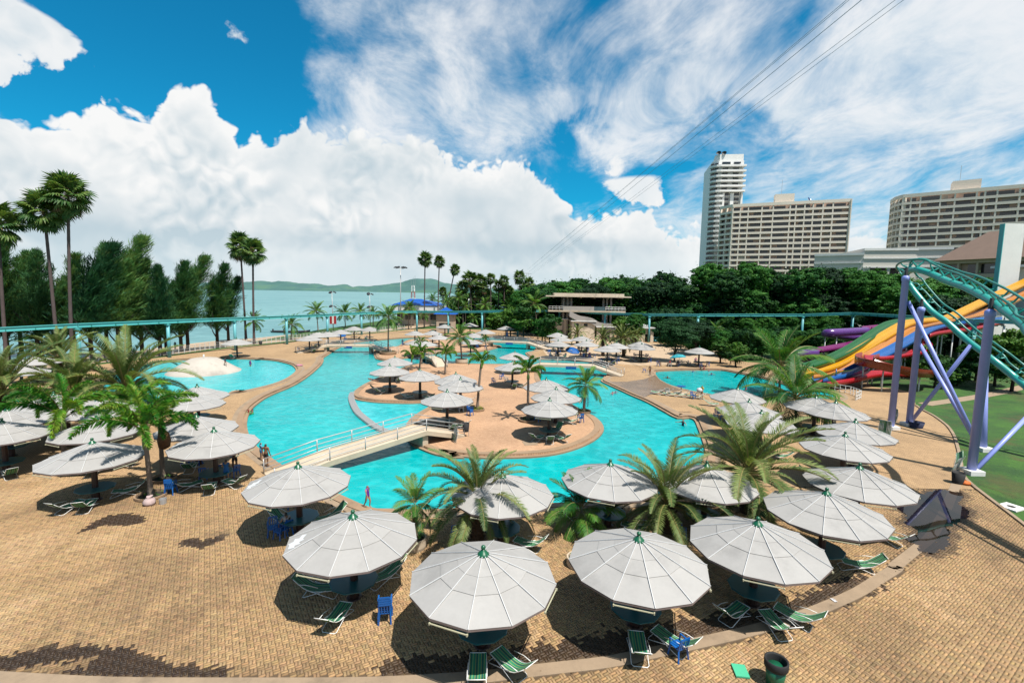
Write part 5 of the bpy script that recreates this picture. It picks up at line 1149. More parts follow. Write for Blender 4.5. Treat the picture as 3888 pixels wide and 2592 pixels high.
for i, (x, y, r_) in enumerate(LAY['round_tree']):
    t = thing('round_tree', ('dense round dark tree on the sand by the right-hand pool', 'spreading dark tree behind the round one')[i], 'tree', (x, y + (3 if i else 0), 0))
    link('trunk', LM[i], None, t, None, None, (.5, .5, .42))
    link('crown', DCM, None, t, (0, 0, 4.6 if not i else 4.4), (0, 0, i), (r_, r_, r_ * .86) if not i else (r_ * 1.35, r_, r_ * .72))
def casuarina(seed, wind=.3, wide=1.):
    """wispy strands on rising boughs that thin out to a pointed, wind-bent top; unit height"""
    rs = np.random.RandomState(seed); C = []; T = []
    tips = [(0., 0., 1., 1.)] + [(rs.uniform(-.10, .10) * wide, rs.uniform(-.10, .10), rs.uniform(.68, .92), .7) for _ in range(3)]
    for k in range(300):
        lx, ly, hh, sc = tips[0] if rs.rand() < .6 else tips[rs.randint(1, 4)]
        t = rs.uniform(.20, 1.) ** .9; reach = ((1 - t) ** .65 * .21 + .012) * sc * wide * rs.uniform(.5, 1.2); a = rs.uniform(0, TAU); n = 40
        u = rs.uniform(.1, 1.05, n); d = np.array([math.cos(a), math.sin(a), .75 + .7 * t]); d /= np.linalg.norm(d)
        z = t * hh; bend = wind * .30 * (z ** 2.4)
        base = np.array([lx * t + bend, ly * t, z])
        p = base + d * reach * 1.25 * u[:, None]; p[:, 0] += wind * .05 * u * t; p[:, 2] -= .05 * (u ** 2) * (1 - t)
        p += rs.normal(0, 1, (n, 3)) * (.011 + .012 * u * (1 - t))[:, None]
        tv = d * 1.0 + np.array([wind * 1.2 * t, 0, -.1 + .6 * t]) + rs.normal(0, .38, (n, 3)); C.append(p); T.append(tv)
    C = np.concatenate(C); T = np.concatenate(T); T /= np.linalg.norm(T, axis=1)[:, None]
    return leaf_cloud(C, rs.normal(0, 1, C.shape), .030, .075, rs, 'crown', MAT['casuarina'], .9, T)
CAS = [casuarina(s, w, d) for s, w, d in ((1, .35, 1.2), (2, .60, 1.28), (3, .25, 1.05), (4, .15, .95))]
for i, (x, y, dx, top) in enumerate(LAY['casuarina']):
    rr = random.Random(700 + i); t = thing('casuarina_tree', 'feathery dark casuarina in the row on the beach behind the monorail', 'tree', (x, y, -.4), 0, 'casuarinas on the beach')
    mb = MB(); mb.tube([(0, 0, 0), (0, 0, top * .3), (dx * .3, 0, top * .6), (dx * .7, 0, top * .92)], [.34, .26, .15, .03], 8)
    for k in range(4):
        a = rr.uniform(0, TAU); z0 = top * rr.uniform(.12, .3); mb.tube([(0, 0, z0), (math.cos(a) * 1.6, math.sin(a) * 1.6, z0 + 1.5), (math.cos(a) * 2.8, math.sin(a) * 2.8, z0 + 3.2)], [.16, .1, .03], 5)
    mb.build('trunk', MAT['bark'], t, True)
    cr = CAS[(0, 2, 3, 1)[i % 4]] if i not in (5, 7, 13, 14) else CAS[1]
    link('crown', cr, None, t, (0, 0, .35), (0, 0, rr.uniform(-.5, .5)), (top * 1.15, top * 1.15, top * .99))

# ------------------------------------------------------------------ unit box shared by many parts
UB = {}
def ubox(mk):
    if mk not in UB: me = MB().box((0, 0, 0), (1, 1, 1)).mesh('unit_' + mk); me.materials.append(MAT[mk]); UB[mk] = me
    return UB[mk]
def pbox(name, mk, parent, c, size, rz=0.): return link(name, ubox(mk), None, parent, c, (0, 0, rz), size)

# ------------------------------------------------------------------ footbridges
def bridge(pts, width, label, rail_h=.9, posts=2.6):
    P = [Vector(p) for p in pts]; root = thing('footbridge', label, 'bridge', (P[0].x, P[0].y, 0)); O = Vector((P[0].x, P[0].y, 0))
    loc = [p - O for p in P]
    MB().sweep([tuple(p) for p in loc], [(-width / 2, -.32), (-width / 2, .04), (-width / 2 + .14, .10), (-width / 2 + .14, .0), (width / 2 - .14, .0), (width / 2 - .14, .10), (width / 2, .04), (width / 2, -.32), (-width / 2, -.32)], flip=True).build('deck', MAT['bridge'], root)
    for k in (1, len(loc) - 2):     # piers under the two bends
        d = (loc[-1] - loc[0]); a = math.atan2(d.y, d.x); z = loc[k].z - .33
        if z > .05: MB().box((loc[k].x, loc[k].y, (z - .9) / 2), (.5, width * .8, z + .9), a).build('abutment', MAT['bridge'], root)
    for s in (-1, 1):
        edge = []
        for i, p in enumerate(loc):
            d0 = loc[min(i + 1, len(loc) - 1)] - loc[max(i - 1, 0)]; n = Vector((-d0.y, d0.x, 0)).normalized(); edge.append(p + n * s * (width / 2 - .07))
        rl = thing_part('railing', root)
        for h in (rail_h, rail_h * .62, rail_h * .28):
            MB().tube([p + Vector((0, 0, h + .06)) for p in edge], .035 if h == rail_h else .026, 6).build('rail', MAT['rail'], rl, True)
        for i in range(len(edge) - 1):
            n = max(1, round((edge[i + 1] - edge[i]).length / posts))
            for j in range(n + (1 if i == len(edge) - 2 else 0)):
                q = edge[i].lerp(edge[i + 1], j / n); MB().tube([q + Vector((0, 0, -.05)), q + Vector((0, 0, rail_h + .06))], .04, 6).build('post', MAT['rail'], rl, True)
    return root
def thing_part(name, parent): return link(name, None, None, parent)
bridge([(-15.3, 28.8, .05), (-12.8, 31.2, .62), (-7.3, 36.5, 1.2), (-4.6, 39.0, .1)], 2.3, 'long cream footbridge with grey pipe railings from the terrace to the pool island')
bridge([(-41.2, 89.0, .05), (-36.6, 92.1, 1.25), (-28.2, 93.4, 1.25), (-22.6, 90.2, .05)], 2.2, 'arched cream footbridge from the beach terrace to the planted nose')
bridge([(-9.5, 106.3, .05), (-4.8, 105.3, 1.25), (3.6, 103.5, 1.25), (8.3, 100.5, .05)], 2.2, 'arched cream footbridge behind the islet with white loungers at its foot')
bridge([(1.0, 72.4, .05), (4.4, 71.9, 1.25), (12.4, 71.2, 1.25), (16.6, 69.2, .05)], 2.2, 'arched cream footbridge from the pool island to the sand court')
bridge([(-11.2, 74.6, .05), (-12.4, 77.5, .9), (-14.2, 81.2, .9), (-15.4, 84.0, .05)], 2.0, 'short stepped footbridge between the pool island and the islet')
# blue depth boards under the bridges
for (x, y, z), w in (((-32.2, 91.6, .9), 1.6), ((-.6, 103.2, .9), 1.6), ((9.0, 70.3, .9), 1.6)):
    tag(MB().box((x, y, z), (w, .05, .42), R(-5)).build('depth_board', MAT['slide_blue']), 'dark blue board fixed under the span of ' + ('the bridge to the planted nose', 'the bridge behind the islet', 'the bridge to the sand court')[0 if x < -20 else 1 if x < 0 else 2], 'board')

# ribbed weir between the channel and the lagoon
w = smooth_pts(LAY['weir'], 6); wt = thing('weir', 'curved ribbed concrete weir holding back the shallow lagoon', 'weir', (0, 0, 0))
MB().sweep([p[:2] for p in w], [(-.22, -.7), (-.22, -.13), (.22, -.13), (.22, -.7)], flip=True).build('wall', MAT['wet_ramp'], wt)
ribm = MB().box((0, 0, -.12), (.66, .12, .20)).mesh('rib'); ribm.materials.append(MAT['rail'])
W2 = resamp(w, 84)
for i in range(83):
    d = W2[i + 1] - W2[i]; link('rib', ribm, None, wt, (W2[i][0], W2[i][1], 0), (0, 0, math.atan2(d[1], d[0]) + math.pi / 2))

# pool steps on the spit
st = thing('pool_steps', 'brown concrete steps going down into the pool from the spit', 'steps', (0, 0, 0)); sx, sy = LAY['steps'][0]
sp = LAY['steps']; c = Vector((sum(p[0] for p in sp) / 4, sum(p[1] for p in sp) / 4, 0)); d = Vector((sp[1][0] - sp[0][0], sp[1][1] - sp[0][1], 0)); an = math.atan2(d.y, d.x)
for k in range(3): MB().box((c.x + k * .35 * math.sin(an), c.y + 1.3 - k * .35 * math.cos(an), -.10 - .16 * k), (d.length, .36, .2), an).build('step', MAT['coping'], st)

# concrete cone fountain in the shallow pool
ft = thing('cone_fountain', 'pale weather-stained concrete cone rising from the round shallow pool', 'fountain', (LAY['dome'][0][0], LAY['dome'][0][1], 0))
MAT['cone'] = pm('cone_concrete', (.60, .54, .47), .8, .15, .5, .2, 10, dirt=.5)
MB().lathe([(4.9, -.6), (4.75, -.2), (4.3, .05), (3.3, .72), (2.2, 1.45), (1.75, 1.70), (1.2, 1.80), (.3, 1.84)], 40).build('cone', MAT['cone'], ft, True)
MB().lathe([(.12, 1.9), (.12, 2.25), (.06, 2.3)], 8).build('nozzle', MAT['white'], ft)

# ------------------------------------------------------------------ monorail
def monorail():
    M = LAY['mono']; root = thing('monorail', 'long turquoise monorail beam on slim round pillars behind the pools', 'monorail', (0, 0, 0))
    for i in range(len(M) - 1):
        a, b = Vector(M[i]), Vector(M[i + 1]); bm_ = MB()
        bm_.bar(a, b, .55, .50, up=(0, 0, 1)); bm_.bar(a + Vector((0, 0, .27)), b + Vector((0, 0, .27)), .78, .06); bm_.bar(a + Vector((0, 0, -.26)), b + Vector((0, 0, -.26)), .70, .05)
        bm_.build('beam', MAT['teal_beam'], root)
        n = int((b - a).length / 2.6)
        d = (b - a).normalized(); sd_ = d.cross(Vector((0, 0, 1)))
        br = MB()
        for j in range(n):
            q = a.lerp(b, (j + .5) / n)
            for s in (-1, 1): br.box((q + sd_ * .31 * s + Vector((0, 0, -.1))), (.10, .10, .34), math.atan2(d.y, d.x))
        br.build('bracket', MAT['teal_dark'], root)
    for i, p in enumerate(M):
        if i in (0,): pass
        pl = MB().tube([(p[0], p[1], -.3), (p[0], p[1], p[2] - .45)], .27, 12).build('pillar', MAT['pillar'], root, True)
        MB().bar((p[0], p[1], p[2] - .62), (p[0], p[1], p[2] - .30), .75, .6).build('pillar_head', MAT['teal_beam'], pl)
MAT['pillar'] = pm('pillar_paint', (.15, .52, .58), .5, .12, .5, dirt=.2)
monorail()

# ------------------------------------------------------------------ roller coaster
def coaster():
    root = thing('roller_coaster', 'turquoise roller coaster track turning back on tall lavender columns above the lawn', 'roller coaster', (35.5, 42.9, 0)); O = Vector((35.5, 42.9, 0))
    T = [Vector(p) - O for p in smooth_pts([(27, -14, 8.2), (27, 0, 8.1), (27.2, 12, 8.3), (27.8, 19.5, 8.9)] + LAY['coaster_track'] + [(42.4, 31, 2.9), (43.2, 24, 2.3), (43, 12, 2.3), (42, -6, 2.6)], 8)]
    n = len(T); ups = []
    for i in range(n):
        d = (T[min(i + 1, n - 1)] - T[max(i - 1, 0)]).normalized(); t = (i - 32) / (n - 64)
        # rails bank: above and to the outside on the way up, towards the right on the way down
        if t < .28: b = Vector((.25, .35, 1.))
        elif t < .5: k = (t - .28) / .22; b = Vector((.25 + .35 * math.sin(k * math.pi) * -1.2 + .4 * k, .35 + .2 * math.sin(k * math.pi), 1. - .15 * k))
        else: b = Vector((.75, .15, .85))
        u = (b - d * b.dot(d)).normalized(); ups.append((u, d.cross(u).normalized()))
    MB().tube(T, .27, 12).build('main_tube', MAT['teal_track'], root, True)
    r1, r2 = [], []
    for p, (u, s) in zip(T, ups): r1.append(p + u * .92 + s * .52); r2.append(p + u * .92 - s * .52)
    MB().tube(r1, .085, 8).build('running_rail', MAT['teal_dark'], root, True); MB().tube(r2, .085, 8).build('running_rail', MAT['teal_dark'], root, True)
    acc = 0.; last = T[0]
    for i in range(1, n):
        acc += (T[i] - last).length; last = T[i]
        if acc >= 1.55:
            acc = 0.; p = T[i]; u, s = ups[i]; d = s.cross(u).normalized(); mb = MB()
            for sg in (-1, 1):
                q = [p + u * .22, p + u * .42 + s * sg * .14, p + u * .62 + s * sg * .36, p + u * .90 + s * sg * .50]
                mb.tube(q, [.11, .09, .065, .055], 5)
            mb.bar(p + u * .62 + s * .30, p + u * .62 - s * .30, .05, .05)
            mb.build('tie', MAT['teal_track'], root)
    for k, (b, t_) in enumerate(LAY['coaster_col']):
        b, t_ = Vector(b) - O, Vector(t_) - O; r = .265
        if k == 3:      # this one leans up to the lower track
            cc = MB().tube([b, Vector((40.45, 39.9, 7.4)) - O], .26, 14).build('column', MAT['lavender'], root, True); MB().box((b.x, b.y, .10), (1.0, 1.0, .34)).build('footing', MAT['white'], cc); continue
        c = MB(); c.tube([b, b + Vector((0, 0, t_.z - .5)), b + Vector((0, 0, t_.z - .48)), b + Vector((0, 0, t_.z - .12)), b + Vector((0, 0, t_.z))], [r, r, r + .04, r + .04, r * .6], 16)
        cc = c.build('column', MAT['lavender'], root, False)
        for f in cc.data.polygons: f.use_smooth = len(f.vertices) == 4
        MB().box((b.x, b.y, .10), (1.0, 1.0, .34)).build('footing', MAT['white'], cc)
        MB().tube([b + Vector((0, 0, t_.z - .05)), b + Vector((.05, .05, t_.z + .75))], [.16, .10], 8).build('saddle', MAT['steel_dark'], cc)
    for x, y, z in ((27.1, 8, 7.9), (27, -8, 7.9), (43.1, 18, 2.0), (42.6, 4, 2.2)):
        MB().tube([Vector((x, y, -.3)) - O, Vector((x, y, z)) - O], .25, 12).build('column', MAT['lavender'], root, True)
    for k, (p, q) in enumerate(LAY['coaster_brace']):
        MB().tube([Vector(p) - O, Vector(q) - O], .165 if k != 3 else .15, 12).build('brace', MAT['lavender'], root, True)
    return root
coaster()

# ------------------------------------------------------------------ water slides
def trough(path, w, h, name, m, parent, closed_tube=False, off=None):
    P = [Vector(p) for p in smooth_pts(path, 5)]; mb = MB(); n = len(P); prof = []
    if closed_tube: prof = [(w * math.sin(TAU * j / 12), h * .5 + w * math.cos(TAU * j / 12) - w) for j in range(13)]
    else:
        prof = [(-w - .10, h), (-w - .10, -.12), (-w * .5, -.2), (0, -.22), (w * .5, -.2), (w + .10, -.12), (w + .10, h), (w + .02, h), (w * .95, h * .3), (w * .6, .02), (0, -.06), (-w * .6, .02), (-w * .95, h * .3), (-w - .02, h), (-w - .10, h)]
    k = len(prof)
    for i, p in enumerate(P):
        d = (P[min(i + 1, n - 1)] - P[max(i - 1, 0)]); d.z *= .0
        if d.length < 1e-5: d = Vector((1, 0, 0))
        d.normalize(); s = Vector((-d.y, d.x, 0))
        for o, z in prof: mb.v.append(tuple(p + s * o + Vector((0, 0, z))))
    for i in range(n - 1):
        for j in range(k - 1): mb.f.append((i * k + j, (i + 1) * k + j, (i + 1) * k + j + 1, i * k + j + 1)); mb.mi.append(0)
    return mb.build(name, m, parent, True)
def slides():
    S = LAY['slides']
    S['red'] = [(84.6, 81.8, 8.3), (80, 79.6, 7.7)] + S['red']; S['purple'] = [(84.4, 87.2, 8.4), (77, 89.2, 7.5)] + S['purple']
    pf = thing('slide_platform', 'start platform of the lower slides on white posts behind the coaster', 'platform', (87.6, 84.8, 0))
    MB().box((0, 0, 8.0), (6.2, 8.4, .3)).build('deck', MAT['white'], pf)
    for sx in (-2.7, 2.7):
        for sy in (-3.8, 3.8): MB().tube([(sx, sy, -.3), (sx, sy, 7.9)], .16, 8).build('post', MAT['white'], pf, True)
    for sy in (-4.1, 4.1): MB().tube([(-3, sy, 9.1), (3, sy, 9.1)], .05, 6).build('rail', MAT['teal_beam'], pf)
    for nm, w, lab in (('green', .74, 'long dark green open water slide running down to the right-hand pool'), ('yellow', .76, 'long yellow open water slide beside the green one'), ('orange', .76, 'long faded orange open water slide beside the yellow one'), ('blue', .72, 'blue open water slide between the orange and red slides'), ('red', .72, 'red water slide that turns back in a rust-red spiral'), ('purple', .8, 'purple and magenta winding water slide before the dark wood')):
        p = S[nm]; root = thing(nm + '_water_slide', lab, 'water slide', (0, 0, 0))
        if nm == 'red':
            trough(p[:12], w, .55, 'chute', MAT['slide_red'], root); trough(p[11:20], .95, .9, 'spiral', MAT['slide_rust'], root); trough(p[19:], w, .55, 'chute', MAT['slide_red'], root)
        elif nm == 'purple':
            trough(p[:4], .8, .5, 'chute', MAT['slide_magenta'], root); trough(p[3:10], .72, .8, 'tunnel', MAT['slide_purple'], root, True); trough(p[9:14], .8, .5, 'chute', MAT['slide_magenta'], root); trough(p[13:18], .7, .8, 'tunnel', MAT['slide_purple'], root, True); trough(p[17:], .8, .5, 'chute', MAT['slide_purple'], root)
        else: trough(p, w, .55, 'chute', MAT['slide_' + nm], root)
        # joint flanges and posts
        q = smooth_pts(p, 2)
        for i in range(1, len(q) - 1, 4):
            a = Vector(q[i])
            if a.z > 1.3: MB().tube([(a.x, a.y, -.3), (a.x, a.y, a.z - .25)], .09, 8).build('post', MAT['white'], root, True)
    # white start tower, pillar and hut at the top of the slides
    sl = LAY['slab']; b, t_ = Vector(sl[0]), Vector(sl[1])
    root = thing('slide_tower_pillar', 'tall weathered white slab pillar with a blue edge behind the yellow slide', 'pillar', (b.x, b.y, 0))
    zt = t_.z; MB().box((0, 0, zt / 2 - .2), (4.1, .9, zt + .4)).build('slab', MAT['slab'], root); MB().box((-2.12, -.05, zt / 2 - .2), (.14, .94, zt + .3)).build('edge_strip', MAT['teal_beam'], root)
    h0 = Vector(LAY['hut'][0])
    ht = thing('slide_start_hut', 'pale hut with green glazing at the head of the slides', 'hut', (110.6, 99.0, 0))
    MB().box((0, 0, 6.0), (10.6, 8, 12.6)).build('wall', MAT['white'], ht); MB().box((0, 0, h0.z + .2), (12.4, 10, .5)).build('roof', MAT['white'], ht); pbox('window', 'teal_dark', ht, (0, -3.9, h0.z - 2.2), (9.4, .1, 2.4)); MB().box((0, 0, h0.z / 2 + 3), (10, 7.6, h0.z - 6)).build('upper_wall', MAT['hotel'], ht)
    l0 = Vector(LAY['logo'][0]); sg = thing('painted_wall', 'white wall with dark blue painted letters under the slides', 'wall', (l0.x, l0.y, 0))
    MB().box((1.2, .3, 4.6), (7.5, .4, 9.6)).build('wall', MAT['white'], sg)
    for dx, w_ in ((-.55, 1.), (1.7, .8)):
        mb = MB(); mb.add([(dx - .5 * w_, .06, l0.z - 1.3), (dx + .55 * w_, .06, l0.z - 1.3), (dx + .05, .06, l0.z + .55), (dx - .5 * w_, .10, l0.z - 1.3), (dx + .55 * w_, .10, l0.z - 1.3), (dx + .05, .10, l0.z + .55)], [(0, 1, 2), (5, 4, 3), (0, 3, 4, 1), (1, 4, 5, 2), (2, 5, 3, 0)]); mb.build('letter', MAT['cloth_navy'], sg)
    MB().box((.25, .07, l0.z - 1.05), (1.0, .04, .5)).build('letter', MAT['cloth_navy'], sg)
MAT['slab'] = pm('weathered_white', (1.05, 1.05, 1.02), .8, .10, .25, dirt=.35)
slides()

# ------------------------------------------------------------------ beach fence
def fence():
    root = thing('beach_fence', 'low pale wire fence on posts between the terrace and the beach', 'fence', (0, 0, 0))
    P = resamp(smooth_pts(LAY['fence'], 4), 90)
    pm_ = MB().box((0, 0, .75), (.09, .09, 1.5)).mesh('post'); pm_.materials.append(MAT['white'])
    for i in range(90): link('post', pm_, None, root, (P[i][0], P[i][1], -.1))
    for z in (1.32, .75, .25): MB().tube([(p[0], p[1], z) for p in P], .022, 4).build('wire', MAT['rail'], root)
    mb = MB()
    for i in range(89):
        for j in range(12):
            q = P[i] + (P[i + 1] - P[i]) * (j + .5) / 12; mb.bar((q[0], q[1], .2), (q[0], q[1], 1.32), .012, .012)
    o = mb.build('mesh_wires', MAT['rail'], root); tag(o, kind='stuff')
    g_ = MB().sweep([tuple(p) for p in P], [(-1.5, .005), (-.1, .03), (.5, .01)], flip=True).build('fence_verge', MAT['lawn']); tag(g_, kind='structure')
fence()

# ------------------------------------------------------------------ far buildings
def facade(root, A, B, ztop, zbot, fl_h, fracs, mk='hotel', rec='hotel_in', depth=1.7, seed=0, glazed=.14, par=1.15):
    """balcony front from A to B (plan): parapets per floor, fins per bay, a recessed window in every bay"""
    rr = random.Random(seed); A, B = Vector(A), Vector(B); d = B - A; L = d.length; u = d / L; n = Vector((u.y, -u.x)); an = math.atan2(u.y, u.x)
    if n.dot(-A) < 0: n = -n
    def pt(s, o, z): q = A + u * s + n * o; return (q.x, q.y, z)
    nf = int((ztop - 1.6 - zbot) / fl_h)
    pbox('parapet', mk, root, pt(L / 2, .0, ztop - .75), (L + .1, .5, 1.7), an)
    for f in range(nf):
        z = ztop - 1.6 - (f + 1) * fl_h
        pbox('parapet', mk, root, pt(L / 2, -.02, z + .28), (L, .34, par + .1), an)
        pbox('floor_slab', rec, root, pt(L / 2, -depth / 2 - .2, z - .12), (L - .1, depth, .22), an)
        for i in range(len(fracs) - 1):
            s0, s1 = fracs[i] * L + .22, fracs[i + 1] * L - .22; w = s1 - s0
            if w < .6: continue
            gl = rr.random() < glazed
            ww = w * rr.uniform(.5, .82) if not gl else w; cx = s0 + w / 2 + (w - ww) / 2 * rr.choice((-1, 1))
            o = pbox('window', 'curtain' if rr.random() < .10 else 'glass', root, pt(cx, -depth + .10 if not gl else -.55, z + fl_h * .5 + .2), (ww, .06, fl_h - 1.0), an)
            if not gl and w > 2: pbox('balcony_rail', 'steel_rail', root, pt((s0 + s1) / 2, -.1, z + par + .0), (w, .05, .12), an)
    for fr in fracs:
        pbox('fin', mk, root, pt(min(max(fr * L, .18), L - .18), -depth / 2 + .05, (ztop + zbot) / 2 - .8), (.62, depth + .1, ztop - zbot - 1.6), an)
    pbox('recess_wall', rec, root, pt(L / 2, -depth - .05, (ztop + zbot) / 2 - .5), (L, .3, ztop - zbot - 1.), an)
    return u, n
MAT['steel_rail'] = pm('balcony_rail', (.22, .19, .18), .5, .1, 1.)
def body(root, plan, z0, z1, mk, name='body'): return MB().prism(plan, z0, z1).build(name, MAT[mk], root)
def hotels():
    # broad hotel with eleven bays
    h = LAY['hotel1']; A, B, C = [Vector(p[:2]) for p in h]; zt = 67.3
    t = thing('balcony_hotel', 'wide cream balcony hotel with flat roof house standing beside the white tower', 'hotel', (0, 0, 0))
    fr = [(x - 740) / 1168 for x in (740, 825, 908, 1050, 1165, 1335, 1392, 1478, 1560, 1655, 1748, 1908)]; fr[0], fr[-1] = 0, 1
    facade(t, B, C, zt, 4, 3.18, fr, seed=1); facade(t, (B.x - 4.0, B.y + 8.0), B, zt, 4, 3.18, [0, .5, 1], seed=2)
    u = (C - B).normalized(); n = Vector((u.y, -u.x)); n = -n if n.dot(-B) < 0 else n
    bb = B - n * 1.9; cc = C - n * 1.9
    body(t, [(bb.x - 2.5, bb.y + 7), (bb.x, bb.y), (cc.x, cc.y), (cc.x - n.x * 14, cc.y - n.y * 14), (bb.x - n.x * 20, bb.y - n.y * 20)], 0, zt - .4, 'hotel')
    pbox('end_wall', 'hotel', t, ((C.x + cc.x) / 2 - n.x * 6 + .3 * u.x, (C.y + cc.y) / 2 - n.y * 6 + .3 * u.y, zt / 2), (.5, 15, zt - .2), math.atan2(u.y, u.x))
    a, b = [Vector(p) for p in LAY['hotel1_pent']]; m = (a + b) / 2
    rh = MB().box((m.x - n.x * 4, m.y - n.y * 4, zt + 2.4), ((b - a).length, 6, 6.0), math.atan2(u.y, u.x)).build('roof_house', MAT['hotel'], t)
    MB().tube([(m.x, m.y + 4, zt + 5), (m.x, m.y + 4, zt + 14)], .08, 5).build('antenna', MAT['rail'], rh)
    dsh = MB().lathe([(.1, 0), (.9, .25), (1.5, .8)], 12, cap=False).build('dish', MAT['slide_blue'], t, True, loc=(C.x - 18, C.y + 9, zt + .8), rot=(R(50), 0, R(40)))
    # the hotel beyond the coaster
    h = LAY['hotel2']; A, A2, B, C = [Vector(p[:2]) for p in h]; zt = 65.6
    t = thing('corner_hotel', 'cream balcony hotel with rounded corner bays behind the coaster', 'hotel', (0, 0, 0))
    u = (C - B).normalized(); C2 = C + u * 34
    xs = [340, 432, 535, 745, 893, 1105, 1185, 1300, 1507]; Lx = (C2 - B).length / (C - B).length * 1197.
    fr = [(x - 340) / Lx for x in xs] + [(1507 + k * 120 - 340) / Lx for k in (1, 2.2, 3.2, 4.6)]; fr = [f for f in fr if f < .985] + [1.]
    facade(t, B, C2, zt, 4, 3.22, fr, seed=5); facade(t, A2, B, zt, 4, 3.22, [0, .5, 1], seed=6); facade(t, A, A2, zt, 4, 3.22, [0, .5, 1], seed=7)
    n = Vector((u.y, -u.x)); n = -n if n.dot(-B) < 0 else n; bb = B - n * 1.9; cc = C2 - n * 1.9
    body(t, [(A.x + 1.8, A.y + 1), (A2.x + 1.6, A2.y + 1), (bb.x, bb.y), (cc.x, cc.y), (cc.x - n.x * 16, cc.y - n.y * 16), (A.x + 14, A.y + 14)], 0, zt - .4, 'hotel')
    a, b = [Vector(p) for p in LAY['hotel2_pent']]; m = (a + b) / 2
    rh = MB().box((m.x - n.x * 5, m.y - n.y * 5, zt + 2.2), ((b - a).length, 8, 6.4), math.atan2(u.y, u.x)).build('roof_house', MAT['hotel'], t)
    MB().tube([(m.x, m.y + 4, zt + 5), (m.x, m.y + 4, zt + 13)], .08, 5).build('antenna', MAT['rail'], rh)
    # slender tower
    t = thing('white_tower', 'slender white tower block with stacked curved balconies', 'tower block', (0, 0, 0)); zt = 101.
    body(t, [(137.6, 352), (131.4, 323.), (134.6, 320.2), (150.3, 318.5), (156, 346)], 0, zt, 'tower')
    MB().prism([(133.2, 324), (135.2, 320.6), (150.0, 318.9), (153, 335), (138, 338)], zt, zt + 4.2).build('roof_house', MAT['tower'], t)
    arc = [(130.2, 324.5), (129.9, 321.6), (130.6, 319.2), (132.2, 317.4), (134.6, 316.5)]
    slab_lo = MB().prism(arc + [(137.2, 316.2), (137.2, 319.8), (134.6, 320.3), (131.5, 323.2)], 0, 1.15).mesh('balcony'); slab_lo.materials.append(MAT['tower'])
    slab_hi = MB().prism(arc + [(150.6, 315.0), (150.6, 318.3), (134.6, 320.1), (131.5, 323.2)], 0, 1.15).mesh('balcony'); slab_hi.materials.append(MAT['tower'])
    z = zt - 4.4; k = 0
    while z > 6:
        hi = k < 6; link('balcony', slab_hi if hi else slab_lo, None, t, (0, 0, z))
        for (x, y), w_ in (((131.0, 321.8), 2.2), ((132.9, 320.1), 2.0)): pbox('window', 'glass', t, (x + .3, y + .35, z + 2.05), (w_, .2, 1.7), R(-50 if x < 132 else -35))
        for x in ((138.6, 145.4) if hi else (140.2, 146.6)): pbox('window', 'glass', t, (x, 319.4 - (x - 138) * .11, z + 2.0), (3.4 if hi else 3.0, .5, 1.6 if hi else 1.9), R(-6))
        if not hi: pbox('sill', 'tower', t, (143.4, 318.6, z + .8), (12.4, .9, .35), R(-6))
        z -= 3.22; k += 1
    pbox('lift_shaft', 'tower', t, (143.4, 318.3, 40), (2.2, 1.6, 80), R(-6)); pbox('pier', 'tower', t, (138.0, 318.6, 40), (1.2, 1.6, 80), R(-6)); pbox('pier', 'tower', t, (149.6, 317.8, 40), (1.2, 1.6, 80), R(-6))
    pbox('window', 'glass', t, (139.3, 320.0, zt - 1.7), (5.2, 1., 1.8), R(-6)); pbox('window', 'glass', t, (146.2, 319.2, zt - 1.4), (4.2, 1., 1.0), R(-6)); pbox('window', 'teal_dark', t, (132.0, 325, zt - 3), (3.6, 1, 3.2), R(70))
    for (x, y) in ((134.5, 321), (138, 321)): MB().lathe([(.1, 0), (1., .3), (1.6, 1.)], 12, cap=False).build('dish', MAT['steel_dark'], t, True, loc=(x, y, zt + 4.6), rot=(R(60), 0, R(-30)))
    # long low white building
    lw = [Vector(p) for p in LAY['lowwhite']]
    t = thing('long_low_building', 'long blank cream building with cornice lines above the dark trees', 'building', (0, 0, 0))
    for i, (p, q, dp) in enumerate(((lw[0], lw[1], 20), (lw[1], lw[2], 22), (lw[2], lw[3], 24))):
        d = (q - p); d.z = 0; an = math.atan2(d.y, d.x); m = (p + q) / 2; zt = max(p.z, q.z)
        nn = Vector((-math.sin(an), math.cos(an), 0)); c = m + nn * dp / 2
        MB().box((c.x, c.y, zt / 2), (d.length, dp, zt), an).build('wall', MAT['lowwall'], t)
        for k, z in enumerate((zt - .5, zt - 4.2, zt - 8.)): pbox('cornice', 'white', t, (m.x - nn.x * .15, m.y - nn.y * .15, z), (d.length + .2, .5, .5 if k else 1.0), an)
        for s in (-.28, -.12, .1, .3):
            if i == 2 and s < 0: continue
            pbox('window', 'glass', t, (m.x + d.x * s - nn.x * .05, m.y + d.y * s - nn.y * .05, zt - 10.6), (3.0, .3, 4.6), an)
    # brown-roofed hotel wing
    t = thing('brown_roof_building', 'beige balcony building with brown hipped tile roofs at the right', 'building', (0, 0, 0))
    ze = 26.5
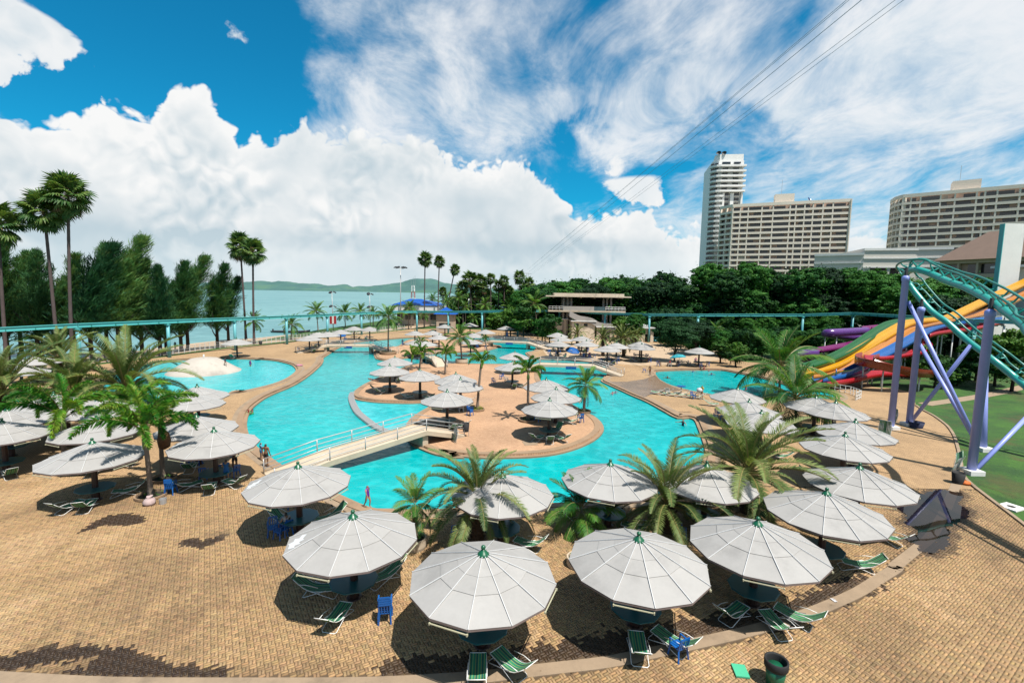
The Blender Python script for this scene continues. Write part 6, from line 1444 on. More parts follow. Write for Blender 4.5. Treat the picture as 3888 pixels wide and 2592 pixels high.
    def hip(x0, y0, x1, y1, zr, dp):
        A, B = Vector((x0, y0)), Vector((x1, y1)); u = (B - A).normalized(); n = Vector((u.y, -u.x)); n = -n if n.dot(-A) < 0 else n; L = (B - A).length
        P = lambda s, o, z: (A.x + u.x * s + n.x * o, A.y + u.y * s + n.y * o, z)
        mb = MB(); mb.add([P(-1.5, 1.8, ze - .4), P(L + 1.5, 1.8, ze - .4), P(L + 1.5, -dp, ze - .4), P(-1.5, -dp, ze - .4), P(dp * .5, -dp / 2 + 1, zr), P(L - dp * .5, -dp / 2 + 1, zr)], [(0, 1, 5, 4), (1, 2, 5), (2, 3, 4, 5), (3, 0, 4)]); mb.build('roof', MAT['brown_roof'], t)
        facade(t, A, B, ze, 3, 4.6, [i / 5 for i in range(6)], 'beige_wall', 'hotel_in', 2.0, seed=int(x0), glazed=.05)
        MB().prism([P(0, -2.3, 0)[:2], P(L, -2.3, 0)[:2], P(L, -dp + 1, 0)[:2], P(0, -dp + 1, 0)[:2]], 0, ze - .5).build('wall', MAT['beige_wall'], t)
    hip(154.5, 172, 164.5, 148, 36.0, 18); hip(168, 158, 190, 136, 36.5, 20)
MAT['lowwall'] = pm('low_wall', (.92, .87, .78), .85, .05, .2, dirt=.15)
hotels()

# ------------------------------------------------------------------ pavilion with the chute stair
def pavilion():
    p = LAY['pav']; t = thing('lookout_pavilion', 'raised concrete lookout pavilion with flat cream roof, railings and a curving chute stair', 'pavilion', (0, 0, 0))
    def span(k, y0, dep, zc, th, name, mk, parent=t):
        a, b = Vector(p[k][0]), Vector(p[k][1]); m = (a + b) / 2; return pbox(name, mk, parent, (m.x, y0, zc), ((b - a).length, dep, th), 0.)
    zr = p['roof'][0][2]; zp = p['plat'][0][2]
    span('roof', 133, 11, zr + .1, .30, 'roof_slab', 'roofcream'); r2 = span('roof2', 132.6, 10, zr + .62, .70, 'roof_slab', 'roofcream')
    for k in range(6):
        x = p['roof'][0][0] + 2.2 + k * 3.7; pbox('roof_beam', 'concrete', t, (x, 133, zr - .22), (.3, 10.4, .35))
    span('plat', 133, 10, zp, .45, 'platform', 'bridge')
    for q in p['cols']:
        for yy in (131.2, 136.2): MB().tube([(q[0], yy, -.3), (q[0], yy, zr)], .30, 10).build('column', MAT['pav_grey'], t, True)
    x0, x1 = p['plat'][0][0], p['plat'][1][0]
    pbox('parapet', 'pav_grey', t, (x0 + 8.3, 128.2, zp + .75), (8.4, .15, 1.15))
    for xa, xb in ((x0 + .2, x0 + 4.1), (x0 + 15.6, x1 - .1)):
        for z in (1.25, .75): MB().tube([(xa, 128.2, zp + z), (xb, 128.2, zp + z)], .035, 5).build('rail', MAT['tube_white'], t)
        n = int((xb - xa) / .8)
        for j in range(n + 1): MB().tube([(xa + (xb - xa) * j / n, 128.2, zp + .2), (xa + (xb - xa) * j / n, 128.2, zp + 1.25)], .03, 5).build('rail_post', MAT['tube_white'], t)
    MAT['glass_pale'] = pm('glass_pale', (.10, .16, .18), .15, .2, .5); pbox('glass_screen', 'glass_pale', t, (x0 + 14, 128.25, zp + .75), (2.9, .06, 1.1))
    ch = smooth_pts(p['chute'], 4); mb = MB(); n = len(ch)
    for yy in (126.6, 129.4):
        b = len(mb.v)
        for q in ch: mb.v += [(q[0], yy, q[2] + .85), (q[0], yy, q[2] - .75), (q[0], yy + .2, q[2] + .85), (q[0], yy + .2, q[2] - .75)]
        for i in range(n - 1):
            a = b + i * 4; mb.f += [(a, a + 4, a + 5, a + 1), (a + 2, a + 3, a + 7, a + 6), (a, a + 2, a + 6, a + 4), (a + 1, a + 5, a + 7, a + 3)]; mb.mi += [0] * 4
    b = len(mb.v)
    for q in ch: mb.v += [(q[0], 126.8, q[2] - .6), (q[0], 129.4, q[2] - .6)]
    for i in range(n - 1): mb.f.append((b + i * 2, b + i * 2 + 2, b + i * 2 + 3, b + i * 2 + 1)); mb.mi.append(0)
    mb.build('chute_stair', MAT['pav_grey'], t)
    for i, (a, b) in enumerate(p['blocks']):
        a, b = Vector(a), Vector(b); w = b.x - a.x; z = a.z
        o = thing('low_block', ('low cream block under the left end of the lookout', 'stepped cream block under the chute stair', 'cream base at the foot of the chute stair', 'low cream terrace house with small windows beside the lookout', 'slanting cream canopy block beside the monorail pillar')[i], 'building', (a.x + w / 2, a.y, 0))
        MB().box((0, 2.5, z / 2 - .2), (w, 5, z + .2)).build('wall', MAT['roofcream'], o); MB().box((0, 2.3, z + .05), (w + .6, 5.8, .25)).build('roof', MAT['white'], o)
        if i in (1, 3): 
            for s in (-.3, .1): pbox('window', 'glass', o, (w * s, -.03, z - 1.0), (1.0, .1, .7))
        else: pbox('doorway', 'glass', o, (w * .1, -.03, 1.0), (1.4, .1, 2.0))
MAT['roofcream'] = pm('roof_cream', (.92, .76, .58), .8, .1, .4, dirt=.3)
MAT['pav_grey'] = pm('pavilion_grey', (.50, .46, .42), .85, .12, .5, dirt=.3)
pavilion()

# ------------------------------------------------------------------ blue-roofed beach buildings
def blue_building():
    q = LAY['blue_main']; a, b, ra, rb = [Vector(q[k]) for k in ('eL', 'eR', 'rL', 'rR')]; w = (b - a).length; ze = a.z; zr = ra.z
    t = thing('blue_roof_hall', 'beach hall with a broad bright blue hipped roof and white eaves band', 'building', ((a.x + b.x) / 2, 168, 0))
    mb = MB(); x = w / 2 + .5; xr = (rb.x - ra.x) / 2
    cx = (ra.x + rb.x) / 2 - (a.x + b.x) / 2
    mb.add([(-x, -1, ze), (x, -1, ze), (x + 2, 14, ze), (-x - 2, 14, ze), (cx - xr, 6.5, zr), (cx + xr, 6.5, zr)], [(0, 1, 5, 4), (1, 2, 5), (2, 3, 4, 5), (3, 0, 4), (3, 2, 1, 0)]); mb.build('roof', MAT['blue_roof'], t)
    MB().box((1.2, 6.5, ze - 1.0), (w + 2.5, 14.5, 1.7)).build('eaves_band', MAT['white'], t); MB().box((1, 7, ze / 2 - 1), (w - 1, 12, ze - 2.0)).build('wall', MAT['beige_wall'], t)
    for k in range(5): pbox('window', 'glass', t, (-w / 2 + 2.2 + k * 3.0, .95, 3.0), (2.0, .2, 2.0))
    q = LAY['blue_side']; a, b, c = [Vector(q[k]) for k in ('eL', 'eR', 'top')]; w = (b - a).length
    t = thing('blue_roof_kiosk', 'small kiosk with a bright blue pyramid roof among the palms', 'building', ((a.x + b.x) / 2, 141, 0)); x = w / 2
    mb = MB(); mb.add([(-x, 0, a.z), (x, 0, a.z), (x, 7, a.z), (-x, 7, a.z), (0, 3.5, c.z)], [(0, 1, 4), (1, 2, 4), (2, 3, 4), (3, 0, 4), (3, 2, 1, 0)]); mb.build('roof', MAT['blue_roof'], t)
    MB().box((0, 3.5, a.z / 2 - .15), (w - 1.6, 5.4, a.z + .1)).build('wall', MAT['beige_wall'], t); pbox('hatch', 'glass', t, (0, .75, 1.9), (w * .5, .1, 1.6))
blue_building()

# ------------------------------------------------------------------ masts, lamps, cables
for i, p in enumerate(LAY['lamps']):
    h = p[3]; t = thing('floodlight_mast', ('tall grey floodlight mast with a crown of lamps by the blue-roofed hall', 'slim floodlight pole with two lamp clusters and a red and white sign on the beach', 'slim floodlight pole with two lamp clusters on the beach')[i], 'lamp post', (p[0], p[1], -.3))
    MB().tube([(0, 0, 0), (p[2], 0, h)], [.22 if i == 0 else .14, .12 if i == 0 else .08], 8).build('pole', MAT['rail'], t, True)
    for z in ((h,) if i == 0 else (h, h - 4.2)):
        for k in range(6 if i == 0 else 3):
            a = TAU * k / (6 if i == 0 else 3) + .4; r_ = 1.9 if i == 0 else .8; hd = MB(); hd.box((0, 0, 0), (.9, .7, .35)); o = hd.build('lamp_head', MAT['steel_dark'], t, loc=(p[2] + r_ * math.cos(a), r_ * math.sin(a), z + (.2 if i == 0 else rng.uniform(-.1, .5))), rot=(0, R(25), a))
        MB().lathe([(1.9 if i == 0 else .8, z - .05), (1.9 if i == 0 else .8, z + .05)], 12, (p[2], 0, 0), cap=False).build('lamp_ring', MAT['rail'], t)
    if i == 1:
        s = MB(); s.box((0, -.12, h * .30), (2.0, .06, 2.6)); sg = s.build('sign_board', MAT['cloth_red'], t); MB().box((0, -.16, h * .30), (.55, .03, 2.3)).build('sign_stripe', MAT['white'], sg)
a, b = [Vector(p) for p in LAY['mast2']]
t = thing('lattice_mast', 'red and white lattice radio mast beyond the blue roof', 'mast', (a.x, a.y, 0)); hh = a.z
for k in range(8):
    mb = MB(); z0, z1 = hh * k / 8, hh * (k + 1) / 8; w0, w1 = 1.5 * (1 - .06 * k), 1.5 * (1 - .06 * (k + 1)); c4 = [(-1, -1), (1, -1), (1, 1), (-1, 1)]
    for j in range(4):
        x, y = c4[j]; x2, y2 = c4[(j + 1) % 4]; mb.bar((x * w0, y * w0, z0), (x * w1, y * w1, z1), .16); mb.bar((x * w0, y * w0, z0), (x2 * w1, y2 * w1, z1), .11); mb.bar((x * w1, y * w1, z1), (x2 * w1, y2 * w1, z1), .11)
    mb.build('mast_section', MAT['white'] if k % 4 > 1 else MAT['cloth_red'], t)
for dx in (-1.2, .2, 1.3): MB().tube([(dx, 0, hh), (dx, 0, hh + 5 + dx)], .07, 4).build('antenna', MAT['rail'], t)
for i, (b, q) in enumerate(LAY['poles']):
    x, y, z = q[0], q[1], q[2]; t = thing('striped_pole', 'red and white banded pole among the palms of the grove', 'pole', (x, y, 0), 0, 'banded poles in the grove'); n = 3
    for k in range(n): MB().tube([(0, 0, z * k / n), (0, 0, z * (k + 1) / n)], .3, 10).build('band', MAT['white'] if k % 2 == 0 else MAT['cloth_red'], t, True)
CBL = ['upper left of the overhead cables, one of a close pair', 'second overhead cable, hung close beside its twin', 'overhead cable in the middle, darkest of the five', 'overhead cable of the lower pair, inner one', 'overhead cable of the lower pair, outer one']
for i, (a, b) in enumerate(LAY['cables']):
    a, b = Vector(a), Vector(b); d = a - b; far = b + d * 1.0; near = b - d * .30; pts = []
    for k in range(25):
        s = k / 24; q = near.lerp(far, s); pts.append(q - Vector((0, 0, 0)))
    tag(MB().tube(pts, .028 if i != 2 else .04, 5).build('overhead_cable', MAT['cable']), CBL[i], 'cable', 'overhead cables')
far = Vector(LAY['cables'][2][1]).lerp(Vector(LAY['cables'][2][0]), 1.0)
t = thing('cable_pylon', 'slim grey pylon carrying the overhead cables behind the wood', 'pylon', (far.x, far.y, -.3))
for sx in (-1, 1): MB().bar((sx * 2.5, 0, 0), (sx * .6, 0, far.z), .3).build('pylon_leg', MAT['rail'], t)
MB().bar((-2.6, 0, far.z), (3.6, 0, far.z - .4), .35).build('cross_arm', MAT['rail'], t)

# ------------------------------------------------------------------ people
BASE = dict(pelvis=(0, 0, .95), belly=(0, -.01, 1.10), chest=(0, 0, 1.30), neck=(0, .005, 1.47), head=(0, -.015, 1.56), crown=(0, -.01, 1.65), nose=(0, -.105, 1.565))
RAD = dict(pelvis=.135, belly=.125, chest=.145, neck=.055, head=.088, crown=.078, nose=.016, sh=.062, el=.043, wr=.029, palm=.036, hip=.088, kn=.060, an=.040, toe=.034)
def pose(kind):
    J = {k: Vector(v) for k, v in BASE.items()}
    def limb(s, el, wr, kn, an, toe=None):
        n = 'r' if s > 0 else 'l'; J['sh' + n] = Vector((s * .175, .0, 1.40)); J['el' + n] = Vector(el); J['wr' + n] = Vector(wr)
        d = (J['wr' + n] - J['el' + n]).normalized(); J['palm' + n] = J['wr' + n] + d * .075
        J['hip' + n] = Vector((s * .09, 0, .90)); J['kn' + n] = Vector(kn); J['an' + n] = Vector(an); J['toe' + n] = Vector(toe) if toe else Vector((an[0] + s * .02, an[1] - .15, an[2] - .045))
    if kind == 'stand':
        for s in (-1, 1): limb(s, (s * .25, .02, 1.13), (s * .27, -.06, .88), (s * .10, -.01, .50), (s * .11, .02, .085))
    elif kind == 'walk':
        limb(1, (.26, .08, 1.13), (.28, .06, .88), (.10, -.16, .52), (.10, -.10, .10)); limb(-1, (-.24, -.08, 1.13), (-.26, -.22, .92), (-.10, .06, .50), (-.10, .26, .14), (-.10, .16, .05))
    elif kind == 'hold':
        for s in (-1, 1): limb(s, (s * .26, -.05, 1.14), (s * .13, -.26, 1.10), (s * .10, -.03, .50), (s * .12, .02, .085))
    elif kind == 'hips':
        limb(1, (.36, .06, 1.18), (.20, -.06, 1.02), (.10, -.02, .50), (.12, .02, .085)); limb(-1, (-.27, -.02, 1.13), (-.30, -.10, .9), (-.10, .0, .50), (-.13, .05, .085))
    elif kind == 'swim':
        for s in (-1, 1): limb(s, (s * .40, -.08, 1.30), (s * .58, -.26, 1.27), (s * .12, -.1, .52), (s * .14, .1, .2))
    elif kind == 'sit':
        dz = -.45
        for k in list(J): J[k] = J[k] + Vector((0, .0, dz))
        for s in (-1, 1): limb(s, (s * .25, -.08, 1.13), (s * .16, -.34, 1.12), (s * .12, -.42, .98), (s * .12, -.44, .54), (s * .13, -.60, .50))
        for k in list(J):
            if k[:-1] in ('sh', 'el', 'wr', 'palm', 'hip', 'kn', 'an', 'toe'): J[k] = J[k] + Vector((0, 0, dz))
    E = [('pelvis', 'belly', 'torso'), ('belly', 'chest', 'torso'), ('chest', 'neck', 'neck'), ('neck', 'head', 'head'), ('head', 'crown', 'head'), ('head', 'nose', 'head')]
    for n in 'lr': E += [('chest', 'sh' + n, 'torso'), ('sh' + n, 'el' + n, 'uparm'), ('el' + n, 'wr' + n, 'forearm'), ('wr' + n, 'palm' + n, 'hand'), ('pelvis', 'hip' + n, 'hip'), ('hip' + n, 'kn' + n, 'thigh'), ('kn' + n, 'an' + n, 'shin'), ('an' + n, 'toe' + n, 'foot')]
    R_ = {}
    for k in J: R_[k] = RAD.get(k, RAD.get(k[:-1], .05))
    for n, s in (('l', -1), ('r', 1)):     # four fingers and a thumb
        p, w = J['palm' + n], J['wr' + n]; d = (p - w).normalized(); side = d.cross(Vector((0, 1, .3))).normalized(); curl = d.cross(side)
        for i, (o, l) in enumerate(((-.026, .070), (-.009, .082), (.009, .077), (.026, .060))):
            a, b = 'f%d%s' % (i, n), 'g%d%s' % (i, n); J[a] = p + side * o + d * (.030 + l * .4) + curl * .004; J[b] = p + side * o * 1.15 + d * (.025 + l * .85) + curl * .022; R_[a] = .0095; R_[b] = .008; E += [('palm' + n, a, 'hand'), (a, b, 'hand')]
        a, b = 't0' + n, 't1' + n; J[a] = w.lerp(p, .45) + side * (-.042) * 1. + curl * .012; J[b] = J[a] + (d * .045 - side * .018 + curl * .014); R_[a] = .011; R_[b] = .009; E += [('wr' + n, a, 'hand'), (a, b, 'hand')]
    return J, E, R_
BODY = {}
def body_mesh(kind):
    if kind in BODY: return BODY[kind]
    J, E, R_ = pose(kind); names = list(J); idx = {k: i for i, k in enumerate(names)}
    me = bpy.data.meshes.new('skeleton'); me.from_pydata([J[k] for k in names], [(idx[a], idx[b]) for a, b, _ in E], [])
    o = bpy.data.objects.new('skeleton', me); col.objects.link(o)
    md = o.modifiers.new('skin', 'SKIN'); md.use_smooth_shade = True; md.branch_smoothing = .6
    sv = me.skin_vertices[0].data
    for k in names:
        r = R_[k]; sv[idx[k]].radius = (r, r * (.78 if k in ('pelvis', 'belly', 'chest') else 1.)); sv[idx[k]].use_root = (k == 'pelvis')
    sb = o.modifiers.new('sub', 'SUBSURF'); sb.levels = 1; sb.render_levels = 1
    dg = bpy.context.evaluated_depsgraph_get(); ev = o.evaluated_get(dg); m2 = bpy.data.meshes.new_from_object(ev)
    V = np.array([v.co[:] for v in m2.vertices]); N = np.array([v.normal[:] for v in m2.vertices]); F = [tuple(p.vertices) for p in m2.polygons]
    bpy.data.objects.remove(o); bpy.data.meshes.remove(me); bpy.data.meshes.remove(m2)
    C = np.array([V[list(f)].mean(0) for f in F]); best = np.full(len(C), 1e9); lab = np.zeros(len(C), int); tt = np.zeros(len(C)); segs = [e[2] for e in E]
    for i, (a, b, _) in enumerate(E):
        A, B = np.array(J[a]), np.array(J[b]); d = B - A; t = np.clip(((C - A) @ d) / (d @ d + 1e-9), 0, 1); q = np.linalg.norm(C - A - t[:, None] * d, axis=1) - .5 * (R_[a] * (1 - t) + R_[b] * t)
        k = q < best; best[k] = q[k]; lab[k] = i; tt[k] = t[k]
    L = [segs[i] for i in lab]; BODY[kind] = (V, N, F, C, L, tt, J); return BODY[kind]
def person(label, loc, rz, kind='stand', h=1.65, skin='skin', wear=(), hair='hair', z=0., tilt=None, group=None):
    V, N, F, C, L, tt, J = body_mesh(kind)
    t = thing('person', label, 'person', (loc[0], loc[1], z), rz, group, h / 1.72)
    if tilt: t.rotation_euler = tilt
    me = bpy.data.meshes.new('body'); me.from_pydata(V.tolist(), [], F); me.polygons.foreach_set('use_smooth', [True] * len(F)); me.materials.append(MAT[skin]); b = link('body', me, None, t)
    def shell(name, sel, m, off):
        ids = [i for i, s in enumerate(sel) if s]
        if not ids: return
        used = sorted({v for i in ids for v in F[i]}); mp = {v: k for k, v in enumerate(used)}
        m_ = bpy.data.meshes.new(name); m_.from_pydata((V[used] + N[used] * off).tolist(), [], [tuple(mp[v] for v in F[i]) for i in ids]); m_.polygons.foreach_set('use_smooth', [True] * len(ids)); m_.materials.append(MAT[m]); link(name, m_, None, t)
    hz = J['head'].z
    if hair: shell('hair', [l == 'head' and (c[2] > hz + .055 or (c[1] > J['head'].y + .015 and c[2] > hz - .07)) and c[1] > J['head'].y - .075 for l, c in zip(L, C)], hair, .014)
    for nm, m, parts in wear:
        shell(nm, [(l in parts or (l == 'thigh' and 'thigh_top' in parts and q < .45) or (l == 'uparm' and 'sleeve' in parts and q < .55)) for l, q in zip(L, tt)], m, .012 if nm != 'dress' else .03)
    for s in (-1, 1):
        p = J['head'] + Vector((s * .032, -.078, .022)); MB().lathe([(.002, -.01), (.010, -.005), (.010, .005), (.002, .01)], 6).build('eye', MAT['hair'], t, loc=p, rot=(R(90), 0, 0))
    return t
TR = ('trunks', 'cloth_black', ('hip', 'thigh_top')); P = LAY['people']
def suit(m): return ('swimsuit', m, ('torso', 'hip'))
def shirt(m): return ('shirt', m, ('torso', 'sleeve', 'neck'))
def shorts(m): return ('shorts', m, ('hip', 'thigh_top'))
person('person in black swim trunks seen from behind at the pool wall', P['man_pool'], R(175), 'stand', 1.72, 'skin_dark', (TR,))
person('child in blue and yellow top beside the person in black trunks', P['child_pool'], R(140), 'hold', 1.35, 'skin', (shirt('cloth_lblue'), shorts('cloth_blue')))
person('person in a blue flowered dress standing at the shaded table', P['woman_dress'], R(200), 'hold', 1.60, 'skin', (('dress', 'cloth_blue', ('torso', 'hip', 'thigh_top')),))
person('person with a pale blue towel over the arm in the shade', P['man_towel'], R(30), 'hold', 1.72, 'skin_dark', (shorts('cloth_black'), ('towel', 'cloth_lblue', ('forearm',))))
person('child in purple swimsuit and cap walking along the pool edge', P['girl'], R(70), 'walk', 1.35, 'skin', (suit('cloth_purple'), ('sleeves', 'cloth_pink', ('sleeve',))), 'cloth_blue')
person('person in yellow top carrying white and yellow float toys on the spit', P['woman_ball'], R(300), 'hold', 1.62, 'skin', (shirt('cloth_yellow'),))
tag(MB().lathe([(.05, -.3), (.28, -.18), (.36, 0), (.26, .2), (.05, .3)], 12).build('float_toy', MAT['white_plastic'], None, True, loc=(P['woman_ball'][0] - .45, P['woman_ball'][1] - .35, 1.05)), 'white and yellow blow-up toy held by the person on the spit', 'toy')
person('person with bare skin walking along the far side of the right-hand pool', P['walker'], R(90), 'walk', 1.7, 'skin', (shorts('cloth_orange'),))
person('person in white cap standing with hands on hips at the pool wall', P['man_edge'], R(-60), 'hips', 1.68, 'skin', (shorts('cloth_orange'),), 'cloth_white_')
person('person in white sleeveless top sitting on a blue chair at the table', (P['seated'][0], P['seated'][1] + .15), R(-125), 'sit', 1.68, 'skin', (('vest', 'cloth_white_', ('torso',)), shorts('cloth_navy')))
person('person in a long blue garment standing on the islet edge', P['islet_stand'], R(20), 'stand', 1.6, 'skin_dark', (shirt('cloth_navy'), ('trousers', 'cloth_blue', ('hip', 'thigh', 'shin'))))
BL = ['dark-clad person standing under the casuarinas by the fence', 'person in white shirt walking on the beach sand', 'dark-clad person leaning at the beach fence near a monorail pillar', 'person in pale clothes near the water behind the casuarinas']
for i, k in enumerate(('beach1', 'beach2', 'beach3', 'beach4')):
    person(BL[i], P[k], R(40 * i), 'stand' if i != 1 else 'walk', 1.65, 'skin_dark', (shirt(('cloth_black', 'cloth_white_', 'cloth_navy', 'cloth_pink')[i]), ('trousers', 'cloth_navy', ('hip', 'thigh', 'shin'))), z=-.4 if i in (1, 3) else 0.)
SL = ['bare-backed person sitting beside the blue beach umbrella on the sand court', 'person in red and white sitting between the blue umbrella and the date palms', 'second person in red and white sitting by the date palms', 'person in red sitting under the round tree', 'person in dark clothes under the pale blue umbrella', 'person in red shirt in the shade behind the pool', 'person in patterned clothes sitting left of the round tree']
for i in range(1, 8):
    person(SL[i - 1], P['sit%d' % i], R(60 * i), 'sit', 1.65, ('skin', 'skin_dark')[i % 2], (shirt(('cloth_orange', 'cloth_red', 'cloth_red', 'cloth_red', 'cloth_navy', 'cloth_pink', 'cloth_navy')[i - 1]), shorts('cloth_white_')) if i > 1 else (shorts('cloth_red'),))
    q = P['sit%d' % i]; place_chair('blue_plastic' if i % 2 else 'white_plastic', q[0], q[1], R(60 * i), 'plastic chair under a sitting person on the sand court', 'chairs of the sitting people')
place_chair('blue_plastic', P['seated'][0], P['seated'][1] + .15, R(-125), 'blue plastic chair under the person in white top', 'chair of the person in white')
SW = dict(dad=('person standing chest-deep beside the child in the green ring', 1.7, None, 'hair', -1.35), kid_float=('child sitting in the green swim ring', 1.1, 'cloth_red', 'hair', -.72), swim1=('person in striped swimsuit wading with arms spread by the pool steps', 1.6, 'cloth_navy', 'hair', -1.18), swim2=('swimmer with a pink cap in the channel before the ramp', 1.4, 'cloth_pink', 'cloth_pink', -1.12), swim3=('swimmer with a blue cap in the channel before the ramp', 1.4, 'cloth_lblue', 'cloth_cyan', -1.12), swim4=('swimmer with dark hair near the tip of the right-hand pool', 1.6, None, 'hair', -1.35), swim5=('swimmer with a yellow cap in the right-hand pool', 1.5, 'cloth_lblue', 'cloth_yellow', -1.2), swim6=('swimmer in a pink ring top by the far wall of the right-hand pool', 1.4, 'cloth_pink', 'cloth_pink', -1.1), swim7=('bare-chested person in the pool against the far wall', 1.7, None, 'hair', -.95), swim8=('person in red beside the bare-chested one at the far wall', 1.6, 'cloth_red', 'hair', -.95), swim9=('swimmer in blue in the middle of the right-hand pool', 1.4, 'cloth_blue', 'hair', -1.15), swim10=('person in white standing in the right-hand pool behind a sunshade', 1.6, 'cloth_pink', 'hair', -.95), left2=('child in the shallow pool below the concrete cone', 1.2, 'cloth_green', 'hair', -.85))
for k, (lab, h, m, hr, z) in SW.items():
    person(lab, P[k], R(rng.uniform(-60, 60)), 'swim', h, 'skin_dark' if m is None else 'skin', (suit(m),) if m else (), hr, z=z)
person('person in purple swimsuit standing in the shallow pool', P['left1'], R(160), 'stand', 1.6, 'skin', (suit('cloth_purple'),), z=-.75)
person('child in dark shirt climbing on the concrete cone', (LAY['dome'][0][0] + 3.3, LAY['dome'][0][1] - .3), R(70), 'walk', 1.3, 'skin', (shirt('cloth_navy'),), z=.62)
sbp = LAY['sunbather']; person('person lying back on a lounger in the island shade', (sbp[0] - .2, sbp[1]), 0, 'stand', 1.65, 'skin_dark', (shorts('cloth_navy'),), z=.45, tilt=(R(-80), 0, R(75)))
tag(MB().tube([(.36 * math.cos(TAU * k / 16), .36 * math.sin(TAU * k / 16), 0) for k in range(16)], .11, 8, closed=True).build('swim_ring', MAT['cloth_green'], None, True, loc=(P['kid_float'][0], P['kid_float'][1], -.2)), 'pale green swim ring round the child by the pool wall', 'swim ring')
tag(MB().tube([(.40 * math.cos(TAU * k / 16), .40 * math.sin(TAU * k / 16), 0) for k in range(16)], .10, 8, closed=True).build('swim_ring', MAT['cloth_pink'], None, True, loc=(-33.6, 73.5, .12)), 'pink swim ring lying on the far rim of the shallow pool', 'swim ring')

EX = [('person in white shirt sitting under the front sunshade of the sand court', 'cloth_white_'), ('person in blue sitting beside the date palm trunks', 'cloth_blue'), ('person in black sitting in the sand court shade', 'cloth_black'), ('person in pink sitting behind the white plastic chair', 'cloth_pink'), ('person in navy sitting at the back of the sand court', 'cloth_navy'), ('person in yellow sitting behind the bright blue umbrella', 'cloth_yellow')]
sand = [q for q in SHADES if q[0] == 'sand']
for i, (lab, m) in enumerate(EX):
    q = sand[(2, 4, 5, 6, 3, 1)[i]]; a = R(200 + 47 * i); x, y = q[2] + 1.5 * math.cos(a), q[3] + 1.3 * math.sin(a)
    person(lab, (x, y), a + R(90) + math.pi, 'sit', 1.65, ('skin', 'skin_dark')[i % 2], (shirt(m), shorts('cloth_navy'))); place_chair('blue_plastic', x, y, a + R(90) + math.pi, 'plastic chair under a sitting person on the sand court', 'chairs of the sitting people')
for q in sand:
    for k in range(3):
        a = rng.uniform(0, TAU); place_chair('blue_plastic' if rng.random() < .75 else 'white_plastic', q[2] + 1.55 * math.cos(a), q[3] + 1.55 * math.sin(a), a + R(90) + math.pi, 'plastic chair pulled up to a sand court table', 'chairs at the sand court tables')

# ------------------------------------------------------------------ planters, bins and small things
def planter(x, y, r, h, label, mk='bridge', fill='soil', plants=0, pm_=None):
    t = thing('planter', label, 'planter', (x, y, 0))
    MB().lathe([(r * .92, 0), (r, h * .3), (r, h), (r * .88, h), (r * .86, h - .14)], 22, cap=False).build('ring', MAT[mk], t, False); MB().lathe([(.01, h - .13), (r * .88, h - .14)], 22, cap=False).build('soil', MAT[fill], t)
    if plants:
        rs = np.random.RandomState(int(x * 10) % 97 + 3); a = rs.uniform(0, TAU, plants); rr = np.sqrt(rs.uniform(0, 1, plants)) * r * .8
        C = np.stack([rr * np.cos(a), rr * np.sin(a), h + rs.uniform(-.1, .22, plants)], 1); link('plants', leaf_cloud(C, np.tile([0, 0, 1.], (plants, 1)), .07, .5, rs, 'plants', pm_ or MAT['hedge']), None, t)
    return t
d = LAY['coconut'][0]; planter(d[0], d[1], .52, .52, 'round concrete planter holding the slim young coconut palm', 'bridge', 'soil', 120)
q = LAY['planter3']; planter(q[0], q[1], .55, .5, 'round concrete planter beside the tallest date palm', 'bridge', 'soil', 60)
q = LAY['planter2']; planter(q[0], q[1] + .3, .5, .42, 'round concrete planter half hidden behind the third kerb sunshade', 'bridge', 'soil', 40)
d = LAY['foxtail'][0]; planter(d[0], d[1], .80, .16, 'low brick-edged planting ring round the bushy-tailed palm', 'coping', 'soil', 40)
d = LAY['foxtail'][1]; planter(d[0], d[1], .75, .16, 'low planting ring round the palm with the fruit mass', 'coping', 'soil', 40)
d = LAY['foxtail'][4]; planter(d[0], d[1], .75, .2, 'low bed of yellow-green plants round the slim island palm', 'coping', 'soil', 220, MAT['yellow_leaf'] if 'yellow_leaf' in MAT else leaf_mat('yellow_leaf', (.25, .30, .03), (.5, .48, .06), None, .2))
d = LAY['foxtail'][5]; planter(d[0], d[1], .9, .2, 'low dark planting ring beside the island table', 'coping', 'soil', 60)
d = LAY['coconut'][4]; planter(d[0], d[1], .75, .2, 'low planting ring at the foot of the leaning island palm', 'coping', 'soil', 60)
d = LAY['coconut'][5]; planter(d[0], d[1], 1.1, .7, 'wide concrete pot at the back of the pool island', 'bridge', 'soil', 60)
d = LAY['coconut'][6]; planter(d[0], d[1], 1.6, .55, 'wide round concrete bed on the planted nose', 'coping', 'soil', 80)
# sack and tin beside the bushy-tailed palm
d = LAY['sack']; s = MB().lathe([(.05, 0), (.24, .02), (.30, .15), (.26, .34), (.12, .44), (.16, .52), (.06, .50)], 10)
s.v = [(v[0] * (1 + .25 * math.sin(v[2] * 23 + v[0] * 9)), v[1] * (1 + .2 * math.sin(v[2] * 17)), v[2]) for v in s.v]
tag(s.build('sack', pm('sack_cloth', (.66, .50, .48), .85, .2, 6.), None, True, loc=(d[0], d[1], 0)), 'crumpled pink and white sack beside the palm planting ring', 'sack')
tag(MB().lathe([(.17, 0), (.19, .3), (.18, .3), (.16, .04)], 12).build('bucket', MAT['rail'], None, loc=(d[0] + .62, d[1] + .15, 0)), 'grey bucket beside the pink sack', 'bucket')
